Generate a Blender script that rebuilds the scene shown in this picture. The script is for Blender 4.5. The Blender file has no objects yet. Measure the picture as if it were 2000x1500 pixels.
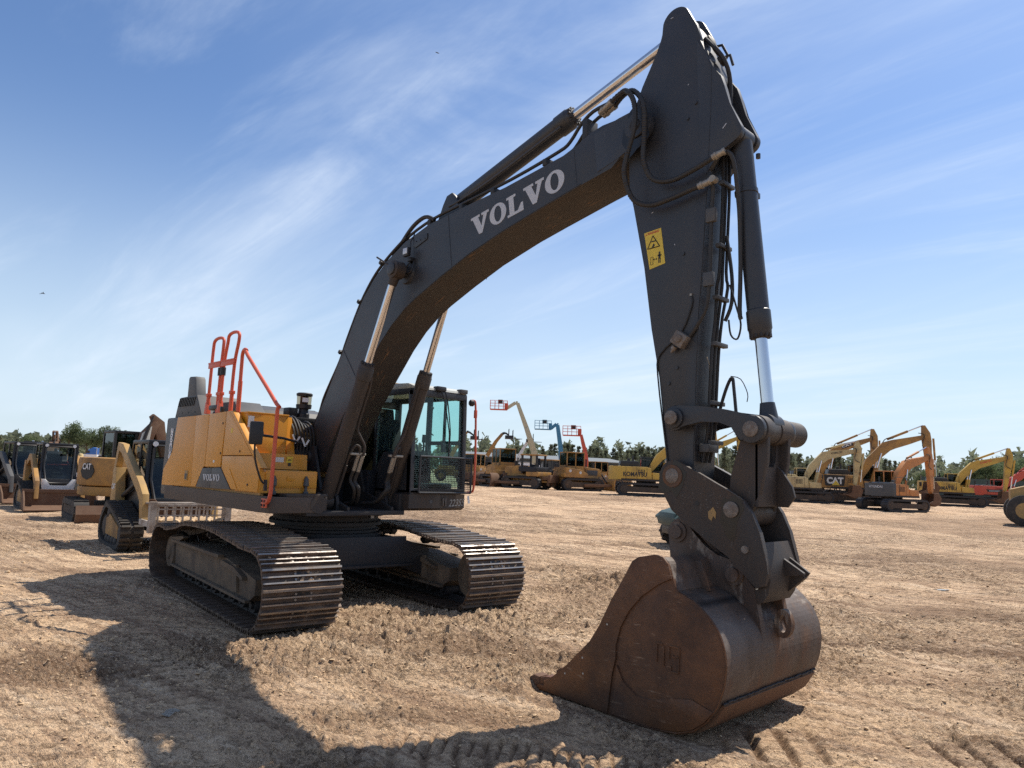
import bpy, bmesh, math, random
import numpy as np
from mathutils import Vector, Matrix
R = math.radians
PI = math.pi
sc = bpy.context.scene

# ------------------------------------------------------------------ camera
CAM = Vector((9.2715, -5.3944, 1.8105))
PITCH, ROLL, YAW, FPX = .12205, .04044, 2.37187, 1397.1
dv = Vector((math.cos(YAW)*math.cos(PITCH), math.sin(YAW)*math.cos(PITCH), math.sin(PITCH)))
rv = dv.cross(Vector((0, 0, 1))).normalized()
uv_ = rv.cross(dv)
r2 = math.cos(ROLL)*rv + math.sin(ROLL)*uv_
u2 = -math.sin(ROLL)*rv + math.cos(ROLL)*uv_
cd = bpy.data.cameras.new('camera')
cam = bpy.data.objects.new('camera', cd)
sc.collection.objects.link(cam)
mw = Matrix((r2, u2, -dv)).transposed().to_4x4()
mw.translation = CAM
cam.matrix_world = mw
cd.sensor_width = 36
cd.lens = FPX/2000*36
cd.clip_start = .05
cd.clip_end = 6000
sc.camera = cam

# ------------------------------------------------------------------ light
SUN = Vector((.055, .655, 1.0)).normalized()
EL = math.asin(SUN.z)
AZ = math.atan2(SUN.x, SUN.y)
sl = bpy.data.lights.new('sun', 'SUN')
sl.energy = 5.0
sl.angle = R(.53)
sl.color = (1.0, .93, .82)
so = bpy.data.objects.new('sun', sl)
sc.collection.objects.link(so)
so.rotation_euler = (-SUN).to_track_quat('-Z', 'Y').to_euler()
so.location = (0, 0, 40)

w = bpy.data.worlds.new('World')
sc.world = w
w.use_nodes = True
nt = w.node_tree
nt.nodes.clear()
def N(nt, t, **k):
    n = nt.nodes.new(t)
    for a, b in k.items():
        if a.startswith('i_'):
            key = a[2:]
            key = int(key) if key.isdigit() else key.replace('_', ' ')
            n.inputs[key].default_value = b
        else:
            setattr(n, a, b)
    return n
def L(nt, a, b): nt.links.new(a, b)
out = N(nt, 'ShaderNodeOutputWorld')
bg = N(nt, 'ShaderNodeBackground')
bg.inputs[1].default_value = .094
L(nt, bg.outputs[0], out.inputs[0])
sky = N(nt, 'ShaderNodeTexSky')
sky.sky_type = 'NISHITA'
sky.sun_disc = False
sky.sun_elevation = EL
sky.sun_rotation = AZ
sky.altitude = 50
sky.air_density = 1.0
sky.dust_density = .8
sky.ozone_density = 2.2
tc = N(nt, 'ShaderNodeTexCoord')
sep = N(nt, 'ShaderNodeSeparateXYZ')
L(nt, tc.outputs['Generated'], sep.inputs[0])
def MA(op, a, b=None, c=None, clamp=False, nt=None):
    nt = nt or w.node_tree
    n = nt.nodes.new('ShaderNodeMath'); n.operation = op; n.use_clamp = clamp
    for i, v in enumerate((a, b, c)):
        if v is None: continue
        if isinstance(v, (int, float)): n.inputs[i].default_value = v
        else: nt.links.new(v, n.inputs[i])
    return n.outputs[0]
zz = MA('MAXIMUM', sep.outputs[2], 0.0)
zd = MA('ADD', zz, .16)
px = MA('DIVIDE', sep.outputs[0], zd)
py = MA('DIVIDE', sep.outputs[1], zd)
cmb = N(nt, 'ShaderNodeCombineXYZ')
L(nt, px, cmb.inputs[0]); L(nt, py, cmb.inputs[1])
def cloud(rot, scale, loc, nscale, detail, rough, lo, hi, dist=.6):
    mp = N(nt, 'ShaderNodeMapping')
    mp.inputs['Rotation'].default_value = (0, 0, rot)
    mp.inputs['Scale'].default_value = scale
    mp.inputs['Location'].default_value = loc
    L(nt, cmb.outputs[0], mp.inputs[0])
    nz = N(nt, 'ShaderNodeTexNoise')
    nz.inputs['Scale'].default_value = nscale
    nz.inputs['Detail'].default_value = detail
    nz.inputs['Roughness'].default_value = rough
    nz.inputs['Distortion'].default_value = dist
    L(nt, mp.outputs[0], nz.inputs[0])
    mr = N(nt, 'ShaderNodeMapRange')
    mr.interpolation_type = 'SMOOTHSTEP'
    mr.inputs[1].default_value = lo; mr.inputs[2].default_value = hi
    L(nt, nz.outputs[0], mr.inputs[0])
    return mr.outputs[0]
# broad veil, wisps drawn out by wind, fine fibres
veil = cloud(R(20), (.5, .9, 1), (1.3, .4, 0), .8, 3, .5, .42, .8)
wisp = cloud(R(125), (.30, 1.15, 1), (8.1, 4.4, 0), 1.5, 9, .60, .44, .76, 1.1)
fibr = cloud(R(58), (.5, 3.2, 1), (.2, 5.2, 0), 2.2, 8, .66, .35, .85, .5)
wf = MA('MULTIPLY', wisp, MA('ADD', .5, MA('MULTIPLY', fibr, .9)))
cl = MA('ADD', MA('MULTIPLY', wf, .50), MA('MULTIPLY_ADD', veil, .30, .02), clamp=True)
# whiter air towards the horizon
hz = N(nt, 'ShaderNodeMapRange')
hz.interpolation_type = 'SMOOTHERSTEP'
hz.inputs[1].default_value = .50; hz.inputs[2].default_value = -.05
hz.inputs[3].default_value = 0; hz.inputs[4].default_value = .78
L(nt, sep.outputs[2], hz.inputs[0])
mixh = N(nt, 'ShaderNodeMix', data_type='RGBA')
L(nt, hz.outputs[0], mixh.inputs[0])
tint = N(nt, 'ShaderNodeMix', data_type='RGBA', blend_type='MULTIPLY')
tint.inputs[0].default_value = 1
L(nt, sky.outputs[0], tint.inputs[6]); tint.inputs[7].default_value = (.84, 1.03, 1.25, 1)
L(nt, tint.outputs[2], mixh.inputs[6])
mixh.inputs[7].default_value = (6.6, 7.8, 8.7, 1)
mixc = N(nt, 'ShaderNodeMix', data_type='RGBA')
L(nt, cl, mixc.inputs[0])
L(nt, mixh.outputs[2], mixc.inputs[6])
mixc.inputs[7].default_value = (7.6, 8.5, 9.7, 1)
L(nt, mixc.outputs[2], bg.inputs[0])

vs = sc.view_settings
vs.view_transform = 'Standard'; vs.look = 'None'; vs.gamma = 1; vs.exposure = .28
vs.use_curve_mapping = False
sc.cycles.max_bounces = 6
sc.cycles.diffuse_bounces = 3
sc.cycles.glossy_bounces = 3
sc.cycles.transmission_bounces = 4
sc.cycles.transparent_max_bounces = 12
sc.cycles.use_denoising = False
sc.cycles.sample_clamp_indirect = 4

# ------------------------------------------------------------------ materials
def mat(name, col, rough=.5, metal=0., dust=0., dcol=(.34, .25, .16), scale=3., bump=.0, bscale=60., col2=None, streak=1., spec=.5, thr=(.45, .7), scr=None):
    m = bpy.data.materials.new(name); m.use_nodes = True
    t = m.node_tree; b = t.nodes['Principled BSDF']
    b.inputs['Roughness'].default_value = rough
    b.inputs['Metallic'].default_value = metal
    b.inputs['Specular IOR Level'].default_value = spec
    tcn = N(t, 'ShaderNodeTexCoord')
    mp = N(t, 'ShaderNodeMapping'); mp.inputs['Scale'].default_value = (1, 1, 1/streak)
    L(t, tcn.outputs['Object'], mp.inputs[0])
    cur = None
    rgb = N(t, 'ShaderNodeRGB'); rgb.outputs[0].default_value = (*col, 1); cur = rgb.outputs[0]
    if col2:
        nz = N(t, 'ShaderNodeTexNoise'); nz.inputs['Scale'].default_value = scale*1.7; nz.inputs['Detail'].default_value = 6
        nz.inputs['Roughness'].default_value = .62
        L(t, mp.outputs[0], nz.inputs[0])
        mr = N(t, 'ShaderNodeMapRange'); mr.inputs[1].default_value = .38; mr.inputs[2].default_value = .62
        L(t, nz.outputs[0], mr.inputs[0])
        mx = N(t, 'ShaderNodeMix', data_type='RGBA'); L(t, mr.outputs[0], mx.inputs[0]); L(t, cur, mx.inputs[6]); mx.inputs[7].default_value = (*col2, 1)
        cur = mx.outputs[2]
    if dust > 0:
        nz = N(t, 'ShaderNodeTexNoise'); nz.inputs['Scale'].default_value = scale; nz.inputs['Detail'].default_value = 10
        nz.inputs['Roughness'].default_value = .68
        L(t, mp.outputs[0], nz.inputs[0])
        mr = N(t, 'ShaderNodeMapRange'); mr.inputs[1].default_value = thr[0]; mr.inputs[2].default_value = thr[1]
        mr.inputs[3].default_value = dust*.25; mr.inputs[4].default_value = dust
        L(t, nz.outputs[0], mr.inputs[0])
        mx = N(t, 'ShaderNodeMix', data_type='RGBA'); L(t, mr.outputs[0], mx.inputs[0]); L(t, cur, mx.inputs[6]); mx.inputs[7].default_value = (*dcol, 1)
        cur = mx.outputs[2]
        r_ = N(t, 'ShaderNodeMapRange'); r_.inputs[3].default_value = rough; r_.inputs[4].default_value = .9
        L(t, mr.outputs[0], r_.inputs[0]); L(t, r_.outputs[0], b.inputs['Roughness'])
        if metal:
            r3 = N(t, 'ShaderNodeMapRange'); r3.inputs[3].default_value = metal; r3.inputs[4].default_value = 0
            L(t, mr.outputs[0], r3.inputs[0]); L(t, r3.outputs[0], b.inputs['Metallic'])
    if scr:
        sc_col, sc_amt, sc_scale, sc_thr = scr
        mp2 = N(t, 'ShaderNodeMapping'); mp2.inputs['Scale'].default_value = sc_scale
        wn = N(t, 'ShaderNodeTexNoise'); wn.inputs['Scale'].default_value = 1.; wn.inputs['Detail'].default_value = 7; wn.inputs['Roughness'].default_value = .7
        L(t, tcn.outputs['Object'], mp2.inputs[0]); L(t, mp2.outputs[0], wn.inputs[0])
        m2 = N(t, 'ShaderNodeTexNoise'); m2.inputs['Scale'].default_value = 2.2; m2.inputs['Detail'].default_value = 3; L(t, tcn.outputs['Object'], m2.inputs[0])
        r4 = N(t, 'ShaderNodeMapRange'); r4.inputs[1].default_value = sc_thr; r4.inputs[2].default_value = sc_thr+.07; r4.inputs[4].default_value = sc_amt; L(t, wn.outputs[0], r4.inputs[0])
        r5 = N(t, 'ShaderNodeMapRange'); r5.inputs[1].default_value = .42; r5.inputs[2].default_value = .6; L(t, m2.outputs[0], r5.inputs[0])
        mx = N(t, 'ShaderNodeMix', data_type='RGBA'); L(t, MA('MULTIPLY', r4.outputs[0], r5.outputs[0], nt=t), mx.inputs[0]); L(t, cur, mx.inputs[6]); mx.inputs[7].default_value = (*sc_col, 1)
        cur = mx.outputs[2]
    L(t, cur, b.inputs['Base Color'])
    if bump:
        n2 = N(t, 'ShaderNodeTexNoise'); n2.inputs['Scale'].default_value = bscale; n2.inputs['Detail'].default_value = 5
        L(t, tcn.outputs['Object'], n2.inputs[0])
        bp = N(t, 'ShaderNodeBump'); bp.inputs['Strength'].default_value = bump; bp.inputs['Distance'].default_value = .01
        L(t, n2.outputs[0], bp.inputs['Height']); L(t, bp.outputs[0], b.inputs['Normal'])
    return m

M = {}
M['charcoal'] = mat('charcoal_paint', (.024, .026, .031), .40, 0, .2, (.095, .083, .072), 1.6, .06, 90, col2=(.029, .030, .035), scr=((.13, .12, .11), .6, (30, 30, 5), .64))
M['charcoal_dusty'] = mat('charcoal_dusty', (.022, .022, .024), .5, 0, .85, (.085, .056, .036), 2.6, .15, 90, streak=2.5, thr=(.42, .70), scr=((.17, .15, .13), .7, (34, 34, 9), .62))
M['underside'] = mat('boom_underside_dirt', (.031, .027, .025), .65, 0, .45, (.062, .045, .034), 2.6, .2, 70, col2=(.038, .032, .028), scr=((.30, .15, .06), .8, (2.0, 26, 5), .60))
M['yellow'] = mat('yellow_paint', (.66, .275, .016), .34, 0, .22, (.42, .23, .07), 1.6, .02, 40, col2=(.60, .255, .022))
M['yellow_deep'] = mat('yellow_paint_deep', (.58, .235, .008), .32, 0, .12, (.42, .24, .07), 1.3, .02, 40)
M['yellow_b'] = mat('yellow_paint_worn', (.46, .27, .075), .5, 0, .75, (.22, .15, .09), 2.2)
M['cat'] = mat('amber_machine_paint', (.50, .25, .045), .5, 0, .8, (.16, .10, .06), 1.5, col2=(.42, .215, .05), thr=(.42, .66))
M['cream'] = mat('cream_machine_paint', (.56, .44, .21), .5, 0, .7, (.24, .16, .09), 1.3, thr=(.45, .7))
M['komatsu'] = mat('lemon_machine_paint', (.58, .36, .05), .5, 0, .65, (.20, .13, .07), 1.3, thr=(.45, .7))
M['orange'] = mat('orange_machine_paint', (.58, .22, .05), .5, 0, .6, (.22, .13, .08), 1.3)
M['red'] = mat('red_machine_paint', (.55, .07, .035), .5, 0, .2, (.3, .18, .12), 1.1)
M['grey_plastic'] = mat('grey_plastic', (.06, .062, .065), .55, 0, .3, (.16, .13, .10), 2.)
M['grey_decal'] = mat('grey_decal', (.055, .058, .062), .5, 0, .15, (.16, .13, .1), 3.)
M['skirt'] = mat('brown_dusty_skirt', (.075, .056, .045), .6, 0, .6, (.12, .085, .06), 1.5, .1, 60)
M['rail'] = mat('orange_red_rail', (.62, .085, .035), .42, 0, .25, (.45, .22, .12), 6.)
M['mud_frame'] = mat('muddy_frame', (.060, .045, .035), .8, 0, .85, (.21, .150, .095), 3.2, .4, 40, thr=(.40, .64))
M['chrome'] = mat('chrome_rod', (.66, .66, .68), .10, 1., .10, (.35, .27, .19), 6., streak=5, thr=(.55, .85))
M['muddy_white'] = mat('muddy_white_bars', (.46, .43, .39), .6, 0, .8, (.19, .13, .085), 5, thr=(.42, .62))
M['steel'] = mat('worn_steel', (.17, .14, .115), .5, .4, .7, (.11, .07, .045), 14, .3, 80, col2=(.26, .235, .21))
M['fitting'] = mat('zinc_fitting', (.36, .33, .28), .42, .6, .45, (.2, .15, .1), 16)
M['hose'] = mat('black_hose', (.014, .014, .015), .5, 0, .4, (.07, .055, .04), 8.)
M['black'] = mat('black_plastic', (.012, .012, .014), .45, 0, .2, (.06, .05, .04), 4.)
M['dark'] = mat('dark_steel', (.018, .018, .021), .6, 0, .45, (.06, .045, .034), 2.5)
M['deep'] = mat('dark_engine_bay', (.010, .012, .018), .6, 0, .2, (.04, .03, .025), 2.5)
M['rubber'] = mat('black_rubber', (.018, .018, .018), .75, 0, .6, (.12, .09, .065), 5., .3, 40)
M['bucket'] = mat('rusty_bucket_steel', (.100, .043, .020), .46, 0, .7, (.042, .027, .020), 1.5, .35, 30, col2=(.185, .074, .026), spec=.45, thr=(.46, .64), scr=((.34, .22, .14), .7, (7, 7, 40), .60))
M['bucket_back'] = mat('worn_bucket_shell', (.040, .033, .029), .50, .08, .85, (.15, .072, .034), 1.7, .3, 24, col2=(.095, .082, .074), spec=.45, streak=1.8, thr=(.50, .63), scr=((.32, .27, .22), .65, (6, 2.5, 2.2), .55))
M['rust_mid'] = mat('rusty_plate', (.11, .05, .025), .8, 0, .6, (.2, .13, .08), 3., .2, 40)
M['white'] = mat('white_paint', (.72, .72, .72), .5, 0, .15, (.5, .45, .38), 4)
M['offwhite'] = mat('offwhite_roof', (.52, .54, .50), .45, 0, .35, (.3, .25, .19), 2)
M['letter_white'] = mat('white_letter', (.68, .69, .70), .5)
M['label_grey'] = mat('light_grey_letter', (.50, .51, .53), .5)
M['graffiti'] = mat('chalk_mark', (.30, .29, .27), .8)
M['sticker'] = mat('yellow_sticker', (.70, .50, .05), .5, 0, .12, (.4, .3, .15), 9)
M['glow'] = mat('silver_face', (.55, .55, .56), .25, .3)
M['white_cloth'] = mat('white_cloth', (.74, .73, .72), .85)
M['skin'] = mat('skin', (.42, .24, .16), .6)
M['straw'] = mat('straw', (.50, .37, .18), .8)
M['denim'] = mat('denim', (.05, .07, .13), .85)
M['blue'] = mat('blue_paint', (.03, .12, .38), .35)
M['teal_lift'] = mat('blue_lift_paint', (.05, .20, .34), .5)
M['lift_cream'] = mat('cream_lift_paint', (.50, .45, .30), .5, 0, .2)
M['green_plastic'] = mat('dark_green_plastic', (.018, .05, .042), .5, 0, .3, (.10, .09, .07), 3)
M['seat'] = mat('seat_fabric', (.02, .021, .024), .9)
M['concrete'] = mat('roof_metal', (.13, .145, .15), .6, 0, .2, (.2, .19, .17), .2)
M['wall_dark'] = mat('building_wall', (.05, .06, .065), .7)
M['net'] = mat('green_netting', (.035, .06, .055), .9)
M['bark'] = mat('bark', (.10, .07, .05), .9)
M['paper'] = mat('paper', (.50, .46, .39), .9, 0, .4, (.3, .22, .15), 20, spec=.1)

def glass_mat(name, tint, gloss=.04):
    m = bpy.data.materials.new(name); m.use_nodes = True
    t = m.node_tree; t.nodes.clear()
    o = N(t, 'ShaderNodeOutputMaterial'); tr = N(t, 'ShaderNodeBsdfTransparent'); gl = N(t, 'ShaderNodeBsdfGlossy')
    tr.inputs[0].default_value = (*[math.sqrt(c) for c in tint], 1); gl.inputs['Roughness'].default_value = .02
    lw = N(t, 'ShaderNodeLayerWeight'); lw.inputs[0].default_value = .5
    mx = N(t, 'ShaderNodeMixShader')
    pw = MA('POWER', lw.outputs['Facing'], 4.0, nt=t)
    a = MA('MULTIPLY_ADD', pw, .7, gloss*.5, nt=t)
    L(t, a, mx.inputs[0]); L(t, tr.outputs[0], mx.inputs[1]); L(t, gl.outputs[0], mx.inputs[2]); L(t, mx.outputs[0], o.inputs[0])
    return m
M['glass'] = glass_mat('teal_cab_glass', (.66, .90, .86), .05)
M['track_dirt'] = mat('dirty_track_iron', (.045, .034, .027), .8, 0, .8, (.13, .085, .055), 3.5, thr=(.45, .66))
M['glass_mid'] = glass_mat('smoky_cab_glass', (.42, .50, .50), .06)
M['glass_dark'] = glass_mat('dark_cab_glass', (.14, .19, .20), .05)

def foliage_mat(name, c1, c2):
    m = bpy.data.materials.new(name); m.use_nodes = True
    t = m.node_tree; b = t.nodes['Principled BSDF']; b.inputs['Roughness'].default_value = .75
    b.inputs['Specular IOR Level'].default_value = .2
    g = N(t, 'ShaderNodeTexCoord'); nz = N(t, 'ShaderNodeTexNoise'); nz.inputs['Scale'].default_value = .9; nz.inputs['Detail'].default_value = 4
    L(t, g.outputs['Object'], nz.inputs[0])
    mr = N(t, 'ShaderNodeMapRange'); mr.inputs[1].default_value = .35; mr.inputs[2].default_value = .65; L(t, nz.outputs[0], mr.inputs[0])
    oi = N(t, 'ShaderNodeObjectInfo')
    mx = N(t, 'ShaderNodeMix', data_type='RGBA'); L(t, mr.outputs[0], mx.inputs[0]); mx.inputs[6].default_value = (*c1, 1); mx.inputs[7].default_value = (*c2, 1)
    hs = N(t, 'ShaderNodeHueSaturation'); L(t, mx.outputs[2], hs.inputs['Color'])
    v = N(t, 'ShaderNodeMapRange'); v.inputs[3].default_value = .75; v.inputs[4].default_value = 1.25; L(t, oi.outputs['Random'], v.inputs[0]); L(t, v.outputs[0], hs.inputs['Value'])
    L(t, hs.outputs[0], b.inputs['Base Color'])
    tl = N(t, 'ShaderNodeBsdfTranslucent'); L(t, hs.outputs[0], tl.inputs[0])
    ms = N(t, 'ShaderNodeMixShader'); ms.inputs[0].default_value = .5; L(t, b.outputs[0], ms.inputs[1]); L(t, tl.outputs[0], ms.inputs[2])
    L(t, ms.outputs[0], t.nodes['Material Output'].inputs[0])
    return m
M['leaf'] = foliage_mat('broadleaf_foliage', (.095, .13, .060), (.14, .17, .09))  # leaf tones lightened and greyed: distance haze put into the colour
M['pine'] = foliage_mat('pine_foliage', (.115, .135, .085), (.15, .165, .11))  # needle tones carry painted distance haze too

# ------------------------------------------------------------------ mesh helpers
COL = sc.collection
def finish(bm, name, mats, parent=None, smooth=35, loc=None):
    me = bpy.data.meshes.new(name)
    bmesh.ops.recalc_face_normals(bm, faces=bm.faces)
    bm.to_mesh(me); bm.free()
    if not isinstance(mats, (list, tuple)): mats = [mats]
    for m in mats: me.materials.append(M[m] if isinstance(m, str) else m)
    if smooth:
        me.polygons.foreach_set('use_smooth', [True]*len(me.polygons))
        me.set_sharp_from_angle(angle=R(smooth))
    return link(me, name, parent, loc)
def link(me, name, parent=None, loc=None):
    o = bpy.data.objects.new(name, me)
    COL.objects.link(o)
    if parent: o.parent = parent
    if loc: o.location = loc
    return o
def thing(name, label, cat, loc=(0, 0, 0), rz=0, group=None):
    o = bpy.data.objects.new(name, None); COL.objects.link(o)
    o.empty_display_size = .3
    o.location = loc; o.rotation_euler = (0, 0, rz); tag(o, label, cat, group)
    return o
def tag(o, label, cat, group=None):
    o['label'] = label; o['category'] = cat
    if group: o['group'] = group
    return o
def bevel(bm, off, seg=2, ang=30, faces=None):
    if off <= 0: return
    es = [e for e in bm.edges if len(e.link_faces) == 2 and e.calc_face_angle(0) > R(ang)]
    bmesh.ops.bevel(bm, geom=es, offset=off, segments=seg, profile=.6, affect='EDGES', clamp_overlap=True)
def bx(bm, c, s, rot=None, bev=0, mi=0):
    """box centre c, size s"""
    m = Matrix.Translation(c)
    if rot is not None: m = m @ rot.to_4x4()
    m = m @ Matrix.Diagonal((*s, 1))
    r = bmesh.ops.create_cube(bm, size=1, matrix=m)
    fs = set(f for v in r['verts'] for f in v.link_faces)
    for f in fs: f.material_index = mi
    if bev:
        es = list(set(e for v in r['verts'] for e in v.link_edges))
        rr = bmesh.ops.bevel(bm, geom=es, offset=bev, segments=2, profile=.6, affect='EDGES', clamp_overlap=True)
        for f in rr['faces']: f.material_index = mi
    return r
def ab(bm, x0, x1, y0, y1, z0, z1, bev=0, mi=0):
    return bx(bm, ((x0+x1)/2, (y0+y1)/2, (z0+z1)/2), (abs(x1-x0), abs(y1-y0), abs(z1-z0)), None, bev, mi)
def prism(bm, pts, a0, a1, axis='y', mi=0, bev=0):
    """polygon (u,v) extruded along axis. y: (x,z); x: (y,z); z: (x,y)"""
    def P(u, v, a):
        return (u, a, v) if axis == 'y' else ((a, u, v) if axis == 'x' else (u, v, a))
    A = [bm.verts.new(P(u, v, a0)) for u, v in pts]
    B = [bm.verts.new(P(u, v, a1)) for u, v in pts]
    n = len(pts); fs = []
    fs.append(bm.faces.new(A)); fs.append(bm.faces.new(list(reversed(B))))
    for i in range(n):
        fs.append(bm.faces.new((A[i], B[i], B[(i+1) % n], A[(i+1) % n])))
    for f in fs: f.material_index = mi
    if bev:
        es = list(fs[0].edges)+list(fs[1].edges)
        rr = bmesh.ops.bevel(bm, geom=list(set(es)), offset=bev, segments=2, profile=.6, affect='EDGES', clamp_overlap=True)
        for f in rr['faces']: f.material_index = mi
    return fs
def cyl(bm, p0, p1, r0, r1=None, n=20, mi=0, caps=True):
    p0 = Vector(p0); p1 = Vector(p1); r1 = r0 if r1 is None else r1
    d = (p1-p0); q = d.to_track_quat('Z', 'Y').to_matrix()
    A = []; B = []
    for i in range(n):
        a = 2*PI*i/n; c = q @ Vector((math.cos(a), math.sin(a), 0))
        A.append(bm.verts.new(p0+c*r0)); B.append(bm.verts.new(p1+c*r1))
    fs = [bm.faces.new((A[i], A[(i+1) % n], B[(i+1) % n], B[i])) for i in range(n)]
    if caps: fs += [bm.faces.new(list(reversed(A))), bm.faces.new(B)]
    for f in fs: f.material_index = mi
    return fs
def lathe(bm, p0, axis, prof, n=24, mi=0):
    """prof: [(dist along axis, radius)]"""
    p0 = Vector(p0); ax = Vector(axis).normalized(); q = ax.to_track_quat('Z', 'Y').to_matrix()
    rings = []
    for h, r in prof:
        rings.append([bm.verts.new(p0+ax*h+(q @ Vector((math.cos(2*PI*i/n), math.sin(2*PI*i/n), 0)))*max(r, .0005)) for i in range(n)])
    fs = []
    for a, b in zip(rings, rings[1:]):
        for i in range(n): fs.append(bm.faces.new((a[i], a[(i+1) % n], b[(i+1) % n], b[i])))
    fs += [bm.faces.new(list(reversed(rings[0]))), bm.faces.new(rings[-1])]
    for f in fs: f.material_index = mi
def smooth_path(pts, k=6, closed=False):
    P = [Vector(p) for p in pts]; n = len(P); o = []
    rng = range(n) if closed else range(n-1)
    for i in rng:
        if closed: a, b, c, d = P[(i-1) % n], P[i], P[(i+1) % n], P[(i+2) % n]
        else: a, b, c, d = P[max(i-1, 0)], P[i], P[i+1], P[min(i+2, n-1)]
        for j in range(k):
            t = j/k
            o.append(.5*((2*b)+(-a+c)*t+(2*a-5*b+4*c-d)*t*t+(-a+3*b-3*c+d)*t**3))
    if not closed: o.append(P[-1])
    return o
def tube(bm, pts, r, n=8, mi=0, sm=0, rib=0, ribstep=.012):
    P = smooth_path(pts, sm) if sm else [Vector(p) for p in pts]
    if rib:
        Q = [P[0]]; 
        for a, b in zip(P, P[1:]):
            m = max(1, int((b-a).length/ribstep))
            for j in range(1, m+1): Q.append(a.lerp(b, j/m))
        P = Q
    rings = []; prev = None
    for i, p in enumerate(P):
        t = (P[min(i+1, len(P)-1)]-P[max(i-1, 0)])
        if t.length < 1e-9: t = Vector((0, 0, 1))
        t.normalize()
        if prev is None:
            up = Vector((0, 0, 1)) if abs(t.z) < .9 else Vector((1, 0, 0))
            a = t.cross(up).normalized()
        else:
            a = (prev-t*prev.dot(t)).normalized()
        prev = a; b = t.cross(a)
        rr = r*(1+rib*(i % 2)) if rib else r
        rings.append([bm.verts.new(p+(a*math.cos(2*PI*k/n)+b*math.sin(2*PI*k/n))*rr) for k in range(n)])
    fs = []
    for a, b in zip(rings, rings[1:]):
        for k in range(n): fs.append(bm.faces.new((a[k], a[(k+1) % n], b[(k+1) % n], b[k])))
    fs += [bm.faces.new(list(reversed(rings[0]))), bm.faces.new(rings[-1])]
    for f in fs: f.material_index = mi
def part(name, mats, parent, fn, smooth=35):
    bm = bmesh.new(); fn(bm)
    return finish(bm, name, mats, parent, smooth)
def plate(name, mats, parent, pts, a0, a1, axis='y', bev=.006, smooth=30):
    return part(name, mats, parent, lambda bm: prism(bm, pts, a0, a1, axis, 0, bev), smooth)
def arc(cx, cz, r, a0, a1, n):
    return [(cx+r*math.cos(R(a0+(a1-a0)*i/n)), cz+r*math.sin(R(a0+(a1-a0)*i/n))) for i in range(n+1)]

# lettering on a plane: o origin, U right, V up
def text_obj(name, s, parent, o, U, V, width, height, m, depth=.004, bold=.012, shear=0):
    cu = bpy.data.curves.new('t', 'FONT'); cu.body = s; cu.size = 1; cu.offset = bold; cu.extrude = .01; cu.shear = shear; cu.resolution_u = 4
    ob = bpy.data.objects.new('t', cu); COL.objects.link(ob)
    dg = bpy.context.evaluated_depsgraph_get()
    me = bpy.data.meshes.new_from_object(ob.evaluated_get(dg))
    bpy.data.objects.remove(ob); bpy.data.curves.remove(cu)
    co = np.empty(len(me.vertices)*3); me.vertices.foreach_get('co', co); co = co.reshape(-1, 3)
    mn = co.min(0); mx = co.max(0)
    uu = (co[:, 0]-mn[0])/(mx[0]-mn[0])*width; vv = (co[:, 1]-mn[1])/(mx[1]-mn[1])*height; ww = (co[:, 2]-mn[2])/(mx[2]-mn[2])*depth
    U = Vector(U).normalized(); V = Vector(V).normalized(); W = U.cross(V)
    o = np.array(o); res = o+uu[:, None]*np.array(U)+vv[:, None]*np.array(V)+ww[:, None]*np.array(W)
    me.vertices.foreach_set('co', res.ravel()); me.update()
    me.materials.clear(); me.materials.append(M[m]); me.name = name
    return link(me, name, parent)
# slab-serif letters drawn by hand, unit height
def slab_letters(word):
    """returns list of (outline, holes) polygons in units of letter height"""
    res = []; x = 0
    for ch in word:
        if ch == 'V':
            w_ = 1.18
            polys = [[(0, 1), (.58, 1), (.58, .88), (.47, .88), (.66, .36), (.82, .88), (.70, .88), (.70, 1), (w_, 1), (w_, .88), (1.06, .88), (.68, 0), (.46, 0), (.11, .88), (0, .88)]]
            res.append(([(x+a, b) for a, b in polys[0]], None)); x += w_+.02
        elif ch == 'L':
            w_ = .98
            res.append(([(x+a, b) for a, b in [(0, 1), (.55, 1), (.55, .88), (.42, .88), (.42, .13), (.62, .13), (.84, .42), (.95, .42), (.95, 0), (0, 0), (0, .12), (.13, .12), (.13, .88), (0, .88)]], None)); x += w_+.04
        elif ch == 'O':
            w_ = 1.04; n = 28
            o = [(x+w_/2+w_/2*math.cos(2*PI*i/n), .5+.52*math.sin(2*PI*i/n)) for i in range(n)]
            h = [(x+w_/2+.22*math.cos(2*PI*i/n), .5+.40*math.sin(2*PI*i/n)) for i in range(n)]
            res.append((o, h)); x += w_+.05
    return res, x-.05
def slab_word(name, word, parent, o, U, V, width, height, m, depth=.004):
    polys, W_ = slab_letters(word)
    U = Vector(U).normalized(); V = Vector(V).normalized(); Nn = U.cross(V); o = Vector(o)
    bm = bmesh.new()
    P = lambda a, b, d: o+U*(a/W_*width)+V*(b*height)+Nn*d
    for out_, hole in polys:
        n = len(out_)
        if hole is None:
            A = [bm.verts.new(P(a, b, depth)) for a, b in out_]; bm.faces.new(A)
            B = [bm.verts.new(P(a, b, 0)) for a, b in out_]
            for i in range(n): bm.faces.new((A[i], A[(i+1) % n], B[(i+1) % n], B[i]))
        else:
            A = [bm.verts.new(P(a, b, depth)) for a, b in out_]; H = [bm.verts.new(P(a, b, depth)) for a, b in hole]
            B = [bm.verts.new(P(a, b, 0)) for a, b in out_]
            for i in range(n):
                bm.faces.new((A[i], A[(i+1) % n], H[(i+1) % n], H[i])); bm.faces.new((A[i], B[i], B[(i+1) % n], A[(i+1) % n]))
    return finish(bm, name, m, parent, 0)
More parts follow.
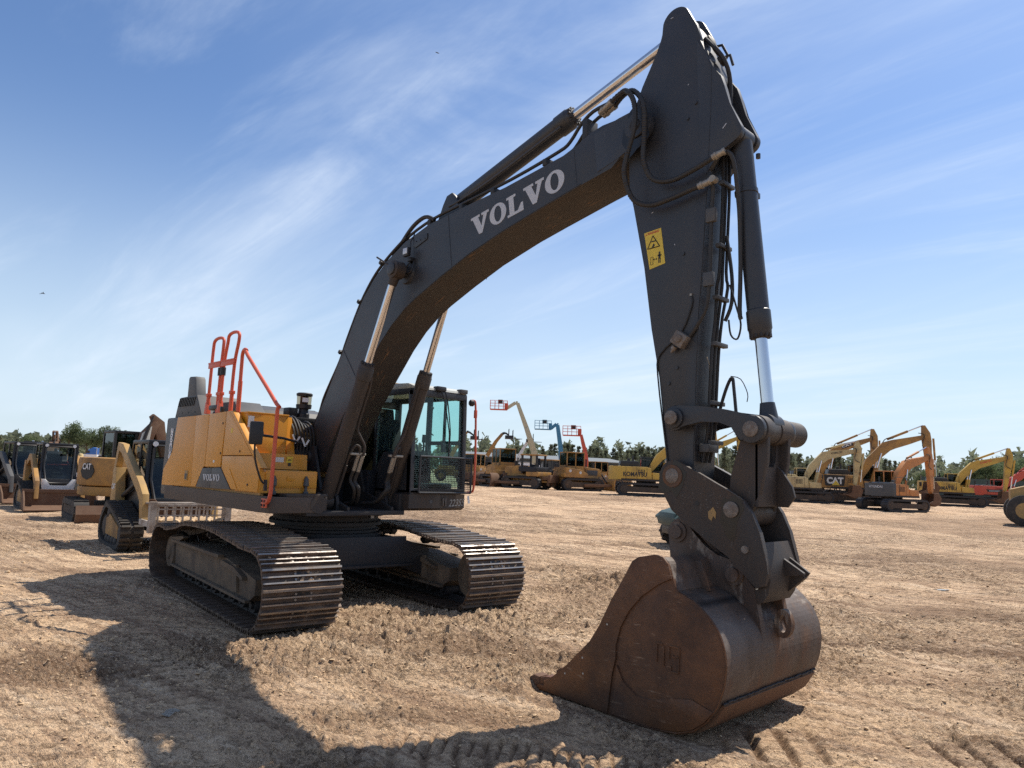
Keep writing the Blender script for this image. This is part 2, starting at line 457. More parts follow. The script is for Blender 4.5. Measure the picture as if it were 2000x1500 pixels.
# ------------------------------------------------------------------ the ground
def vnoise(x, y, seed):
    xi = np.floor(x).astype(np.int64); yi = np.floor(y).astype(np.int64)
    fx = x-xi; fy = y-yi
    fx = fx*fx*fx*(fx*(fx*6-15)+10); fy = fy*fy*fy*(fy*(fy*6-15)+10)
    def h(a, b):
        n = (a*374761393+b*668265263+seed*982451653) & 0xffffffff
        n = ((n ^ (n >> 13))*1274126177) & 0xffffffff
        n = n ^ (n >> 16)
        return (n & 0xffff)/65535.
    a = h(xi, yi); b = h(xi+1, yi); c = h(xi, yi+1); d = h(xi+1, yi+1)
    return (a*(1-fx)+b*fx)*(1-fy)+(c*(1-fx)+d*fx)*fy-.5
FW = Vector((math.cos(YAW), math.sin(YAW), 0)); RT = FW.cross(Vector((0, 0, 1)))
def horizon(pxl): return 886+(pxl-150)*.0408
def at(pxl, z, zz=None):
    """ground point seen in column pxl of the photograph, z metres ahead of the camera"""
    y = horizon(pxl)
    D = dv+((pxl-1000)/FPX)*r2-((y-750)/FPX)*u2
    q = CAM+D*(z/D.dot(FW))
    return Vector((q.x, q.y, ground0(q.x, q.y) if zz is None else zz))
def az(pxl):
    D = dv+((pxl-1000)/FPX)*r2
    return math.atan2(D.y, D.x)
def ss(t): t = np.clip(t, 0, 1); return t*t*(3-2*t)
def ground0(x, y):
    X = np.asarray(x)-CAM.x; Y = np.asarray(y)-CAM.y
    dep = X*FW.x+Y*FW.y; lat = X*RT.x+Y*RT.y
    r = lat/np.maximum(dep, 1.)
    g = .42*ss((dep-24)/34)*ss((r+.35)/.3)*(1-.35*ss((r-.25)/.3))
    g = np.where(dep < 1, 0, g)
    return g if np.ndim(g) else float(g)
STRIPS = []   # rows of cleat prints: x0, y0, x1, y1, width, pitch, depth
def strip(p0, p1, wd, pitch, depth): STRIPS.append((*p0, *p1, wd, pitch, depth))
strip((6.55, -.62), (8.6, 1.1), .70, .22, .055)
strip((7.9, -1.15), (10.4, .5), .55, .21, .03)
strip((4.9, -3.2), (6.2, -1.7), .5, .20, .03)
strip((5.6, -1.6), (3.6, -1.3), .55, .11, .024)
strip((1.3, 3.2), (.1, 4.6), .6, .10, .035)
strip((5.6, 2.6), (8.2, 6.2), .55, .18, .05)
strip((2.4, -3.9), (5.2, -4.6), .5, .10, .022)
strip((-2.6, -2.6), (4.0, -3.3), .8, .19, .03)
strip((6.5, 4.0), (3.0, 9.0), .6, .16, .04)
strip((9.4, 2.2), (12.5, 6.5), .6, .19, .05)
strip((8.6, 3.0), (5.2, 9.5), .5, .19, .045)
strip((-3.5, -5.0), (3.2, -4.4), .6, .19, .025)
strip((4.6, .9), (2.8, 2.6), .6, .12, .03)
_r = random.Random(21)
for _k in range(26):
    _d = _r.uniform(5, 24); _a = _r.uniform(-.62, .62); _x = CAM.x+_d*math.cos(YAW-_a); _y = CAM.y+_d*math.sin(YAW-_a); _t = R(46+_r.gauss(0, 26)); _l = _r.uniform(1.5, 5)
    if abs(_y) < 2.3 and -3 < _x < 7.2: continue
    strip((_x, _y), (_x+_l*math.cos(_t), _y+_l*math.sin(_t)), _r.choice((.35, .5, .6)), _r.choice((.09, .14, .19)), _r.uniform(.015, .035))
def roughness_of(x, y):
    return np.clip(.52+2.1*vnoise(x*.42, y*.42, 11)+1.2*vnoise(x*1.3, y*1.3, 12), .05, 1.4)
def along(x, y, deg, long, short, seed):
    c, s = math.cos(R(deg)), math.sin(R(deg)); return vnoise((x*c+y*s)/long, (-x*s+y*c)/short, seed)
GRV = [0]
def micro(x, y, fine):
    GRV[0] = np.zeros_like(x)
    h = np.zeros_like(x)
    # swells and ruts left by machines driving across
    c, s = math.cos(2.15), math.sin(2.15)
    u = x*c+y*s; v = -x*s+y*c
    h += .050*vnoise(x*.35+3, y*.35, 1)+.045*vnoise(u*.22, v*1.3, 2)
    c, s = math.cos(.75), math.sin(.75)
    u2_ = x*c+y*s; v2 = -x*s+y*c
    h += .040*vnoise(u2_*.25, v2*1.6, 3)
    rough = roughness_of(x, y)
    far_ = np.clip((np.hypot(x-CAM.x, y-CAM.y)-5)/10, 0, 1)
    h += (.25+.75*far_)*(.050*along(x, y, 46, 4.5, .32, 61)+.040*along(x, y, 9, 6, .22, 62)+.030*along(x, y, 70, 5, .30, 63))*ss(.75+1.5*vnoise(x*.15, y*.15, 64))
    wx = x+.12*vnoise(x*3, y*3, 21); wy = y+.12*vnoise(x*3+9, y*3, 22)
    h += rough*(.050*vnoise(wx*2.2, wy*2.2, 4)+.050*vnoise(wx*5.1, wy*5.1, 5))
    n1 = vnoise(wx*11, wy*11, 6); h += fine*rough*.050*(np.abs(n1)*1.3+n1*.6)
    n2 = vnoise(wx*24, wy*24, 7); h += fine*(.42+.7*rough)*.050*(np.abs(n2)*1.1+n2*.8)
    n3 = vnoise(wx*52, wy*52, 8); h += fine*(.45+.65*rough)*.034*n3
    n4 = vnoise(wx*105, wy*105, 9); h += fine*(.3+.7*rough)*.014*n4
    for x0, y0, x1, y1, wd, pitch, depth in STRIPS:
        dx, dy = x1-x0, y1-y0; Ln = math.hypot(dx, dy); dx /= Ln; dy /= Ln
        a = (x-x0)*dx+(y-y0)*dy; b = -(x-x0)*dy+(y-y0)*dx
        a2 = a+.05*vnoise(x*1.2, y*1.2, 31); b2 = b+.10*vnoise(x*2, y*2, 32)
        msk = ss((a+.1)/.3)*ss((Ln-a)/.3)*ss((wd/2-np.abs(b2))/.05)
        msk = msk*ss(.9+2.2*vnoise(x*1.9, y*1.9, 33))
        cc = (a2/pitch) % 1.0
        bar = ss(np.minimum(cc, 1-cc)/.24)
        h = h*(1-.45*msk)+msk*(depth*(bar-.55))-.3*depth*msk
        GRV[0] = np.maximum(GRV[0], msk*(1-bar)*min(1, depth*22))  # groove mask: darkness between the cleat bars is painted into the ground colour
    return h
def gheight(x, y):
    """full height of the dirt, numpy arrays"""
    d = np.hypot(x-CAM.x, y-CAM.y)
    fine = np.clip(1.25-d/22, .0, 1)
    h = micro(x, y, fine)*np.clip(1.1-d/160, .25, 1)
    # loose spoil in a few places
    for cx, cy, rr, hh in ((2.0, 4.3, 1.0, .16), (3.2, 5.0, .8, .14), (.4, 4.6, .9, .12), (1.0, 7.5, 1.3, .12), (4.5, 7.0, 1.0, .08), (3.9, 1.2, .5, .06), (7.6, 5.6, .9, .07)):
        q = np.hypot((x-cx), (y-cy)*.8)/rr
        h += hh*ss(1-q)*(.45+1.6*np.abs(vnoise(x*7, y*7, 41))+1.0*vnoise(x*16, y*16, 42))
    # flattened under the machine's own weight
    c, s = math.cos(-.0947), math.sin(-.0947)
    tx = (x-.0187)*c+y*s; ty = -(x-.0187)*s+y*c
    tx = (x-.0187)*math.cos(.0947)-y*math.sin(.0947); ty = (x-.0187)*math.sin(.0947)+y*math.cos(.0947)
    for t in (-1.295, 1.295):
        k = ss((.62-np.abs(ty-t))/.2)*ss((2.35-np.abs(tx))/.5)
        h = h*(1-k)+k*(-.004)
    k = ss((.95-np.abs(y))/.12)*ss((.95-np.abs(x-5.75))/.2)
    h = h*(1-.75*k)-.02*k
    return h+ground0(x, y)
DAMP = [(8.8, 11.5, 3.2, .9), (6.2, 7.0, 2.0, .6), (9.6, 3.4, 1.6, .5), (1.5, 7.3, 2.2, .5), (9.5, 20, 9, 2.5), (2.0, 4.6, 1.0, .5), (7.3, 4.4, 1.4, .5), (3.6, -.6, 1.3, .35), (4.9, -2.0, .9, .3), (1.6, -4.2, 1.5, .35), (12, 14, 4, 1.0), (4.0, 16, 6, 1.2), (-3, -1.8, 2.2, .6)]
angs = np.concatenate([np.linspace(-44, 44, 860), np.linspace(46, 314, 70)])
angs = np.radians(angs)
yaw_ = YAW
rad = np.concatenate([[.25, .7, 1.3, 2.0, 2.7, 3.1], np.geomspace(3.4, 70, 760), np.geomspace(72, 3500, 46)])
RR, AA = np.meshgrid(rad, angs, indexing='ij')
GX = CAM.x+RR*np.cos(yaw_-AA); GY = CAM.y+RR*np.sin(yaw_-AA)
GZ = gheight(GX, GY)
GROOVE = np.append(GRV[0].ravel(), 0)
far = RR > 90
GZ = np.where(far, ground0(GX, GY), GZ)
nr, na = RR.shape
co = np.stack([GX, GY, GZ], -1).reshape(-1, 3)
co = np.vstack([co, [[CAM.x, CAM.y, 0.]]])
i = np.arange(nr-1)[:, None]; j = np.arange(na)[None, :]; j2 = (j+1) % na
q = np.stack([i*na+j, i*na+j2, (i+1)*na+j2, (i+1)*na+j], -1).reshape(-1, 4)
q = q[:, ::-1]
me = bpy.data.meshes.new('ground')
tri = np.stack([np.full(na, nr*na), np.arange(na), (np.arange(na)+1) % na], -1)[:, ::-1]
me.vertices.add(len(co)); me.vertices.foreach_set('co', co.ravel().astype(np.float32))
me.loops.add(q.size+tri.size); me.loops.foreach_set('vertex_index', np.concatenate([q.ravel(), tri.ravel()]).astype(np.int32))
me.polygons.add(len(q)+len(tri))
me.polygons.foreach_set('loop_start', np.concatenate([np.arange(len(q))*4, len(q)*4+np.arange(len(tri))*3]).astype(np.int32))
me.polygons.foreach_set('use_smooth', [True]*(len(q)+len(tri)))
me.update(calc_edges=True)
me.validate()
if me.polygons[1000].normal.z < 0: me.flip_normals()
g = bpy.data.materials.new('dry_clay_dirt'); g.use_nodes = True; M['ground'] = g
t = g.node_tree; b = t.nodes['Principled BSDF']; b.inputs['Roughness'].default_value = .95; b.inputs['Specular IOR Level'].default_value = .15
geo = N(t, 'ShaderNodeNewGeometry')
def gn(scale, detail=6, rough=.6, rot=0, stretch=(1, 1, 1), dist=0):
    mp = N(t, 'ShaderNodeMapping'); mp.inputs['Rotation'].default_value = (0, 0, rot); mp.inputs['Scale'].default_value = stretch
    L(t, geo.outputs['Position'], mp.inputs[0])
    n = N(t, 'ShaderNodeTexNoise'); n.inputs['Scale'].default_value = scale; n.inputs['Detail'].default_value = detail; n.inputs['Roughness'].default_value = rough; n.inputs['Distortion'].default_value = dist
    L(t, mp.outputs[0], n.inputs[0]); return n.outputs[0]
def rng(v, a, b_, c=0, d=1):
    m = N(t, 'ShaderNodeMapRange'); m.inputs[1].default_value = a; m.inputs[2].default_value = b_; m.inputs[3].default_value = c; m.inputs[4].default_value = d
    L(t, v, m.inputs[0]); return m.outputs[0]
def mixc_(f, a, b_):
    m = N(t, 'ShaderNodeMix', data_type='RGBA'); L(t, f, m.inputs[0])
    for k, v in ((6, a), (7, b_)):
        if isinstance(v, tuple): m.inputs[k].default_value = (*v, 1)
        else: L(t, v, m.inputs[k])
    return m.outputs[2]
def gd(scale, detail, rough, deg, long, short, dist=0):
    mp = N(t, 'ShaderNodeMapping'); mp.vector_type = 'TEXTURE'; mp.inputs['Rotation'].default_value = (0, 0, R(deg)); mp.inputs['Scale'].default_value = (long, short, 1)
    L(t, geo.outputs['Position'], mp.inputs[0])
    n = N(t, 'ShaderNodeTexNoise'); n.inputs['Scale'].default_value = scale; n.inputs['Detail'].default_value = detail; n.inputs['Roughness'].default_value = rough; n.inputs['Distortion'].default_value = dist
    L(t, mp.outputs[0], n.inputs[0]); return n.outputs[0]
def attr(nm_):
    a = N(t, 'ShaderNodeAttribute'); a.attribute_name = nm_; return a.outputs['Fac']
damp = attr('damp'); rgh = attr('rough'); rutm = attr('rut')
MU = lambda a, b_: MA('MULTIPLY', a, b_, nt=t)
big = rng(gn(.25, 5, .6), .40, .60)
mid = rng(gn(1.6, 8, .68), .42, .60)
c = mixc_(big, (.86, .62, .40), (.76, .53, .33))
c = mixc_(MU(mid, .55), c, (.56, .37, .23))
sA = rng(gd(1, 8, .66, 46, 2.6, .34), .50, .60)
sB = rng(gd(1, 9, .68, 8, 3.2, .20), .50, .58)
sC = rng(gd(1, 8, .68, 12, 2.8, .26), .54, .62)
c = mixc_(MU(sA, .42), c, (.29, .175, .110))
c = mixc_(MU(sC, .65), c, (.86, .65, .45))
c = mixc_(MU(sB, .55), c, (.27, .162, .105))
c = mixc_(MU(rutm, .8), c, (.19, .113, .068))
c = mixc_(MU(damp, .60), c, (.22, .132, .080))
fin = rng(gn(26, 8, .76), .50, .57)
flake = rng(gd(1, 10, .74, 46, .16, .075), .545, .59)
flake2 = rng(gd(1, 10, .74, 20, .34, .12), .56, .60)
rg = rng(rgh, .15, .9, .50, 1.0)
c = mixc_(MU(MU(fin, rg), .62), c, (.17, .100, .055))
c = mixc_(MU(MU(flake, rg), .60), c, (.15, .088, .050))
c = mixc_(MU(MU(flake2, rg), .60), c, (.17, .100, .058))
crumb = rng(gn(40, 7, .76), .54, .61)
c = mixc_(MU(MU(crumb, rg), .60), c, (.90, .69, .49))
grit = rng(gn(85, 5, .75), .53, .62)
c = mixc_(MU(grit, .55), c, (.13, .075, .042))
L(t, c, b.inputs['Base Color'])
hsum = MA('ADD', MU(gn(38, 7, .72), .9), MU(gn(110, 4, .6), .30), nt=t)
hsum = MA('SUBTRACT', hsum, MU(flake, .35), nt=t)
hsum = MA('ADD', MU(hsum, rg), MU(gn(9, 6, .65), 1.0), nt=t)
hsum = MA('ADD', hsum, MU(gd(1, 8, .7, 12, 1.6, .14), 1.3), nt=t)
bp = N(t, 'ShaderNodeBump'); bp.inputs['Strength'].default_value = 1.0; bp.inputs['Distance'].default_value = .065
L(t, hsum, bp.inputs['Height']); L(t, bp.outputs[0], b.inputs['Normal'])
gx, gy = co[:, 0], co[:, 1]
blobs = DAMP
dm = np.zeros(len(co))
for bx_, by_, ra, rb in blobs:
    c_, s_ = math.cos(R(42)), math.sin(R(42)); u__ = ((gx-bx_)*c_+(gy-by_)*s_)/ra; v__ = (-(gx-bx_)*s_+(gy-by_)*c_)/rb
    dm = np.maximum(dm, ss(1.25-np.sqrt(u__**2+v__**2)+.9*vnoise(gx*.8, gy*.8, 71)+.6*vnoise(gx*2.7, gy*2.7, 72)))
dm = np.maximum(dm, .8*ss((vnoise(gx*.09, gy*.09, 73)+.45*vnoise(gx*.35, gy*.35, 74)-.12)/.2)*ss((np.hypot(gx-CAM.x, gy-CAM.y)-9)/8))
tr = np.clip(-along(gx, gy, 46, 4.5, .32, 61)-along(gx, gy, 9, 6, .22, 62)*.8-.12, 0, .5)*2*ss(.75+1.5*vnoise(gx*.15, gy*.15, 64))*np.clip((np.hypot(gx-CAM.x, gy-CAM.y)-5)/10, .1, 1)
for nm_, arr in (('damp', dm), ('rough', roughness_of(gx, gy)), ('rut', np.maximum(tr, GROOVE))):
    at_ = me.attributes.new(nm_, 'FLOAT', 'POINT'); at_.data.foreach_set('value', arr.astype(np.float32))
me.materials.append(g)
ground = link(me, 'ground'); ground['kind'] = 'structure'

# loose clods and crumbs
rs = np.random.RandomState(5)
bm = bmesh.new(); bmesh.ops.create_icosphere(bm, subdivisions=1, radius=1)
ico = np.array([v.co[:] for v in bm.verts]); icf = np.array([[v.index for v in f.verts] for f in bm.faces]); bm.free()
nC = 24000
aa = rs.uniform(-42, 42, nC)*PI/180; dd = 3.4*np.exp(rs.uniform(0, math.log(9), nC))
cxs = CAM.x+dd*np.cos(YAW-aa); cys = CAM.y+dd*np.sin(YAW-aa)
keep = (vnoise(cxs*.7, cys*.7, 51)+.5*vnoise(cxs*2.3, cys*2.3, 52)) > rs.uniform(-.5, .35, nC)
cxs, cys, dd = cxs[keep], cys[keep], dd[keep]; nC = len(cxs)
sz = np.clip(.0032*np.exp(rs.exponential(.42, nC)), .0028, .012)*np.clip(dd/5, .8, 2.2)
czs = gheight(cxs, cys)+sz*.25
V = ico[None]*(1+rs.uniform(-.35, .35, (nC, len(ico), 1)))*sz[:, None, None]*np.stack([rs.uniform(.7, 1.5, nC), rs.uniform(.7, 1.5, nC), rs.uniform(.45, .9, nC)], -1)[:, None]
V = V+np.stack([cxs, cys, czs], -1)[:, None]
F = icf[None]+(np.arange(nC)*len(ico))[:, None, None]
me = bpy.data.meshes.new('dirt_clods'); me.from_pydata(V.reshape(-1, 3).tolist(), [], F.reshape(-1, 3).tolist())
M['clod'] = mat('dirt_clod', (.44, .30, .175), .95, col2=(.60, .43, .26), scale=4)
me.materials.append(M['clod']); o = link(me, 'dirt_clods'); o['kind'] = 'stuff'
tag(o, 'loose crumbs and clods of dry clay scattered over the dirt', 'dirt clods')

# shallow puddles far right of the bucket
for k, (pxx, z_, sx, sy) in enumerate(((1884, 13.9, .17, .10), (1832, 13.3, .12, .07))):
    p = at(pxx, z_)
    bm = bmesh.new(); vs_ = []
    for a in range(26):
        th = 2*PI*a/26; rr = 1+.28*math.sin(3*th+k)+.16*math.sin(5*th+1)
        q_ = RT*(sx*rr*math.cos(th))+FW*(sy*rr*math.sin(th)); vs_.append(bm.verts.new((p.x+q_.x, p.y+q_.y, .004)))
    bm.faces.new(vs_)
    if 'water' not in M: M['water'] = mat('muddy_water', (.30, .26, .21), .04, spec=.8)
    o = finish(bm, 'puddle', 'water', None, 0)
    if k: o.name = 'puddle'
    o['kind'] = 'structure'
# a scrap of paper in the shadow
p = Vector((3.85, -3.37, 0))
bm = bmesh.new(); vv = []
gz = float(gheight(np.array([p.x]), np.array([p.y]))[0])
for i_ in range(5):
    for j_ in range(4):
        a = (i_/4-.5)*.13; c_ = (j_/3-.5)*.09
        vv.append(bm.verts.new((p.x+a*.6+c_*.7, p.y-a*.8+c_*.6, gz+.020+.008*math.sin(i_*1.9+j_*1.3))))
for i_ in range(4):
    for j_ in range(3): bm.faces.new((vv[i_*4+j_], vv[i_*4+j_+1], vv[i_*4+j_+5], vv[i_*4+j_+4]))
bmesh.ops.solidify(bm, geom=bm.faces[:], thickness=.002)
tag(finish(bm, 'paper_scrap', 'paper', None, 40), 'small grey scrap of paper lying in the big shadow on the dirt', 'litter')
# ------------------------------------------------------------------ the big excavator
EX = thing('excavator', 'big foreground excavator, yellow body and charcoal boom, rusty bucket resting on the dirt', 'excavator')
# --- undercarriage
DY, OX = -.0947, .0187
TM = Matrix.Translation((OX, 0, 0)) @ Matrix.Rotation(DY, 4, 'Z')
def TF(bm): bm.transform(TM)
def f(bm):
    # centre box and the four legs reaching out to the track frames
    ab(bm, -.95, .95, -.62, .62, .50, .84, .02)
    for s in (-1, 1):
        for fx in (-1, 1):
            pts = [(s*.60, .86), (s*.60, .48), (s*1.12, .30), (s*1.12, .70)]
            if s < 0: pts.reverse()
            prism(bm, pts, fx*.62-.20, fx*.62+.36*(fx > 0)-(.16 if fx < 0 else 0), 'x', 0, .012)
    ab(bm, .955, .985, -.74, .74, .46, .87, .006)
    ab(bm, .96, 1.03, -.85, .85, .475, .505)
    lathe(bm, (0, 0, .83), (0, 0, 1), [(0, .80), (.06, .80), (.07, .74), (.10, .74)], 48)
    TF(bm)
UC = part('undercarriage', 'dark', EX, f)
def f(bm):
    lathe(bm, (0, 0, .935), (0, 0, 1), [(0, .70), (.05, .70), (.055, .78), (.10, .78), (.11, .73), (.17, .73), (.18, .80), (.235, .80)], 64)
    for k in range(36):
        a = 2*PI*k/36; cyl(bm, (.755*math.cos(a), .755*math.sin(a), 1.03), (.755*math.cos(a), .755*math.sin(a), 1.055), .016, n=6)
SB = part('swing_bearing', 'dark', EX, f)
for yy, zz_ in ((.35, 1.135), ): part('casting_mark', 'label_grey', SB, lambda bm: ab(bm, .80, .804, .22, .27, 1.10, 1.135))
part('casting_mark', 'label_grey', UC, lambda bm: (ab(bm, 1.0, 1.004, .50, .53, .66, .70), ab(bm, 1.0, 1.004, .545, .57, .66, .70)))

loop = [(-1.9, .045), (-1.0, .04), (0, .04), (1.0, .04), (1.75, .04)]
loop += arc(1.95, .445, .405, -88, 88, 12)[1:]
loop += [(1.55, .862), (1.1, .90), (.55, .945), (.1, .955), (-.35, .945), (-.75, .925), (-1.2, .84), (-1.6, .785), (-1.9, .805)]
loop += arc(-2.08, .415, .385, 95, 265, 12)
def resample(pts, n):
    P = [Vector((a, b)) for a, b in pts]; P.append(P[0]); Ls = [0]
    for a, b_ in zip(P, P[1:]): Ls.append(Ls[-1]+(b_-a).length)
    o = []
    for k in range(n):
        s = Ls[-1]*k/n
        m = max(i for i in range(len(Ls)-1) if Ls[i] <= s)
        t = (s-Ls[m])/max(Ls[m+1]-Ls[m], 1e-9); o.append(P[m].lerp(P[m+1], t))
    return o, Ls[-1]
NS = 52
sp, LT = resample(loop, NS)
pitch = LT/NS
HW_ = .44
# one shoe: plate with three grousers and mud holes
def shoe_mesh():
    bm = bmesh.new()
    hp = pitch*.5
    pr = [(-hp*.98, -.012), (-hp*.98, 0), (-hp*.80, .002), (-hp*.72, .034), (-hp*.56, .034), (-hp*.48, .002), (-.012, .002), (-.006, .030), (.010, .030), (.016, .002),
          (hp*.55, .002), (hp*.64, .040), (hp*.86, .040), (hp*.93, .002), (hp*1.06, -.006), (hp*1.06, -.018)]
    fs = prism(bm, pr, -HW_, HW_, 'y', 0)
    for f_ in bm.faces:
        c_ = f_.calc_center_median()
        if c_.z > .028: f_.material_index = 1
    for yy in (-.085, .085):
        for xx in (hp*.28, -hp*.30): cyl(bm, (xx, yy, 0), (xx, yy, .014), .014, n=6, mi=1)
    for yy in (-.05, .05): bx(bm, (hp*.28, yy*.9, .0025), (.036, .05, .004), None, 0, 2)
    bmesh.ops.recalc_face_normals(bm, faces=bm.faces)
    me = bpy.data.meshes.new('track_shoe'); bm.to_mesh(me); bm.free()
    return me
M['shoe'] = mat('track_shoe_steel', (.034, .028, .026), .5, .3, .8, (.23, .155, .10), 3.2, .4, 40, col2=(.080, .042, .026), thr=(.50, .66))
M['grouser'] = mat('polished_grouser_edge', (.34, .32, .30), .30, .85, .6, (.17, .115, .075), 7, thr=(.46, .62))
smesh = shoe_mesh()
for m_ in ('shoe', 'grouser', 'black'): smesh.materials.append(M[m_])
smesh.polygons.foreach_set('use_smooth', [False]*len(smesh.polygons))
rng_ = random.Random(3)
def make_track(side):
    y0 = side*1.295
    def f(bm):
        pr = [(-1.70, .27), (1.45, .24), (1.62, .33), (1.62, .50), (1.25, .55), (.6, .62), (-1.5, .62), (-1.75, .56)]
        prism(bm, pr, y0-.25, y0+.25, 'y', 0, .02)
        for s in (-1, 1):   # flared ledges along the frame
            prism(bm, [(-1.72, .60), (-1.72, .635), (.5, .655), (.5, .62)], y0+s*.26, y0+s*.33)
            prism(bm, [(-1.7, .255), (1.5, .235), (1.5, .265), (-1.7, .285)], y0+s*.255, y0+s*.31)
            prism(bm, [(.55, .60), (1.0, .58), (1.35, .50), (1.35, .46), (1.0, .52), (.55, .55)], y0+s*.26, y0+s*.31)
            prism(bm, [(1.0, .30), (1.12, .30), (1.05, .60), (.88, .60)], y0+s*.252, y0+s*.285)
            cyl(bm, (.95, y0+s*.25, .38), (.95, y0+s*.256, .38), .045, n=16, mi=1)
        for s in (-1, 1):   # rock guard bracket over the sprocket
            prism(bm, [(-1.75, .60), (-1.5, .60), (-1.15, .70), (-1.2, .72), (-1.75, .66)], y0+s*.24, y0+s*.31)
        TF(bm)
    fr = part('track_frame', ['mud_frame', 'black'], EX, f)
    fr['label'] = 'muddy track assembly on the side of the yellow doors' if side < 0 else 'muddy track assembly under the cab side'
    for k in range(NS):
        a = sp[(k-1) % NS]; b_ = sp[(k+1) % NS]; p = sp[k]; d_ = (b_-a)
        ang = math.atan2(d_.y, d_.x)
        nrm = Vector((math.sin(ang), -math.cos(ang)))   # loop runs counter-clockwise seen from -Y, outward = right of travel
        o = link(smesh, 'track_shoe', fr)
        jit = rng_.uniform(-.004, .004)
        X = Vector((math.cos(ang), 0, math.sin(ang))); Z = Vector((nrm.x, 0, nrm.y)); Y = Z.cross(X)
        mm = Matrix((X, Y, Z)).transposed().to_4x4()
        mm.translation = Vector((p.x+jit, y0+rng_.uniform(-.004, .004), p.y))
        o.matrix_basis = TM @ mm
    def f(bm):
        for k in range(NS):
            a = sp[(k-1) % NS]; b_ = sp[(k+1) % NS]; p = sp[k]; d_ = (b_-a); ang = math.atan2(d_.y, d_.x)
            n_ = Vector((math.sin(ang), -math.cos(ang)))
            q_ = p-n_*.055
            for s in (-1, 1):
                bx(bm, (q_.x, y0+s*.085, q_.y), (pitch*.92, .035, .075), Matrix.Rotation(-ang, 3, 'Y'), 0)
        TF(bm)
    ch = part('track_chain', 'dark', fr, f, 0); ch['kind'] = 'stuff'
    def whl(x, z, r, wd, name, m_='dark', hub=.4, teeth=0):
        def f(bm):
            lathe(bm, (x, y0-wd, z), (0, 1, 0), [(0, r*hub), (.001, r*.93), (.02, r), (wd-.05, r), (wd-.04, r*.8), (wd+.04, r*.8), (wd+.05, r), (2*wd-.02, r), (2*wd-.001, r*.93), (2*wd, r*hub)], 28)
            for s in (-1, 1): lathe(bm, (x, y0+s*wd, z), (0, s, 0), [(0, r*.5), (.03, r*.48), (.035, r*.2)], 20)
            for k in range(teeth):
                a = 2*PI*k/teeth
                bx(bm, (x+math.cos(a)*(r+.015), y0, z+math.sin(a)*(r+.015)), (.07, .06, .05), Matrix.Rotation(-a, 3, 'Y'))
            TF(bm)
        part(name, m_, fr, f)
    for k in range(9): whl(-1.5+k*.36, .185, .088, .17, 'bottom_roller')
    for xx in (-.55, .75): whl(xx, .80 if xx < 0 else .795, .062, .14, 'carrier_roller')
    whl(1.95, .445, .31, .14, 'idler', 'mud_frame', .3)
    whl(-2.08, .415, .27, .11, 'sprocket', 'dark', .5, 21)
    def f(bm):
        lathe(bm, (-2.08, y0+side*.08, .415), (0, side, 0), [(0, .26), (.10, .25), (.16, .22), (.17, .12), (.19, .10)], 32)
        for k in range(20):
            a = 2*PI*k/20; cyl(bm, (-2.08+.225*math.cos(a), y0+side*.17, .415+.225*math.sin(a)), (-2.08+.225*math.cos(a), y0+side*.195, .415+.225*math.sin(a)), .012, n=6)
        TF(bm)
    part('final_drive', 'mud_frame', fr, f)
make_track(-1); make_track(1)

# mud on top of the front shoes
def mud(bm):
    rr = random.Random(9)
    for side in (-1, 1):
        for k in range(NS):
            p = sp[k]
            if p.x < .9 or p.y < .55: continue
            a = sp[(k-1) % NS]; b_ = sp[(k+1) % NS]; ang = math.atan2((b_-a).y, (b_-a).x); n_ = Vector((math.sin(ang), -math.cos(ang)))
            for t in range(rr.randint(20, 46)):
                yy = side*1.295+rr.gauss(0, .17)+(.08 if side < 0 else 0)
                if abs(yy-side*1.295) > .41: continue
                u_ = rr.uniform(-.07, .06); s_ = rr.uniform(.006, .020)
                q_ = p+n_*(s_*.2+.002)+Vector((math.cos(ang), math.sin(ang)))*u_
                m4 = Matrix.Translation((q_.x, yy, q_.y)) @ Matrix.Rotation(-ang, 4, 'Y') @ Matrix.Rotation(rr.uniform(0, 3), 4, 'Z') @ Matrix.Diagonal((s_, s_*rr.uniform(.8, 2.4), s_*rr.uniform(.4, .8), 1))
                bmesh.ops.create_icosphere(bm, subdivisions=1, radius=1, matrix=m4)
    for v in bm.verts: v.co += Vector((rr.uniform(-1, 1), rr.uniform(-1, 1), rr.uniform(-1, 1)))*.004
    TF(bm)
M['mud'] = mat('dried_mud', (.27, .185, .115), .95, col2=(.36, .255, .165), scale=8)
o = part('track_mud', 'mud', EX, mud, 0); o['kind'] = 'stuff'

PINROD = [(1.56, -.44, 4.49), (1.78, -.44, 4.37), (1.98, -.44, 4.27)]
# --- upper deck
RY = -1.46
def f(bm):
    ab(bm, -2.2, 1.15, -.95, .52, 1.165, 1.225, .008)
    ab(bm, -2.0, .55, .50, 1.40, 1.18, 1.30, .01)
    ab(bm, .55, 1.10, .46, .56, 1.165, 1.45, .01)
    for yy in (-.64, -.50): pass
    prism(bm, [(-.3, 1.225), (1.12, 1.225), (1.12, 1.27), (.4, 1.45), (.15, 2.06), (-.1, 2.06), (-.45, 1.7)], -.36, -.32, 'y', 0, .006)
    prism(bm, [(-.3, 1.225), (1.12, 1.225), (1.12, 1.27), (.4, 1.45), (.15, 2.06), (-.1, 2.06), (-.45, 1.7)], .32, .36, 'y', 0, .006)
    for s in (-1, 1):
        for dy in (-.115, .115):
            prism(bm, [(.5, 1.225), (.93, 1.225), (.93, 1.32)]+arc(.80, 1.33, .12, 0, 150, 8)+[(.5, 1.30)], s*.5+dy-.022, s*.5+dy+.022, 'y', 0, .004)
DECK = part('deck_frame', 'dark', EX, f)
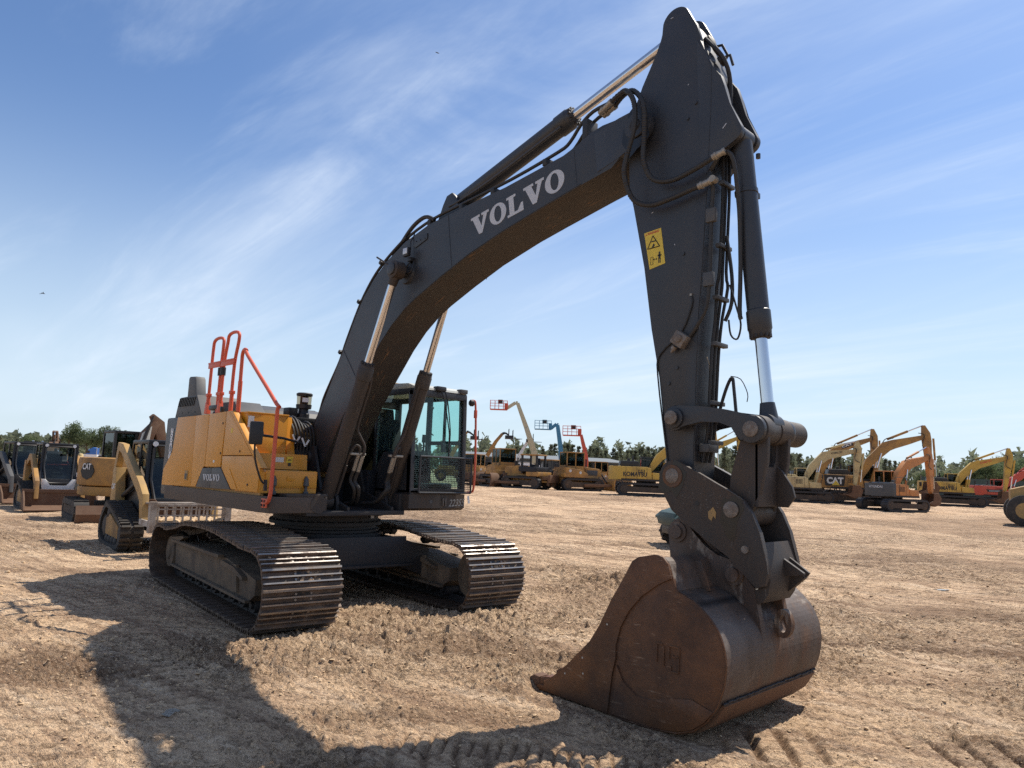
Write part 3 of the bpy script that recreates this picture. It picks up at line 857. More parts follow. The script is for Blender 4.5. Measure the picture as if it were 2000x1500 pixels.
part('boom_foot_pin', 'dark', EX, lambda bm: lathe(bm, (.03, -.40, 1.90), (0, 1, 0), [(0, .07), (.02, .09), (.78, .09), (.80, .07)], 24))

# side skirt with rounded rear
def f(bm):
    pts = [(-2.30, RY), (-.5, RY-.004), (.86, RY), (1.13, RY+.03), (1.16, -1.36), (1.16, -.80), (1.02, -.80), (1.02, -1.2), (-2.2, -1.2), (-2.5, -.9), (-2.5, -1.15)]
    prism(bm, pts, 1.205, 1.40, 'z', 0, .012)
SK = part('side_skirt', 'skirt', EX, f)
# counterweight
def f(bm):
    prof = [(-2.0, -1.46), (-2.46, -1.46), (-2.52, -1.43)]+[(-2.50-.66*math.cos(R(a)), -1.25*math.sin(R(a)) if False else -1.30*math.sin(R(a))) for a in (80, 65, 45, 25, 0, -25, -45, -65, -80)]+[(-2.40, 1.40), (-2.26, 1.46), (-2.03, 1.46)]
    prism(bm, [(a, b_) for a, b_ in prof], 1.26, 2.43, 'z', 0, .04)
CW = part('counterweight', 'grey_decal', EX, f)
def f(bm):
    prism(bm, [(-2.0, 2.425), (-1.285, 2.43), (-1.255, 1.42), (-2.42, 1.40), (-2.41, 1.64), (-2.10, 1.90)], RY-.012, RY+.02, 'y', 0, .006)
CWP = part('counterweight_panel', 'yellow_deep', CW, f)
text_obj('model_lettering', 'EC300E', CW, (-2.165, RY-.004, 1.80), (0.03, 0, 1), (-1, 0, 0.03), .46, .10, 'letter_white', .003, .05)
def f(bm):
    ab(bm, -1.50, -1.38, RY-.022, RY-.010, 1.50, 1.64, .006, 0)
    ab(bm, -1.475, -1.405, RY-.026, RY-.021, 1.52, 1.60, .004, 1)
part('grab_latch', ['yellow_b', 'grey_decal'], CWP, f)
# side doors
def door(name, pts, m='yellow', a0=RY-.016, bev=.010):
    return plate(name, m, EX, pts, a0, a0+.05, 'y', bev)
D1 = door('side_door', [(-1.275, 2.43), (-.80, 2.44), (-.805, 1.71), (-.87, 1.70), (-1.055, 1.425), (-1.245, 1.42)])
D2 = door('side_door', [(-.79, 2.44), (-.225, 2.46), (-.275, 1.72), (-.795, 1.71)])
D3 = door('side_door', [(-.215, 2.46), (-.105, 2.46), (.655, 1.885), (-.235, 1.875)])
D4 = door('side_door', [(-.24, 1.865), (.67, 1.875), (.90, 1.72), (.88, 1.435), (.115, 1.445), (-.23, 1.70)])
for D, l in ((D1, 'narrow yellow door beside the counterweight'), (D2, 'tall middle yellow door'), (D3, 'upper yellow panel with sloping edge'), (D4, 'lower front yellow panel')): D['label'] = l
plate('badge_panel', 'grey_decal', EX, [(-1.045, 1.425), (-.862, 1.692), (-.55, 1.698), (-.56, 1.428)], RY-.018, RY+.02, 'y', .004)
BPn = plate('badge_panel', 'grey_decal', EX, [(-.552, 1.428), (-.542, 1.698), (-.285, 1.712), (-.245, 1.70), (.105, 1.438)], RY-.018, RY+.02, 'y', .004)
slab_word('name_lettering', 'VOLVO', BPn, (-.815, RY-.0185, 1.525), (1, 0, .015), (0, 0, 1), .56, .085, 'label_grey', .003)
# body structure behind the doors
def f(bm):
    prism(bm, [(-2.08, 1.30), (-2.08, 2.41), (-.12, 2.44), (.64, 1.87), (.86, 1.73), (.86, 1.30)], RY+.03, RY+.075, 'y', 0)
    ab(bm, -2.06, -.3, -.86, 1.42, 1.3, 2.38)
part('body_shell', 'yellow_b', EX, f)
# sloping yellow edge bars of the stair
def f(bm):
    prism(bm, [(-.10, 2.462), (-.02, 2.462), (.96, 1.735), (.89, 1.725)], RY-.02, RY+.055, 'y', 0, .006)
part('stair_edge_bar', 'yellow', EX, f)
# tank behind the stair, with filler
part('fuel_tank', 'yellow_deep', EX, lambda bm: (ab(bm, -.85, .20, -1.37, -.80, 1.5, 2.44, .012), ab(bm, -.86, .215, -1.38, -.795, 2.43, 2.455, .006)))
def f(bm):
    ab(bm, .2, .36, -1.36, -1.05, 1.88, 2.16, .02)
part('step_box', 'yellow', EX, f)
part('filler_cap', 'black', EX, lambda bm: lathe(bm, (.27, -1.24, 2.16), (0, 0, 1), [(0, .07), (.04, .07), (.05, .05), (.07, .05)], 20))
part('info_sticker', 'white', EX, lambda bm: ab(bm, .201, .204, -1.36, -1.28, 2.25, 2.40))
# two tool boxes on the front right corner
def f(bm):
    prism(bm, [(.21, 1.725), (.21, 1.92), (.61, 1.92), (.63, 1.725)], -1.38, -.70, 'y', 0, .010)
UB = part('upper_toolbox', 'yellow', EX, f)
part('info_sticker', 'white', UB, lambda bm: bx(bm, (.622, -1.10, 1.83), (.003, .13, .09), Matrix.Rotation(R(9), 3, 'Y')))
wl = part('warning_sticker', 'sticker', UB, lambda bm: bx(bm, (.622, -.955, 1.825), (.003, .085, .13), Matrix.Rotation(R(9), 3, 'Y')))
part('warning_sign', 'black', wl, lambda bm: (prism(bm, [(-.985, 1.84), (-.925, 1.84), (-.955, 1.885)], .624, .628, 'x'), bx(bm, (.629, -.955, 1.79), (.002, .04, .04))), 0)
def f(bm):
    prism(bm, [(.2, 1.43), (.2, 1.715), (.87, 1.715), (.905, 1.69), (.905, 1.435)], -1.462, -.70, 'y', 0, .012)
LB = part('lower_toolbox', 'yellow', EX, f)
part('toolbox_lid', 'yellow', LB, lambda bm: (ab(bm, .905, .925, -1.40, -.71, 1.50, 1.71, .012), ab(bm, .925, .932, -1.33, -.80, 1.52, 1.70, .01)))
part('toolbox_catch', 'yellow_deep', LB, lambda bm: ab(bm, .932, .94, -1.13, -1.03, 1.585, 1.645, .003))
def f(bm):
    for yy in (-1.30, -.87):
        lathe(bm, (.945, yy, 1.45), (0, 0, 1), [(0, .02), (.07, .018), (.08, .035), (.16, .03), (.20, .008)], 14)
        ab(bm, .93, .965, yy-.03, yy+.03, 1.42, 1.46, .004)
part('cable_stay', 'grey_plastic', LB, f)
def f(bm):
    ab(bm, .60, 1.13, -1.37, -.66, 1.20, 1.40, .012)
    ab(bm, .86, 1.16, -1.22, -.68, 1.40, 1.435, .006)
    cyl(bm, (.80, -.80, 1.31), (1.165, -.80, 1.31), .11, n=20)
    for yy in (-1.23, -1.17): ab(bm, 1.13, 1.15, yy-.012, yy+.012, 1.25, 1.37, .003)
part('front_bumper', 'charcoal_dusty', EX, f)
# orange red handrails
def f(bm):
    tube(bm, [(1.15, RY-.02, 1.33), (1.20, RY-.02, 1.35), (1.235, RY-.02, 1.42), (1.25, RY-.02, 1.6), (1.25, RY-.02, 2.42), (1.22, RY-.02, 2.50), (.26, RY+.0, 3.17), (.18, RY+.01, 3.25), (.09, RY+.02, 3.27), (.02, RY+.03, 3.22), (-.005, RY+.04, 3.10), (-.02, RY+.05, 2.47)], .0235, 10, 0, 3)
    cyl(bm, (-.018, RY+.05, 2.45), (-.010, RY+.045, 2.86), .029)
    ab(bm, 1.04, 1.18, RY-.035, RY-.015, 1.27, 1.38, .01)
HR = part('handrail', 'rail', EX, f)
part('rail_bolt', 'dark', HR, lambda bm: [cyl(bm, (x_, RY-.036, z_), (x_, RY-.046, z_), .015, n=8) for x_ in (1.07, 1.14) for z_ in (1.30, 1.35)])
def u_rail(xa, xb, ztop, lean):
    def f(bm):
        y_ = RY+.05
        tube(bm, [(xa, y_, 2.46), (xa+.01, y_, 3.1), (xa+lean, y_, ztop-.13), (xa+lean+.03, y_, ztop-.03), ((xa+xb)/2+lean, y_, ztop), (xb+lean-.02, y_, ztop-.03), (xb+lean, y_, ztop-.14), (xb, y_, 3.1), (xb-.01, y_, 2.46)], .0225, 10, 0, 4)
        for x_ in (xa, xb): 
            cyl(bm, (x_, y_, 2.455), (x_, y_, 2.74), .027)
            ab(bm, x_-.035, x_+.035, y_-.03, y_+.03, 2.70, 2.745, .004)
        prism(bm, [(xa-.05, 2.455), (xa+.05, 2.455), (xa+.02, 2.62), (xa-.02, 2.62)], y_-.03, y_+.03, 'y', 0, .004)
    return part('guard_rail', 'rail', EX, f)
u_rail(-1.05, -.70, 3.53, .02); u_rail(-.62, -.26, 3.56, .08)
part('rail_crossbar', 'rail', EX, lambda bm: (ab(bm, -1.09, -.68, RY+.02, RY+.035, 3.10, 3.18, .006), ab(bm, -.66, -.22, RY+.02, RY+.035, 3.10, 3.18, .006), ab(bm, -1.09, -.22, RY+.015, RY+.055, 3.165, 3.185, .004)))
part('rail_strap', 'black', EX, lambda bm: (cyl(bm, (-.71, RY+.05, 2.98), (-.71, RY+.05, 3.09), .036), cyl(bm, (-.62, RY+.05, 2.98), (-.62, RY+.05, 3.09), .036)))
part('rail_lamp', 'black', EX, lambda bm: (ab(bm, -.95, -.66, RY+.02, RY+.12, 2.50, 2.57, .02), ab(bm, -.55, -.50, RY+.02, RY+.07, 2.46, 2.54, .01)))
# engine hood, air intake and exhaust
def f(bm):
    prism(bm, [(-2.40, 2.43), (-2.30, 2.69), (-2.22, 2.745), (-1.58, 2.76), (-1.36, 2.46), (-1.34, 2.43)], -1.38, -.72, 'y', 0, .03)
HV = part('intake_cover', 'grey_plastic', EX, f)
def f(bm):
    for k in range(10):
        x_ = -2.20+k*.066
        prism(bm, [(x_-.075, 2.60), (x_-.055, 2.60), (x_+.0, 2.73), (x_-.02, 2.73)], -1.392, -1.376, 'y')
    for x_ in (-2.2, -1.95, -1.7): cyl(bm, (x_+.1, -1.385, 2.50), (x_+.1, -1.377, 2.50), .012, n=10)
part('vent_slot', 'black', HV, f)
def f(bm):
    prism(bm, [(-2.1, 2.44), (-1.9, 2.66), (-1.3, 2.66), (-.9, 2.58), (-.8, 2.44)], -.72, .45, 'y', 0, .03)
    prism(bm, [(-1.5, 2.44), (-1.4, 2.66), (-.9, 2.66), (-.6, 2.44)], -1.1, -.7, 'y', 0, .02)
part('engine_hood', 'grey_plastic', EX, f)
part('hood_seam', 'black', EX, lambda bm: [prism(bm, [(x_, 2.56), (x_+.02, 2.56), (x_+.02, 2.672), (x_, 2.672)], -.6, .46, 'y') for x_ in (-1.7, -1.4)], 0)
def f(bm):
    prism(bm, [(-2.66, 2.76), (-2.66, 3.10), (-2.62, 3.13), (-2.40, 3.12), (-2.36, 3.08), (-2.27, 2.76)], -1.13, -.97, 'y', 0, .02)
part('exhaust_stack', 'grey_plastic', EX, f)
# pre-cleaner and its air pipe behind the boom foot
def f(bm):
    ab(bm, -.80, -.30, -.42, -.02, 2.40, 2.47, .01)
    lathe(bm, (-.55, -.19, 2.44), (0, 0, 1), [(0, .09), (.10, .09), (.12, .075), (.17, .07), (.18, .11), (.24, .115)], 24)
    ab(bm, -.68, -.5, -.45, -.30, 2.46, 2.62, .02)
PC = part('air_precleaner', 'black', EX, f)
part('precleaner_bowl', glass_mat('smoked_bowl', (.45, .36, .25), .05), PC, lambda bm: lathe(bm, (-.55, -.19, 2.68), (0, 0, 1), [(0, .105), (.13, .11)], 24))
part('precleaner_lid', 'black', PC, lambda bm: lathe(bm, (-.55, -.19, 2.81), (0, 0, 1), [(0, .115), (.03, .12), (.045, .10)], 24))
part('precleaner_core', 'bucket_back', PC, lambda bm: lathe(bm, (-.55, -.19, 2.68), (0, 0, 1), [(0, .06), (.13, .06)], 20))
part('precleaner_label', 'white', PC, lambda bm: bx(bm, (-.445, -.225, 2.745), (.004, .09, .065), Matrix.Rotation(R(-18), 3, 'Z')))
part('engine_bay_box', 'yellow_deep', EX, lambda bm: (prism(bm, [(-.6, 1.9), (-.6, 2.44), (-.05, 2.44), (.12, 1.9)], -.74, -.62, 'y', 0, .01)))
def f(bm):
    rr = random.Random(4)
    for k in range(7):
        y_ = -.66+.05*k
        tube(bm, [(-.5, y_, 2.3), (-.2, y_+.02, 2.42+.05*math.sin(k)), (.0, y_+.04, 2.30), (.05, y_+.05, 2.05), (.02, y_+.03, 1.8)], .017, 7, 0, 4)
    ab(bm, -.4, -.02, -.66, -.4, 2.0, 2.2, .02)
part('hose_bundle', 'hose', EX, f)
# mirror on its arm
def f(bm):
    tube(bm, [(1.12, RY-.03, 1.55), (1.13, RY-.10, 1.60), (1.15, RY-.20, 1.84), (1.20, RY-.24, 2.05)], .012, 8, 0, 3)
    cyl(bm, (1.12, RY-.03, 1.47), (1.12, RY-.035, 1.60), .022)
MR = part('mirror_arm', 'black', EX, f)
part('mirror', ['black'], MR, lambda bm: bx(bm, (1.235, RY-.25, 2.14), (.05, .155, .27), Matrix.Rotation(R(-14), 3, 'Z'), .022))
part('mirror_bracket', 'dark', EX, lambda bm: tube(bm, [(1.22, RY-.20, 2.12), (.9, -1.2, 2.11), (.4, -.75, 2.09), (.1, -.5, 2.08)], .016, 8))
for q_, l_ in (((-.02, -.62, 2.14), 0), ((.06, -.52, 2.10), 1)):
    part('reflective_chevron', 'white', EX, lambda bm, q_=q_: (bx(bm, (q_[0]+.12, q_[1]-.02, q_[2]), (.006, .024, .13), Matrix.Rotation(R(25), 3, 'X')), bx(bm, (q_[0]+.12, q_[1]+.04, q_[2]), (.006, .024, .085), Matrix.Rotation(R(-30), 3, 'X'))), 0)

# --- cab
CX0, CX1, CY0, CY1, CZ0, CZ1 = -.55, 1.24, .53, 1.51, 1.46, 2.98
def f(bm):
    prism(bm, [(CX0, 1.235), (CX0, 1.455), (CX1, 1.455), (CX1, 1.26), (CX1-.06, 1.225)], CY0-.01, CY1+.01, 'y', 0, .012)
CB = part('cab_base', 'charcoal_dusty', EX, f)
text_obj('chalk_number', '22355', CB, (CX1+.002, 1.22, 1.28), (0, 1, .04), (0, .12, 1), .29, .10, 'graffiti', .002, .0, .2)
part('base_slot', 'grey_plastic', CB, lambda bm: lathe(bm, (CX1-.002, .90, 1.35), (1, 0, 0), [(0, .028), (.006, .028)], 16))
part('base_bracket', 'steel', CB, lambda bm: (ab(bm, CX1, CX1+.03, 1.10, 1.115, 1.29, 1.40, .004), ab(bm, CX1, CX1+.03, 1.14, 1.155, 1.29, 1.40, .004)))
def f(bm):
    P_ = .055
    # floor, lower side walls, pillars, roof rails
    ab(bm, CX0, CX1, CY0, CY1, CZ0, CZ0+.05, .01)
    prism(bm, [(CX0, CZ0), (CX1-.02, CZ0), (CX1-.02, 2.0), (.55, 2.02), (.30, 1.72), (CX0, 1.72)], CY0, CY0+.05, 'y', 0, .006)
    prism(bm, [(CX0, CZ0), (.3, CZ0), (.3, 1.9), (CX0, 1.9)], CY1-.05, CY1, 'y', 0, .006)
    for y_ in (CY0, CY1-P_):
        prism(bm, [(CX1-.10, CZ0), (CX1, CZ0), (CX1-.05, 2.90), (CX1-.16, 2.90)], y_, y_+P_+.012, 'y', 0, .012)
        prism(bm, [(CX0, CZ0), (CX0+.12, CZ0), (CX0+.12, 2.9), (CX0, 2.9)], y_, y_+P_, 'y', 0, .01)
        ab(bm, CX0, CX1-.06, y_, y_+P_, 2.84, 2.92, .012)
    ab(bm, .30, .40, CY1-.05, CY1, CZ0, 2.9, .01)
    ab(bm, .28, .35, CY0, CY0+.045, 1.7, 2.9, .01)
    ab(bm, CX1-.14, CX1-.04, CY0, CY1, 2.82, 2.92, .012)
    ab(bm, CX1-.06, CX1, CY0, CY1, CZ0, CZ0+.07, .012)
    ab(bm, CX0, CX0+.05, CY0, CY1, CZ0, 1.95, .01)
    ab(bm, CX0, CX0+.05, CY0, CY1, 2.75, 2.92, .01)
    for y_ in (.78, ): ab(bm, CX0, CX0+.05, y_, y_+.09, 1.9, 2.8, .01)
CAB = part('cab_frame', 'charcoal', EX, f)
def f(bm):
    prism(bm, [(CX0-.02, 2.92), (CX0+.02, 2.99), (.3, 3.02), (CX1-.20, 3.0), (CX1-.04, 2.95), (CX1-.03, 2.92)], CY0+.01, CY1-.01, 'y', 0, .03)
part('cab_roof', 'offwhite', CAB, f)
part('roof_hatch', 'yellow_b', CAB, lambda bm: (ab(bm, -.1, .50, CY0-.01, CY0+.30, 2.93, 3.055, .02)))
part('lifting_eye', 'steel', CAB, lambda bm: lathe(bm, (.38, CY0+.05, 3.09), (.3, 1, 0), [(0, .02), (.004, .035), (.012, .035), (.016, .02)], 14))
part('cab_window', 'glass', CAB, lambda bm: bx(bm, (CX1-.055, (CY0+CY1)/2, 2.20), (.006, CY1-CY0-.12, 1.36), Matrix.Rotation(R(-2.2), 3, 'Y')))
part('cab_window', 'glass_dark', CAB, lambda bm: prism(bm, [(CX0+.12, 1.72), (.29, 1.72), (.29, 2.85), (CX0+.12, 2.85)], CY0+.02, CY0+.026))
part('cab_window', 'glass', CAB, lambda bm: prism(bm, [(.35, 1.82), (.56, 2.04), (CX1-.13, 2.01), (CX1-.15, 2.85), (.35, 2.85)], CY0+.02, CY0+.026))
part('cab_window', 'glass', CAB, lambda bm: prism(bm, [(.40, 1.55), (CX1-.12, 1.55), (CX1-.15, 2.85), (.40, 2.85)], CY1-.03, CY1-.024))
part('cab_window', 'glass', CAB, lambda bm: ab(bm, CX0+.02, CX0+.026, CY0+.06, CY1-.06, 1.95, 2.75))
DRF = part('door_frame', 'charcoal', CAB, lambda bm: (ab(bm, .40, CX1-.1, CY1-.03, CY1+.01, 2.17, 2.23, .006), ab(bm, .70, .74, CY1-.03, CY1+.005, 2.2, 2.87, .004)))
part('door_grip', 'black', DRF, lambda bm: tube(bm, [(.50, CY1-.07, 2.75), (.50, CY1-.10, 2.70), (.50, CY1-.10, 2.35), (.50, CY1-.05, 2.32)], .010, 7))
# grille guard low in front of the windscreen
def f(bm):
    x_ = CX1+.045
    y0_, y1_, z0_, z1_ = .645, 1.585, 1.475, 1.975
    for a, b_ in (((y0_, z0_), (y1_, z0_)), ((y0_, z1_), (y1_, z1_)), ((y0_, z0_), (y0_, z1_)), ((y1_, z0_), (y1_, z1_))):
        cyl(bm, (x_, *a), (x_, *b_), .014, n=8)
GG = part('guard_frame', 'charcoal', EX, f)
def f(bm):
    x_ = CX1+.04
    n1 = 34
    for k in range(1, n1): 
        y_ = .645+.94*k/n1; bx(bm, (x_, y_, 1.725), (.004, .007, .49))
    for k in range(1, 18):
        bx(bm, (x_+.004, 1.115, 1.475+.5*k/18), (.004, .93, .007))
gm = part('guard_mesh', 'dark', GG, f, 0); gm['kind'] = 'stuff'
# wipers, lamps, rail on the door side
def f(bm):
    for dy in (0, .06):
        tube(bm, [(CX1+.0, .98+dy, 2.93), (CX1+.03, 1.02+dy, 2.80), (CX1+.0, 1.16+dy*.4, 2.38), (CX1-.02, 1.20, 2.18)], .009, 6, 0, 4)
    tube(bm, [(CX1-.03, 1.20, 2.30), (CX1-.03, 1.205, 1.95)], .012, 6)
    ab(bm, CX1-.09, CX1+.02, .90, 1.07, 2.915, 2.985, .02)
part('wiper', 'black', CAB, f)
part('roof_lamp', 'grey_plastic', CAB, lambda bm: bx(bm, (CX1-.05, 1.42, 2.955), (.10, .14, .065), None, .014))
part('mirror_head', 'black', CAB, lambda bm: lathe(bm, (CX1-.0, CY1+.01, 2.80), (.4, 1, 0), [(0, .03), (.02, .05), (.06, .05), (.08, .03)], 14))
def f(bm):
    tube(bm, [(CX1-.02, CY1+.05, 2.83), (CX1, CY1+.10, 2.84), (CX1+.02, CY1+.12, 2.78), (CX1+.05, CY1+.12, 2.4), (CX1+.07, CY1+.12, 1.95), (CX1+.06, CY1+.12, 1.55), (CX1+.02, CY1+.10, 1.49), (CX1-.03, CY1+.04, 1.47)], .016, 8, 0, 3)
    ab(bm, CX1+.01, CX1+.05, CY1+.10, CY1+.14, 2.58, 2.70, .008)
part('door_handrail', 'rail', EX, f)
part('hanging_tag', 'white', EX, lambda bm: bx(bm, (CX1+.03, CY1+.06, 1.38), (.006, .035, .11), Matrix.Rotation(R(12), 3, 'X')))
# inside the cab
def f(bm):
    bx(bm, (.18, 1.02, 1.86), (.52, .50, .14), None, .04)
    bx(bm, (-.10, 1.02, 2.22), (.14, .48, .68), Matrix.Rotation(R(-12), 3, 'Y'), .05)
    bx(bm, (-.17, 1.02, 2.62), (.10, .26, .18), Matrix.Rotation(R(-12), 3, 'Y'), .03)
    for s in (-1, 1): bx(bm, (.25, 1.02+s*.30, 1.98), (.42, .10, .18), None, .03)
    bx(bm, (.15, 1.02, 1.62), (.4, .4, .3), None, .02)
part('operator_seat', 'seat', EX, f)
def f(bm):
    for s in (-1, 1):
        tube(bm, [(.45, 1.02+s*.30, 2.05), (.47, 1.02+s*.29, 2.16), (.47, 1.02+s*.28, 2.22)], .016, 8)
        cyl(bm, (.47, 1.02+s*.28, 2.20), (.48, 1.02+s*.28, 2.32), .028, n=10)
        tube(bm, [(.95, 1.02+s*.09, 1.52), (.88, 1.02+s*.09, 1.9), (.80, 1.02+s*.09, 2.15)], .012, 7)
    ab(bm, .9, 1.05, .62, 1.42, 1.52, 1.60, .02)
    bx(bm, (.95, 1.36, 2.12), (.05, .17, .13), None, .01)
part('control_levers', 'black', EX, f)

# --- dark bay between the cab and the toolboxes
def f(bm):
    ab(bm, -.5, .05, -.62, -.36, 1.23, 2.0, .02)
    ab(bm, -.5, -.1, -.32, .32, 1.23, 1.62, .02)
    ab(bm, .1, .45, .36, .50, 1.23, 1.75, .02)
part('valve_block', 'deep', EX, f)

# --- boom
BW = .275
top = [(-.16, 2.14), (-.05, 2.36), (.22, 2.76), (.56, 3.30), (.88, 3.84), (1.05, 4.08), (1.26, 4.29), (1.54, 4.48), (1.92, 4.66), (2.4, 4.78), (3.0, 4.84), (3.76, 4.90), (4.6, 5.01), (4.80, 5.06), (4.94, 5.14), (5.10, 5.17), (5.30, 5.17)]
bot = [(5.32, 4.78), (5.22, 4.70), (4.85, 4.635), (4.2, 4.50), (3.79, 4.41), (3.2, 4.25), (2.7, 4.07), (2.25, 3.89), (2.02, 3.78), (1.75, 3.60), (1.5, 3.38), (1.3, 3.16), (1.08, 2.92), (.85, 2.66), (.55, 2.22), (.32, 1.90), (.22, 1.78), (.10, 1.70), (-.06, 1.70), (-.18, 1.80), (-.20, 1.95)]
def f(bm):
    fs = prism(bm, top+bot, -BW, BW, 'y', 0, .010)
    for f_ in bm.faces:
        if f_.normal.z < -.25 and abs(f_.normal.y) < .5: f_.material_index = 1
def boom_mesh():
    bm = bmesh.new(); prism(bm, top+bot, -BW, BW, 'y', 0, .010)
    bmesh.ops.recalc_face_normals(bm, faces=bm.faces); bm.normal_update()
    for f_ in bm.faces:
        c_ = f_.calc_center_median()
        if abs(f_.normal.y) < .5 and (f_.normal.z < -.2 or (f_.normal.x > .4 and c_.z < 4)): f_.material_index = 1
    return finish(bm, 'boom', ['charcoal', 'underside'], EX, 30)
BOOM = boom_mesh()
def f(bm):
    for s in (-1, 1):
        yy = s*BW
        # fork ears with pin boss
        prism(bm, [(5.0, 5.12), (5.30, 5.172), (5.42, 5.185)]+arc(5.50, 5.03, .155, 85, -70, 12)+[(5.30, 4.775), (5.05, 4.70)], (yy-.004 if s < 0 else yy-.07), (yy+.07 if s < 0 else yy+.004), 'y', 0, .008)
        lathe(bm, (5.50, yy-s*.02, 5.03), (0, s, 0), [(0, .12), (.04, .12), (.045, .115)], 32)
BE = part('boom_tip_fork', 'charcoal', BOOM, f); BE['kind'] = 'stuff'
def f(bm):
    for s in (-1, 1):
        for xa, za, xb, zb in ((4.74, 5.03, 4.80, 4.63), (2.78, 4.815, 2.90, 4.13), (.62, 3.38, 1.05, 2.90)):
            a = Vector((xa, s*(BW+.001), za)); b_ = Vector((xb, s*(BW+.001), zb))
            tube(bm, [a, b_], .0045, 5)
part('weld_seam', 'charcoal', BOOM, f)['kind'] = 'stuff'
part('boom_tip_pin', 'dark', BOOM, lambda bm: lathe(bm, (5.50, -BW-.035, 5.03), (0, 1, 0), [(0, .05), (.01, .062), (2*BW+.06, .062), (2*BW+.07, .05)], 24))
for s in (-1, 1):
    ss_ = slab_word('name_lettering', 'VOLVO', BOOM, (3.245 if s < 0 else 4.64, s*(BW+.0008), 4.435 if s < 0 else 4.67), (1, 0, .168) if s < 0 else (-1, 0, -.168), (-.168, 0, 1) if s < 0 else (-.168, 0, 1), 1.42, .235, 'label_grey', .003)
# plate, work lamp and bracket on the boom side
part('serial_bracket', 'charcoal', BOOM, lambda bm: (prism(bm, [(2.13, 4.58), (2.16, 4.655), (2.40, 4.675), (2.40, 4.60), (2.16, 4.53)], -BW-.012, -BW-.004, 'y', 0, .003), [cyl(bm, (x_, -BW-.02, 4.615), (x_, -BW-.01, 4.615), .010, n=8) for x_ in (2.18, 2.27, 2.36)]))
def f(bm):
    bx(bm, (2.105, -BW-.09, 4.47), (.115, .05, .115), None, .016)
    ab(bm, 2.08, 2.16, -BW-.065, -BW, 4.36, 4.41, .008)
    tube(bm, [(2.12, -BW-.04, 4.36), (2.06, -BW-.06, 4.27), (2.10, -BW-.06, 4.20), (2.18, -BW-.05, 4.24), (2.17, -BW-.02, 4.36)], .009, 7, 0, 4)
    tube(bm, [(2.10, -BW-.03, 4.52), (2.09, -BW-.03, 4.62), (2.1, -BW+.02, 4.74)], .007, 6)
WL = part('work_lamp', 'black', BOOM, f)
part('lamp_lens', 'glow', WL, lambda bm: bx(bm, (2.105, -BW-.117, 4.478), (.085, .006, .075), None, .004))
part('pin_guard', 'dark', BOOM, lambda bm: tube(bm, PINROD, .012, 6))
# pipes along the top of the boom
def f(bm):
    for k, yy in enumerate((-.20, -.12)):
        dz = .035*(1-k)
        tube(bm, [(5.16, yy-.06, 5.37+dz*.3), (4.95, yy-.04, 5.34+dz), (4.78, yy-.02, 5.27+dz), (4.62, yy, 5.14+dz), (4.45, yy, 5.08+dz), (3.76, yy, 4.975+dz), (3.0, yy, 4.905+dz), (2.4, yy, 4.845+dz), (1.92, yy, 4.73+dz), (1.54, yy, 4.555+dz)], .018, 8, 0, 3)
    for x_, z_ in ((4.3, 5.03), (3.5, 4.92), (2.95, 4.87), (2.35, 4.82)): ab(bm, x_-.03, x_+.03, -.235, -.09, z_-.02, z_+.055, .006)
    ab(bm, 4.83, 4.90, -.26, -.10, 5.10, 5.32, .008)
part('boom_pipe', 'hose', BOOM, f)
def f(bm):
    for k in range(4):
        yy = -.24+.055*k
        tube(bm, [(1.9, yy, 4.74), (1.54, yy, 4.56), (1.25, yy, 4.37), (1.02, yy, 4.14), (.86, yy, 3.92), (.62, yy-.01*k, 3.52), (.48-.02*k, yy, 3.25), (.22, yy, 2.90), (.10-.03*k, yy, 2.72), (.02-.04*k, yy-.01, 2.50), (-.12, yy-.02, 2.35), (-.3, yy-.03, 2.28)], .019, 8, 0, 4)
    tube(bm, [(2.42, -.2, 4.86), (2.25, -.22, 4.93), (2.0, -.22, 4.86), (1.72, -.2, 4.68)], .026, 8, 0, 5)
    for x_, z_ in ((1.40, 4.46), (.92, 4.0), (.52, 3.34)): bx(bm, (x_-.01, -.16, z_+.03), (.05, .25, .05), Matrix.Rotation(R(-50), 3, 'Y'), .006)
part('boom_hose', 'hose', BOOM, f)
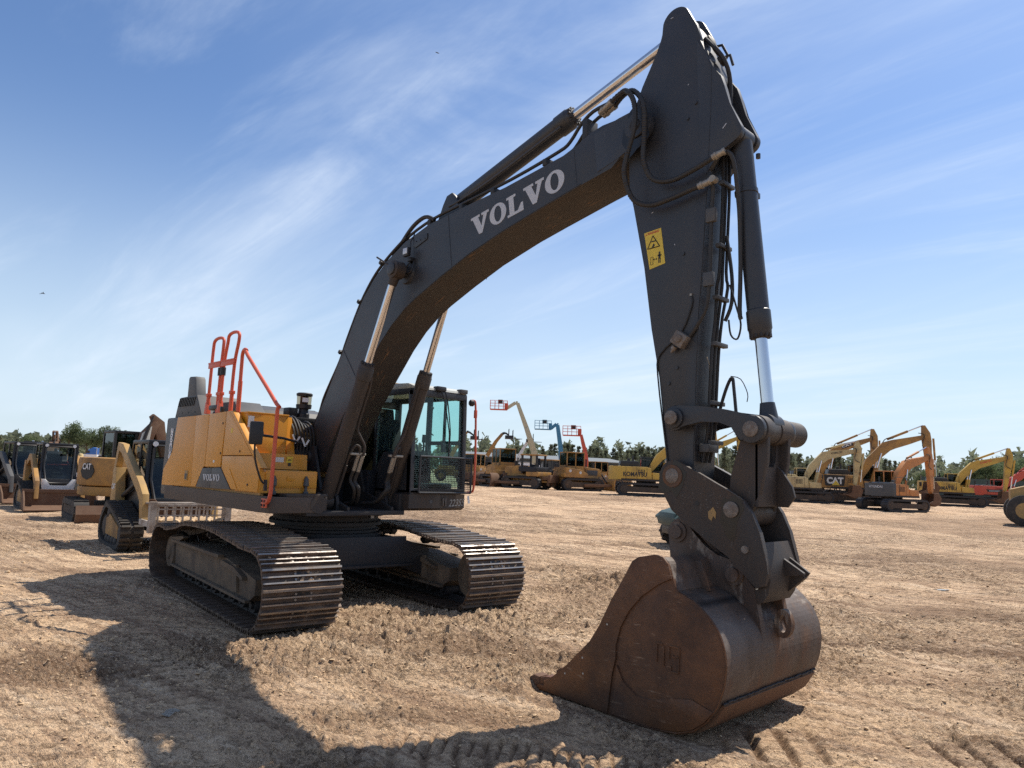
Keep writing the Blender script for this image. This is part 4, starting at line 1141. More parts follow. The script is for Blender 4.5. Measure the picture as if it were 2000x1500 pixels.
def cylinder(name, foot, head, brl, split, rb, rr, yb=None, collar=True, cap=True, eye=.10, eyew=.09, barrel_mat='charcoal', par=EX, lab=None):
    """foot: pin at the barrel end, head: pin at the rod end, split: fraction where barrel ends"""
    a = Vector(foot); b_ = Vector(head); d_ = (b_-a).normalized(); Ln = (b_-a).length; e = a+d_*(Ln*split)
    def f(bm):
        cyl(bm, a+d_*eye*.6, e-d_*.02, rb, n=28)
        lathe(bm, a-Vector((0, eyew, 0)), (0, 1, 0), [(0, eye*.8), (.008, eye), (2*eyew-.008, eye), (2*eyew, eye*.8)], 28)
        lathe(bm, e-d_*.20, d_, [(0, rb), (.01, rb*1.10), (.16, rb*1.10), (.17, rb*1.03), (.20, rb*1.0), (.215, rr*1.6)], 28)
    c_ = part(name, barrel_mat, par, f)
    if lab: c_['label'] = lab
    q = d_.to_track_quat('Z', 'Y').to_matrix()
    def g_(bm):
        for k in range(12):
            an = 2*PI*k/12; o_ = q @ Vector((math.cos(an), math.sin(an), 0))*(rb*.86)
            cyl(bm, e+d_*.0+o_, e+d_*.035+o_, .013, n=6)
        lathe(bm, e-d_*.01, d_, [(0, rr*1.7), (.03, rr*1.6), (.05, rr*1.25)], 20)
    part('gland_ring', 'dark', c_, g_)
    part('piston_rod', 'chrome', c_, lambda bm: cyl(bm, e, b_-d_*eye*.6, rr, n=28))
    def h_(bm):
        lathe(bm, b_-Vector((0, eyew, 0)), (0, 1, 0), [(0, eye*.8), (.008, eye), (2*eyew-.008, eye), (2*eyew, eye*.8)], 28)
        cyl(bm, b_-d_*(eye+.09), b_-d_*eye*.5, rr*1.15, rr*1.5, n=20)
    part('rod_eye', barrel_mat, c_, h_)
    return c_, e, d_
for s in (-1, 1):
    c_, e, d_ = cylinder('boom_cylinder', (.80, s*.50, 1.33), (2.02, s*.44, 4.24), 0, .60, .092, .048, eye=.11, eyew=.075, barrel_mat='charcoal_dusty', lab='boom lift cylinder on the door side' if s < 0 else 'boom lift cylinder on the cab side')
    part('lift_pin', 'charcoal', BOOM, lambda bm: lathe(bm, (2.02, s*BW, 4.24), (0, s, 0), [(0, .15), (.03, .14), (.035, .075), (.26, .075), (.265, .06)], 28))
    # steel oil pipes along the barrel
    a = Vector((.80, s*.50, 1.33)); per = Vector((d_.z, 0, -d_.x))
    o_ = -s*.0
    def f(bm):
        side_ = Vector((0, .11 if s < 0 else -.11, 0))
        k1 = per*.06+side_*.9
        tube(bm, [e-d_*.12+k1*.8, e-d_*.3+k1, a+d_*1.10+k1, a+d_*.98+k1*1.5, a+d_*.85+k1*2.4, a+d_*.70+k1*2.5], .017, 8, 0, 3)
        tube(bm, [a+d_*.15+k1*.9, a+d_*.5+k1, a+d_*.74+k1*1.1, a+d_*.84+k1*1.5, a+d_*.80+k1*2.0, a+d_*.66+k1*2.0], .017, 8, 0, 3)
        tube(bm, [a+d_*.15+k1*.9+per*.03, a+d_*.55+k1+per*.02], .017, 8)
    part('cylinder_pipe', 'charcoal_dusty', c_, f)
    def f(bm):
        side_ = Vector((0, .11 if s < 0 else -.11, 0)); k1 = per*.06+side_*.9
        for m_ in (2.0, 2.5):
            cyl(bm, a+d_*.72+k1*m_, a+d_*.50+k1*m_, .024, n=10)
        bx(bm, a+d_*.73+k1*1.9, (.05, .22, .03), None, .004)
    part('pipe_fitting', 'fitting', c_, f)
    def f(bm):
        side_ = Vector((0, .11 if s < 0 else -.11, 0)); k1 = per*.06+side_*.9
        for m_ in (2.0, 2.5):
            st = a+d_*.50+k1*m_
            tube(bm, [st, st-d_*.14, (st.x+.0, st.y-s*.03, 1.50), (st.x-.15, st.y-s*.10, 1.33), (st.x-.4, st.y-s*.15, 1.30)], .024, 8, 0, 4)
    part('supply_hose', 'hose', c_, f)
# stick cylinder above the boom
cylinder('stick_cylinder', (2.62, 0, 5.06), (5.84, 0, 5.96), 0, .575, .105, .056, eye=.11, eyew=.07)
def f(bm):
    for s in (-1, 1): prism(bm, [(2.35, 4.76), (2.85, 4.82), (2.74, 5.10), (2.66, 5.17), (2.56, 5.15), (2.50, 5.05)], s*.115-.025, s*.115+.025, 'y', 0, .008)
part('cylinder_bracket', 'charcoal', BOOM, f)
def f(bm):
    a = Vector((2.7, -.125, 5.10)); 
    tube(bm, [(2.62, -.14, 5.0), (2.8, -.13, 5.03), (3.3, -.12, 5.14), (4.2, -.115, 5.385), (4.38, -.09, 5.46)], .016, 8, 0, 3)
part('cylinder_pipe', 'charcoal', BOOM, f)

# --- stick
SW = .165
left = [(5.70, 5.89), (5.64, 5.72), (5.48, 5.46), (5.40, 5.30), (5.36, 5.12), (5.345, 4.75), (5.35, 4.46), (5.42, 4.30), (5.47, 4.02), (5.54, 3.70), (5.63, 3.12), (5.72, 2.68), (5.79, 2.13), (5.81, 1.86)]
right = [(6.05, 1.72), (6.07, 1.90), (6.085, 2.30), (6.09, 2.63), (6.11, 3.20), (6.13, 3.42), (6.165, 3.97), (6.19, 4.43), (6.215, 4.98), (6.22, 5.37), (6.12, 5.62), (6.03, 5.85)]
head = [(5.98, 5.93), (5.90, 6.0), (5.80, 6.0), (5.73, 5.95)]
def f(bm):
    prism(bm, left+arc(5.935, 1.83, .13, 190, 300, 8)+right+head, -SW, SW, 'y', 0, .012)
STK = part('stick', 'charcoal', EX, f, 30)
def f(bm):   # twin head plates that carry the rod end, with rounded crown
    for s in (-1, 1):
        pts = [(5.62, 5.66), (5.70, 5.90)]+arc(5.84, 5.96, .145, 165, 35, 12)+[(6.06, 5.84), (6.10, 5.70), (6.0, 5.4), (5.75, 5.4)]
        prism(bm, pts, s*.14-.022, s*.14+.022, 'y', 0, .006)
    for s in (-1, 1):   # ears for the bucket cylinder
        yy = s*.14
        prism(bm, [(6.06, 5.72), (6.20, 5.40), (6.30, 5.27), (6.34, 5.14), (6.38, 4.98)]+arc(6.41, 4.72, .085, 35, -70, 8)+[(6.34, 4.60), (6.27, 4.555), (6.16, 4.40), (6.10, 4.6)], yy-.028, yy+.028, 'y', 0, .006)
part('stick_head_plate', 'charcoal', STK, f)
part('hose_guard', 'charcoal', STK, lambda bm: (tube(bm, [(6.05, .19, 5.80), (6.11, .19, 5.79), (6.17, .19, 5.66), (6.13, .19, 5.62)], .013, 6), tube(bm, [(6.13, .19, 5.66), (6.19, .19, 5.66), (6.22, .19, 5.55)], .013, 6)))
def f(bm):
    for z_, x_ in ((5.62, 6.13), (5.50, 6.18), (5.74, 6.07)): lathe(bm, (x_+.02, 0, z_), (.9, 0, .4), [(0, .05), (.03, .05), (.035, .03)], 16)
    tube(bm, [(6.08, -.05, 5.75), (6.18, -.08, 5.62), (6.26, -.04, 5.48), (6.28, .03, 5.30), (6.27, .05, 4.9)], .02, 8, 0, 4)
part('head_fitting', 'dark', STK, f)
# corrugated hoses looping from the boom to the stick
def f(bm):
    tube(bm, [(5.20, -.27, 5.375), (5.30, -.29, 5.40), (5.42, -.33, 5.38), (5.53, -.36, 5.22), (5.55, -.37, 4.98), (5.48, -.37, 4.74), (5.44, -.36, 4.55), (5.50, -.31, 4.32), (5.66, -.27, 4.23), (5.88, -.26, 4.24), (6.08, -.26, 4.27), (6.15, -.25, 4.28)], .0215, 9, 0, 6, .20, .011)
    tube(bm, [(5.18, -.20, 5.36), (5.32, -.24, 5.41), (5.48, -.30, 5.37), (5.62, -.34, 5.18), (5.64, -.34, 4.90), (5.63, -.33, 4.64), (5.70, -.29, 4.46), (5.88, -.27, 4.40), (6.10, -.26, 4.44), (6.28, -.25, 4.50)], .0215, 9, 0, 6, .20, .011)
LH = part('loop_hose', 'hose', BOOM, f)
def f(bm):
    for a, b_ in (((5.02, -.22, 5.345), (5.21, -.275, 5.375)), ((5.02, -.16, 5.34), (5.2, -.205, 5.362)), ((6.14, -.25, 4.28), (6.26, -.24, 4.305)), ((6.27, -.25, 4.50), (6.38, -.23, 4.535))):
        a = Vector(a); b_ = Vector(b_); d_ = (b_-a).normalized(); l_ = (b_-a).length
        lathe(bm, a, d_, [(0, .028), (l_*.2, .028), (l_*.22, .034), (l_*.35, .034), (l_*.37, .027), (l_*.8, .027), (l_*.82, .032), (l_, .032)], 12)
    lathe(bm, (6.28, -.24, 4.31), (0, -1, 0), [(-.03, .03), (.03, .03)], 12)
part('hose_fitting', 'fitting', LH, f)['kind'] = 'stuff'
# pipes down the near side and front of the stick
def f(bm):
    tube(bm, [(6.24, -.22, 4.31), (6.255, -.20, 4.25), (6.235, -.19, 4.05), (6.22, -.19, 3.5), (6.19, -.185, 3.25), (6.12, -.185, 3.12), (6.04, -.185, 3.02), (5.99, -.185, 2.98)], .018, 8, 0, 3)
    tube(bm, [(6.39, -.22, 4.53), (6.44, -.20, 4.44), (6.45, -.13, 4.1), (6.45, -.10, 3.6), (6.44, -.095, 3.2), (6.45, -.09, 3.12)], .018, 8, 0, 3)
    for k, yy in enumerate((-.02, .03, .09)):
        tube(bm, [(6.25, yy, 4.7), (6.24, yy, 4.2), (6.215, yy, 3.6), (6.19+.02*k, yy, 3.45), (6.18, yy, 3.2), (6.165, yy-.03, 2.9), (6.15, yy-.04, 2.5), (6.14, yy-.05, 2.2), (6.10, yy-.06, 1.95)], .014, 8, 0, 3)
SPp = part('stick_pipe', 'hose', STK, f)
def f(bm):
    for x_, z_ in ((6.235, 4.02), (6.215, 3.47)): bx(bm, (x_, -.195, z_), (.09, .045, .12), None, .008)
    for x_, z_ in ((6.25, 4.35), (6.225, 3.8), (6.20, 3.35), (6.19, 2.95), (6.165, 2.45), (6.15, 2.12)): bx(bm, (x_, .03, z_), (.05, .20, .035), None, .006)
    bx(bm, (6.13, -.03, 2.07), (.09, .17, .07), None, .01)
part('pipe_clamp', 'grey_plastic', SPp, f)['kind'] = 'stuff'
def f(bm):
    bx(bm, (5.955, -.205, 2.985), (.13, .08, .12), Matrix.Rotation(R(35), 3, 'Y'), .012)
    lathe(bm, (5.96, -.245, 2.99), (0, -1, 0), [(0, .035), (.02, .035), (.025, .02)], 14)
    lathe(bm, (5.90, -.205, 2.93), (-.6, 0, -.8), [(0, .026), (.03, .026), (.035, .016), (.06, .014)], 12)
part('rupture_valve', 'steel', STK, f)
part('grease_line', 'hose', STK, lambda bm: tube(bm, [(6.04, -.172, 3.36), (6.04, -.175, 3.27), (5.94, -.175, 3.05), (5.73, -.175, 2.88), (5.71, -.175, 2.7), (5.80, -.175, 2.1), (5.83, -.175, 1.9)], .007, 6, 0, 3))
part('grease_block', 'fitting', STK, lambda bm: bx(bm, (6.035, -.172, 3.37), (.02, .02, .02)))
def f(bm):   # loose hose and cable tie
    tube(bm, [(6.16, .03, 2.28), (6.25, .02, 2.55), (6.31, .02, 2.66), (6.34, .0, 2.55), (6.38, -.02, 2.25)], .014, 7, 0, 4)
    tube(bm, [(6.31, .0, 2.67), (6.40, .0, 2.64), (6.46, .0, 2.52), (6.455, .0, 2.45)], .004, 5, 0, 3)
    tube(bm, [(6.24, .05, 3.9), (6.30, .03, 3.55), (6.30, .03, 3.3), (6.24, .03, 3.15)], .016, 7, 0, 4)
    tube(bm, [(6.30, .0, 3.45), (6.36, -.0, 3.25), (6.40, -.0, 3.10), (6.37, -.0, 2.98), (6.31, 0, 3.02), (6.29, 0, 3.15)], .008, 6, 0, 4)
part('loose_hose', 'hose', STK, f)['kind'] = 'stuff'
WS = part('warning_label', 'sticker', STK, lambda bm: prism(bm, [(5.535, 4.02), (5.715, 4.035), (5.765, 3.70), (5.60, 3.67)], -SW-.003, -SW-.0005, 'y'), 0)
def f(bm):
    y0_, y1_ = -SW-.0045, -SW-.003
    def tri(cx, cz, r, y0=y0_): 
        return [(cx-r, cz-r*.62), (cx+r, cz-r*.50), (cx+.01*r, cz+r*1.0)]
    # triangle outline
    T = [(5.575, 3.862), (5.705, 3.868), (5.632, 3.978)]
    for a, b_ in zip(T, T[1:]+T[:1]): 
        tube(bm, [(a[0], y0_, a[1]), (b_[0], y0_, b_[1])], .0045, 4)
    bx(bm, (5.628, y0_, 3.925), (.035, .002, .010)); bx(bm, (5.650, y0_, 3.925), (.018, .002, .010))
    prism(bm, [(5.622, 3.87), (5.635, 3.90), (5.645, 3.905), (5.655, 3.885), (5.648, 3.88), (5.64, 3.872)], y0_, y1_)
    # man with double arrow and box outline
    bx(bm, (5.705, y0_, 3.775), (.022, .002, .045)); bx(bm, (5.698, y0_, 3.735), (.008, .002, .045)); bx(bm, (5.713, y0_, 3.735), (.008, .002, .045)); bx(bm, (5.705, y0_, 3.783), (.042, .002, .009))
    cyl(bm, (5.705, y0_-.001, 3.808), (5.705, y0_+.001, 3.808), .010, n=10)
    bx(bm, (5.660, y0_, 3.755), (.03, .002, .004)); 
    for x_ in (5.646, 5.674): bx(bm, (x_, y0_, 3.755), (.008, .002, .014))
    for a in ((5.612, 3.745, .003, .07), (5.636, 3.745, .003, .07), (5.624, 3.78, .025, .003), (5.624, 3.71, .025, .003)): bx(bm, (a[0], y0_, a[1]), (a[2], .002, a[3]))
part('warning_sign', 'black', WS, f, 0)
text_obj('warning_lettering', 'WARNING', WS, (5.572, -SW-.003, 3.993), (1, 0, .08), (-.08, 0, 1), .125, .022, 'red', .0015, .02)
part('warning_sign', 'red', WS, lambda bm: prism(bm, [(5.548, 3.992), (5.566, 3.994), (5.556, 4.012)], -SW-.0045, -SW-.003), 0)
# scuffs and small bosses
part('stick_boss', 'charcoal', STK, lambda bm: [lathe(bm, (x_, -SW, z_), (0, -1, 0), [(0, .016), (.012, .015)], 12) for x_, z_ in ((6.06, 5.10), (5.98, 4.98), (5.62, 4.28), (5.95, 3.75), (5.82, 2.62), (5.90, 2.75))])['kind'] = 'stuff'
part('scrape_mark', 'label_grey', STK, lambda bm: [bx(bm, (x_, -SW-.001, z_), (l_, .002, .006), Matrix.Rotation(R(a_), 3, 'Y')) for x_, z_, l_, a_ in ((5.80, 6.02, .03, 0), (5.98, 5.30, .012, -50), (5.86, 3.85, .012, 70), (5.62, 4.20, .02, -20))], 0)
part('scrape_mark', 'label_grey', STK, lambda bm: bx(bm, (6.34, -.171, 4.79), (.05, .002, .008), Matrix.Rotation(R(-45), 3, 'Y')), 0)
part('scrape_mark', 'paper', STK, lambda bm: tube(bm, [(6.125, -.06, 2.84), (6.125, -.03, 2.79), (6.122, -.01, 2.70)], .004, 5), 0)
# bucket cylinder
cylinder('bucket_cylinder', (6.40, 0, 4.72), (6.645, 0, 2.26), 0, .70, .088, .050, eye=.085, eyew=.095)
part('cylinder_band', 'charcoal', STK, lambda bm: (lathe(bm, (6.447, 0, 4.245), (.1, 0, -1), [(0, .088), (.004, .096), (.04, .096), (.044, .088)], 24), ab(bm, 6.42, 6.50, .09, .15, 4.20, 4.25, .006), lathe(bm, (6.50, .11, 4.55), (0, 0, 1), [(0, .02), (.04, .02)], 8)))

# --- link gear and coupler
def ring_plate(bm, pts, y0, y1, bev=.010): prism(bm, pts, y0, y1, 'y', 0, bev)
def f(bm):
    for s in (-1, 1):
        y0 = -.275 if s < 0 else .225
        pts = arc(5.95, 2.31, .105, 70, 300, 14)+[(6.05, 2.255), (6.20, 2.285), (6.36, 2.275), (6.47, 2.235), (6.53, 2.12)]+arc(6.63, 2.21, .11, 220, 430, 14)+[(6.55, 2.325), (6.40, 2.37), (6.2, 2.40), (6.05, 2.41)]
        ring_plate(bm, pts, y0, y0+.05)
        lathe(bm, (5.95, y0+.025, 2.31), (0, s, 0), [(0, .085), (.045, .085), (.05, .07)], 28)
    lathe(bm, (5.95, -.27, 2.31), (0, 1, 0), [(0, .06), (.54, .06)], 20)
LK = part('guide_link', 'charcoal', EX, f)
for (x_, z_, r_, y_) in ((5.95, 2.31, .058, -.325), (6.63, 2.21, .062, -.275)): part('link_pin', 'steel', LK, lambda bm: lathe(bm, (x_, y_, z_), (0, -1, 0), [(0, r_), (.014, r_), (.018, r_*.85)], 24))
def f(bm):
    lathe(bm, (6.63, -.225, 2.21), (0, 1, 0), [(0, .10), (.01, .115), (.14, .115), (.15, .108), (.24, .108), (.245, .095), (.255, .095), (.26, .112), (.45, .112), (.455, .105), (.72, .105), (.73, .09)], 32)
    # body between top barrel and lower pin
    for s in (-1, 1):
        y_ = -.20 if s < 0 else .15
        prism(bm, [(6.52, 2.20), (6.73, 2.18), (6.72, 1.95), (6.66, 1.72), (6.60, 1.58), (6.50, 1.50), (6.40, 1.60), (6.42, 1.85)], y_, y_+.05, 'y', 0, .01)
    prism(bm, [(-.20, 2.12), (-.20, 1.62), (.20, 1.62), (.20, 2.12), (.09, 2.12), (.09, 1.98), (.05, 1.92), (-.05, 1.92), (-.09, 1.98), (-.09, 2.12)], 6.62, 6.655, 'x', 0, .008)
    lathe(bm, (6.49, -.22, 1.57), (0, 1, 0), [(0, .09), (.01, .11), (.43, .11), (.44, .09)], 28)
    prism(bm, [(6.64, 1.95), (6.70, 1.90), (6.78, 1.78), (6.80, 1.70), (6.74, 1.62), (6.62, 1.62)], .10, .13, 'y', 0, .008)
part('power_link', 'charcoal_dusty', EX, f)
cpo = arc(5.94, 1.83, .13, 195, 68, 12)+[(6.15, 1.875), (6.33, 1.785), (6.48, 1.715), (6.57, 1.665), (6.64, 1.57), (6.70, 1.43), (6.755, 1.22), (6.765, 1.14), (6.74, 1.05), (6.66, 1.02), (6.45, 1.235), (6.22, 1.36), (6.03, 1.48), (5.93, 1.55), (5.86, 1.66)]
def f(bm):
    for s in (-1, 1):
        y0 = -.275 if s < 0 else .225
        ring_plate(bm, cpo, y0, y0+.05)
    # curved rear shell and cross bar
    rear = [(6.70, 1.36), (6.745, 1.22), (6.76, 1.08), (6.74, .98), (6.70, .92), (6.64, .90), (6.55, .98), (6.56, 1.05), (6.66, 1.0), (6.70, 1.08), (6.70, 1.2), (6.66, 1.34)]
    ring_plate(bm, rear, -.228, .228, .006)
    ring_plate(bm, [(6.02, 1.50), (6.2, 1.40), (6.45, 1.27), (6.50, 1.30), (6.25, 1.46), (6.05, 1.56)], -.226, .226, .004)
    prism(bm, [(6.74, .98), (6.76, 1.10), (6.86, 1.13), (6.87, 1.10)], .10, .16, 'y', 0, .004)
    ab(bm, 6.75, 6.79, -.30, .30, 1.085, 1.115, .006) if False else None
CP = part('quick_coupler', 'charcoal_dusty', EX, f)
def f(bm):
    prism(bm, [(6.745, 1.10), (6.90, 1.13), (6.90, 1.145), (6.745, 1.235)], .02, .05, 'y', 0, .004)
    prism(bm, [(6.745, 1.05), (6.88, 1.11), (6.90, 1.14), (6.745, 1.24)], .12, .145, 'y', 0, .004)
part('lifting_lug', 'charcoal_dusty', CP, f)
def f(bm):
    for (x_, z_, r_) in ((6.47, 1.59, .062), (5.94, 1.83, .062)):
        lathe(bm, (x_, -.275, z_), (0, -1, 0), [(0, r_), (.016, r_), (.02, r_*.85)], 24)
    lathe(bm, (6.585, -.275, 1.30), (0, -1, 0), [(0, .032), (.014, .03)], 8)
part('coupler_pin', 'steel', CP, f)['kind'] = 'stuff'
part('pin_collar', 'bucket_back', CP, lambda bm: (lathe(bm, (5.94, -.275, 1.83), (0, -1, 0), [(0, .095), (.012, .092)], 28)))
part('coupler_hole', 'black', CP, lambda bm: lathe(bm, (6.17, -.2755, 1.62), (0, -1, 0), [(0, .020), (.002, .020)], 16))
part('worn_sticker', 'yellow_b', CP, lambda bm: prism(bm, [(6.27, 1.56), (6.315, 1.60), (6.34, 1.56), (6.335, 1.51), (6.315, 1.53), (6.30, 1.49), (6.275, 1.51)], -.278, -.2752), 0)

# --- bucket
BK = .78
side = [(5.055, .015), (5.055, .085), (5.16, .145), (5.30, .27), (5.53, .49), (5.62, .63), (5.73, .84), (5.83, 1.0), (5.925, 1.165), (5.98, 1.20), (6.13, 1.235), (6.20, 1.225), (6.25, 1.18), (6.285, 1.08), (6.315, .99), (6.45, .955), (6.57, .87), (6.65, .78), (6.695, .68), (6.715, .56), (6.70, .42), (6.65, .28), (6.57, .16), (6.47, .075), (6.33, .02), (6.10, -.005), (5.80, -.01), (5.45, .0)]
shell = side[11:]+[(5.055, .015)]
def offs(pts, d):
    o = []
    n = len(pts)
    for i_, p in enumerate(pts):
        a = Vector(pts[max(i_-1, 0)]); b_ = Vector(pts[min(i_+1, n-1)]); t_ = (b_-a).normalized(); o.append((p[0]-t_.y*-d*-1 if False else p[0]+t_.y*(-d), p[1]+t_.x*d))
    return o
def f(bm):
    sh = smooth_path([Vector((a, 0, b_)) for a, b_ in shell], 3); sh = [(v.x, v.z) for v in sh]
    # clockwise profile: inside is to the right of travel
    inn = []
    for i_, p in enumerate(sh):
        a = Vector(sh[max(i_-1, 0)]); b_ = Vector(sh[min(i_+1, len(sh)-1)]); t_ = (b_-a).normalized()
        inn.append((p[0]+t_.y*.03, p[1]-t_.x*.03))
    n = len(sh)
    for i_ in range(n-1):
        q_ = [sh[i_], sh[i_+1], inn[i_+1], inn[i_]]
        A = [bm.verts.new((a, -BK+.01, b_)) for a, b_ in q_]; B = [bm.verts.new((a, BK-.01, b_)) for a, b_ in q_]
        for k in range(4): bm.faces.new((A[k], A[(k+1) % 4], B[(k+1) % 4], B[k]))
        bm.faces.new(A[::-1]); bm.faces.new(B)
    bmesh.ops.remove_doubles(bm, verts=bm.verts, dist=.0004)
BU = part('bucket', 'bucket_back', EX, f, 40)
# top plate between the side plates (torque box)
def f(bm):
    prism(bm, [(6.315, 1.0), (6.24, 1.19), (5.95, 1.17), (5.93, 1.14), (6.2, 1.13), (6.28, .99)], -BK+.02, BK-.02, 'y', 0, .004)
part('torque_tube', 'bucket_back', BU, f)
for s in (-1, 1):
    def f(bm):
        prism(bm, side, s*BK-(.0 if s < 0 else .03), s*BK+(.03 if s < 0 else 0), 'y', 0, .005)
    sp_ = part('side_plate', 'bucket', BU, f)
    def f(bm):   # heavier cutter plate and wear plate
        y0 = s*BK+(-.014 if s < 0 else 0.001); y1 = s*BK+(-.001 if s < 0 else .014)
        cut = [(5.05, .01), (5.05, .09), (5.16, .15), (5.30, .275), (5.53, .495), (5.62, .635), (5.73, .845), (5.83, 1.005), (5.925, 1.17), (5.98, 1.205), (6.13, 1.24), (6.20, 1.23), (6.25, 1.18), (6.28, 1.08), (6.16, 1.03), (6.02, .93), (5.90, .80), (5.82, .66), (5.78, .52), (5.79, .42), (5.75, .30), (5.72, .0), (5.4, 0.005)]
        prism(bm, cut, y0, y1, 'y', 0, .005)
        prism(bm, [(5.80, .38), (5.86, .26), (5.98, .19), (6.12, .19), (6.30, .25), (6.45, .28), (6.62, .235), (6.55, .15), (6.45, .075), (6.32, .03), (6.1, .005), (5.76, .003)], y0, y1, 'y', 0, .005)
    cu_ = part('side_cutter', 'bucket', sp_, f)
    def f(bm):   # raised maker's mark
        y0 = s*BK-.009 if s < 0 else s*BK; y1 = s*BK if s < 0 else s*BK+.009
        for a in ((6.155, .60, .012, .13), (6.215, .585, .012, .14), (6.175, .665, .06, .012), (6.26, .62, .012, .09), (6.30, .665, .09, .012), (6.345, .63, .012, .07), (6.32, .60, .06, .012), (6.34, .54, .012, .10), (6.30, .49, .08, .012), (6.275, .51, .012, .035)):
            bx(bm, (a[0], (y0+y1)/2, a[1]-.06), (a[2], .009, a[3]), None, .002)
    part('raised_mark', 'bucket', sp_, f)
    part('bolt_hole', 'paper' if s < 0 else 'black', sp_, lambda bm: [cyl(bm, (x_, s*(BK+.0145), z_), (x_, s*(BK+.0155), z_), .008, n=8) for x_, z_ in ((5.70, .66), (5.46, .36), (5.28, .20), (5.47, .24))])
def f(bm):   # wear strip welded round the heel
    def strip_(o_, y0, y1):
        prism(bm, o_, y0, y1, 'y', 0, .003)
    strip_([(6.655, .285), (6.675, .275), (6.595, .145), (6.485, .055), (6.34, .0), (6.1, -.02), (6.1, -.004), (6.33, .022), (6.47, .078), (6.57, .16)], -BK+.05, BK-.05)
part('heel_wear_plate', 'rust_mid', BU, f)
def f(bm):
    rr = random.Random(2)
    y_ = -BK+.04
    while y_ < BK-.05:
        l_ = rr.uniform(.02, .06); bx(bm, (6.668+rr.uniform(-.002, .004), y_+l_/2, .292+rr.uniform(-.004, .004)), (.012, l_*1.1, .016), Matrix.Rotation(R(25), 3, 'Y'), .004); y_ += l_
part('weld_bead', 'dark', BU, f)
# ears
for s in (-1, 1):
    def f(bm):
        y0 = s*.205-.03
        pts = arc(5.985, 1.38, .105, 180, 35, 10)+[(6.12, 1.37), (6.22, 1.29), (6.32, 1.225), (6.44, 1.20)]+arc(6.50, 1.09, .12, 85, 0, 6)+[(6.645, .95), (6.675, .82), (6.71, .62), (6.64, .74), (6.55, .86), (6.44, .945), (6.30, .99), (6.24, 1.16), (5.90, 1.15), (5.88, 1.38)]
        prism(bm, pts, y0, y0+.06, 'y', 0, .008)
    er = part('bucket_ear', 'bucket_back', BU, f)
    er['label'] = 'thick lug plate with two coupler pins'
    for x_, z_ in ((5.97, 1.38), (6.47, 1.10)): part('ear_pin', 'bucket_back', er, lambda bm: lathe(bm, (x_, s*.235, z_), (0, s, 0), [(0, .085), (.015, .083), (.017, .055), (.04, .053)], 24))
part('pin_shaft', 'steel', BU, lambda bm: [cyl(bm, (x_, -.2, z_), (x_, .2, z_), .045, n=20) for x_, z_ in ((5.97, 1.38), (6.47, 1.10))])
# inner dark bracing webs on the bucket top
part('brace_web', 'bucket_back', BU, lambda bm: [prism(bm, [(6.0, 1.17), (6.30, 1.19), (6.38, .98), (6.28, .96)], y_-.012, y_+.012, 'y', 0, .003) for y_ in (-.42, .42)])
def f(bm):   # lifting eye, a ring on the back of the shell
    cx_, cz_ = 6.745, .755
    n = 24
    O = [(cx_+.085*math.cos(2*PI*k/n)*.80, cz_+.085*math.sin(2*PI*k/n)*1.25) for k in range(n)]
    I = [(cx_+.042*math.cos(2*PI*k/n)*.70, cz_+.052*math.sin(2*PI*k/n)*1.25) for k in range(n)]
    for y0, y1 in ((.0, .055),):
        OA = [bm.verts.new((a, y0, b_)) for a, b_ in O]; IA = [bm.verts.new((a, y0, b_)) for a, b_ in I]
        OB = [bm.verts.new((a, y1, b_)) for a, b_ in O]; IB = [bm.verts.new((a, y1, b_)) for a, b_ in I]
        for k in range(n):
            m_ = (k+1) % n
            bm.faces.new((OA[k], OA[m_], IA[m_], IA[k])); bm.faces.new((OB[m_], OB[k], IB[k], IB[m_]))
            bm.faces.new((OA[m_], OA[k], OB[k], OB[m_])); bm.faces.new((IA[k], IA[m_], IB[m_], IB[k]))
part('lifting_eye', 'bucket_back', BU, f)
# lip, adapters and teeth
part('cutting_lip', 'bucket', BU, lambda bm: prism(bm, [(5.06, .005), (5.06, .05), (4.98, .045), (4.95, .03), (4.98, .005)], -BK+.0, BK, 'y', 0, .004))
for k in range(5):
    y_ = -.70+.35*k
    def f(bm):
        prism(bm, [(5.22, .05), (5.17, .13), (5.03, .115), (4.93, .08), (4.93, .0), (5.0, -.012), (5.12, -.005)], y_-.055, y_+.055, 'y', 0, .012)
    ad = part('tooth_adapter', 'bucket', BU, f)
    def f(bm):
        ps = [(4.97, .10), (4.90, .105), (4.82, .055), (4.80, .035), (4.82, .02), (4.90, -.005), (4.97, -.005)]
        prism(bm, ps, y_-.062, y_+.062, 'y', 0, .014)
        lathe(bm, (4.93, y_-.066, .05), (0, 1, 0), [(0, .018), (.132, .018)], 12)
    part('tooth', 'rust_mid', ad, f)
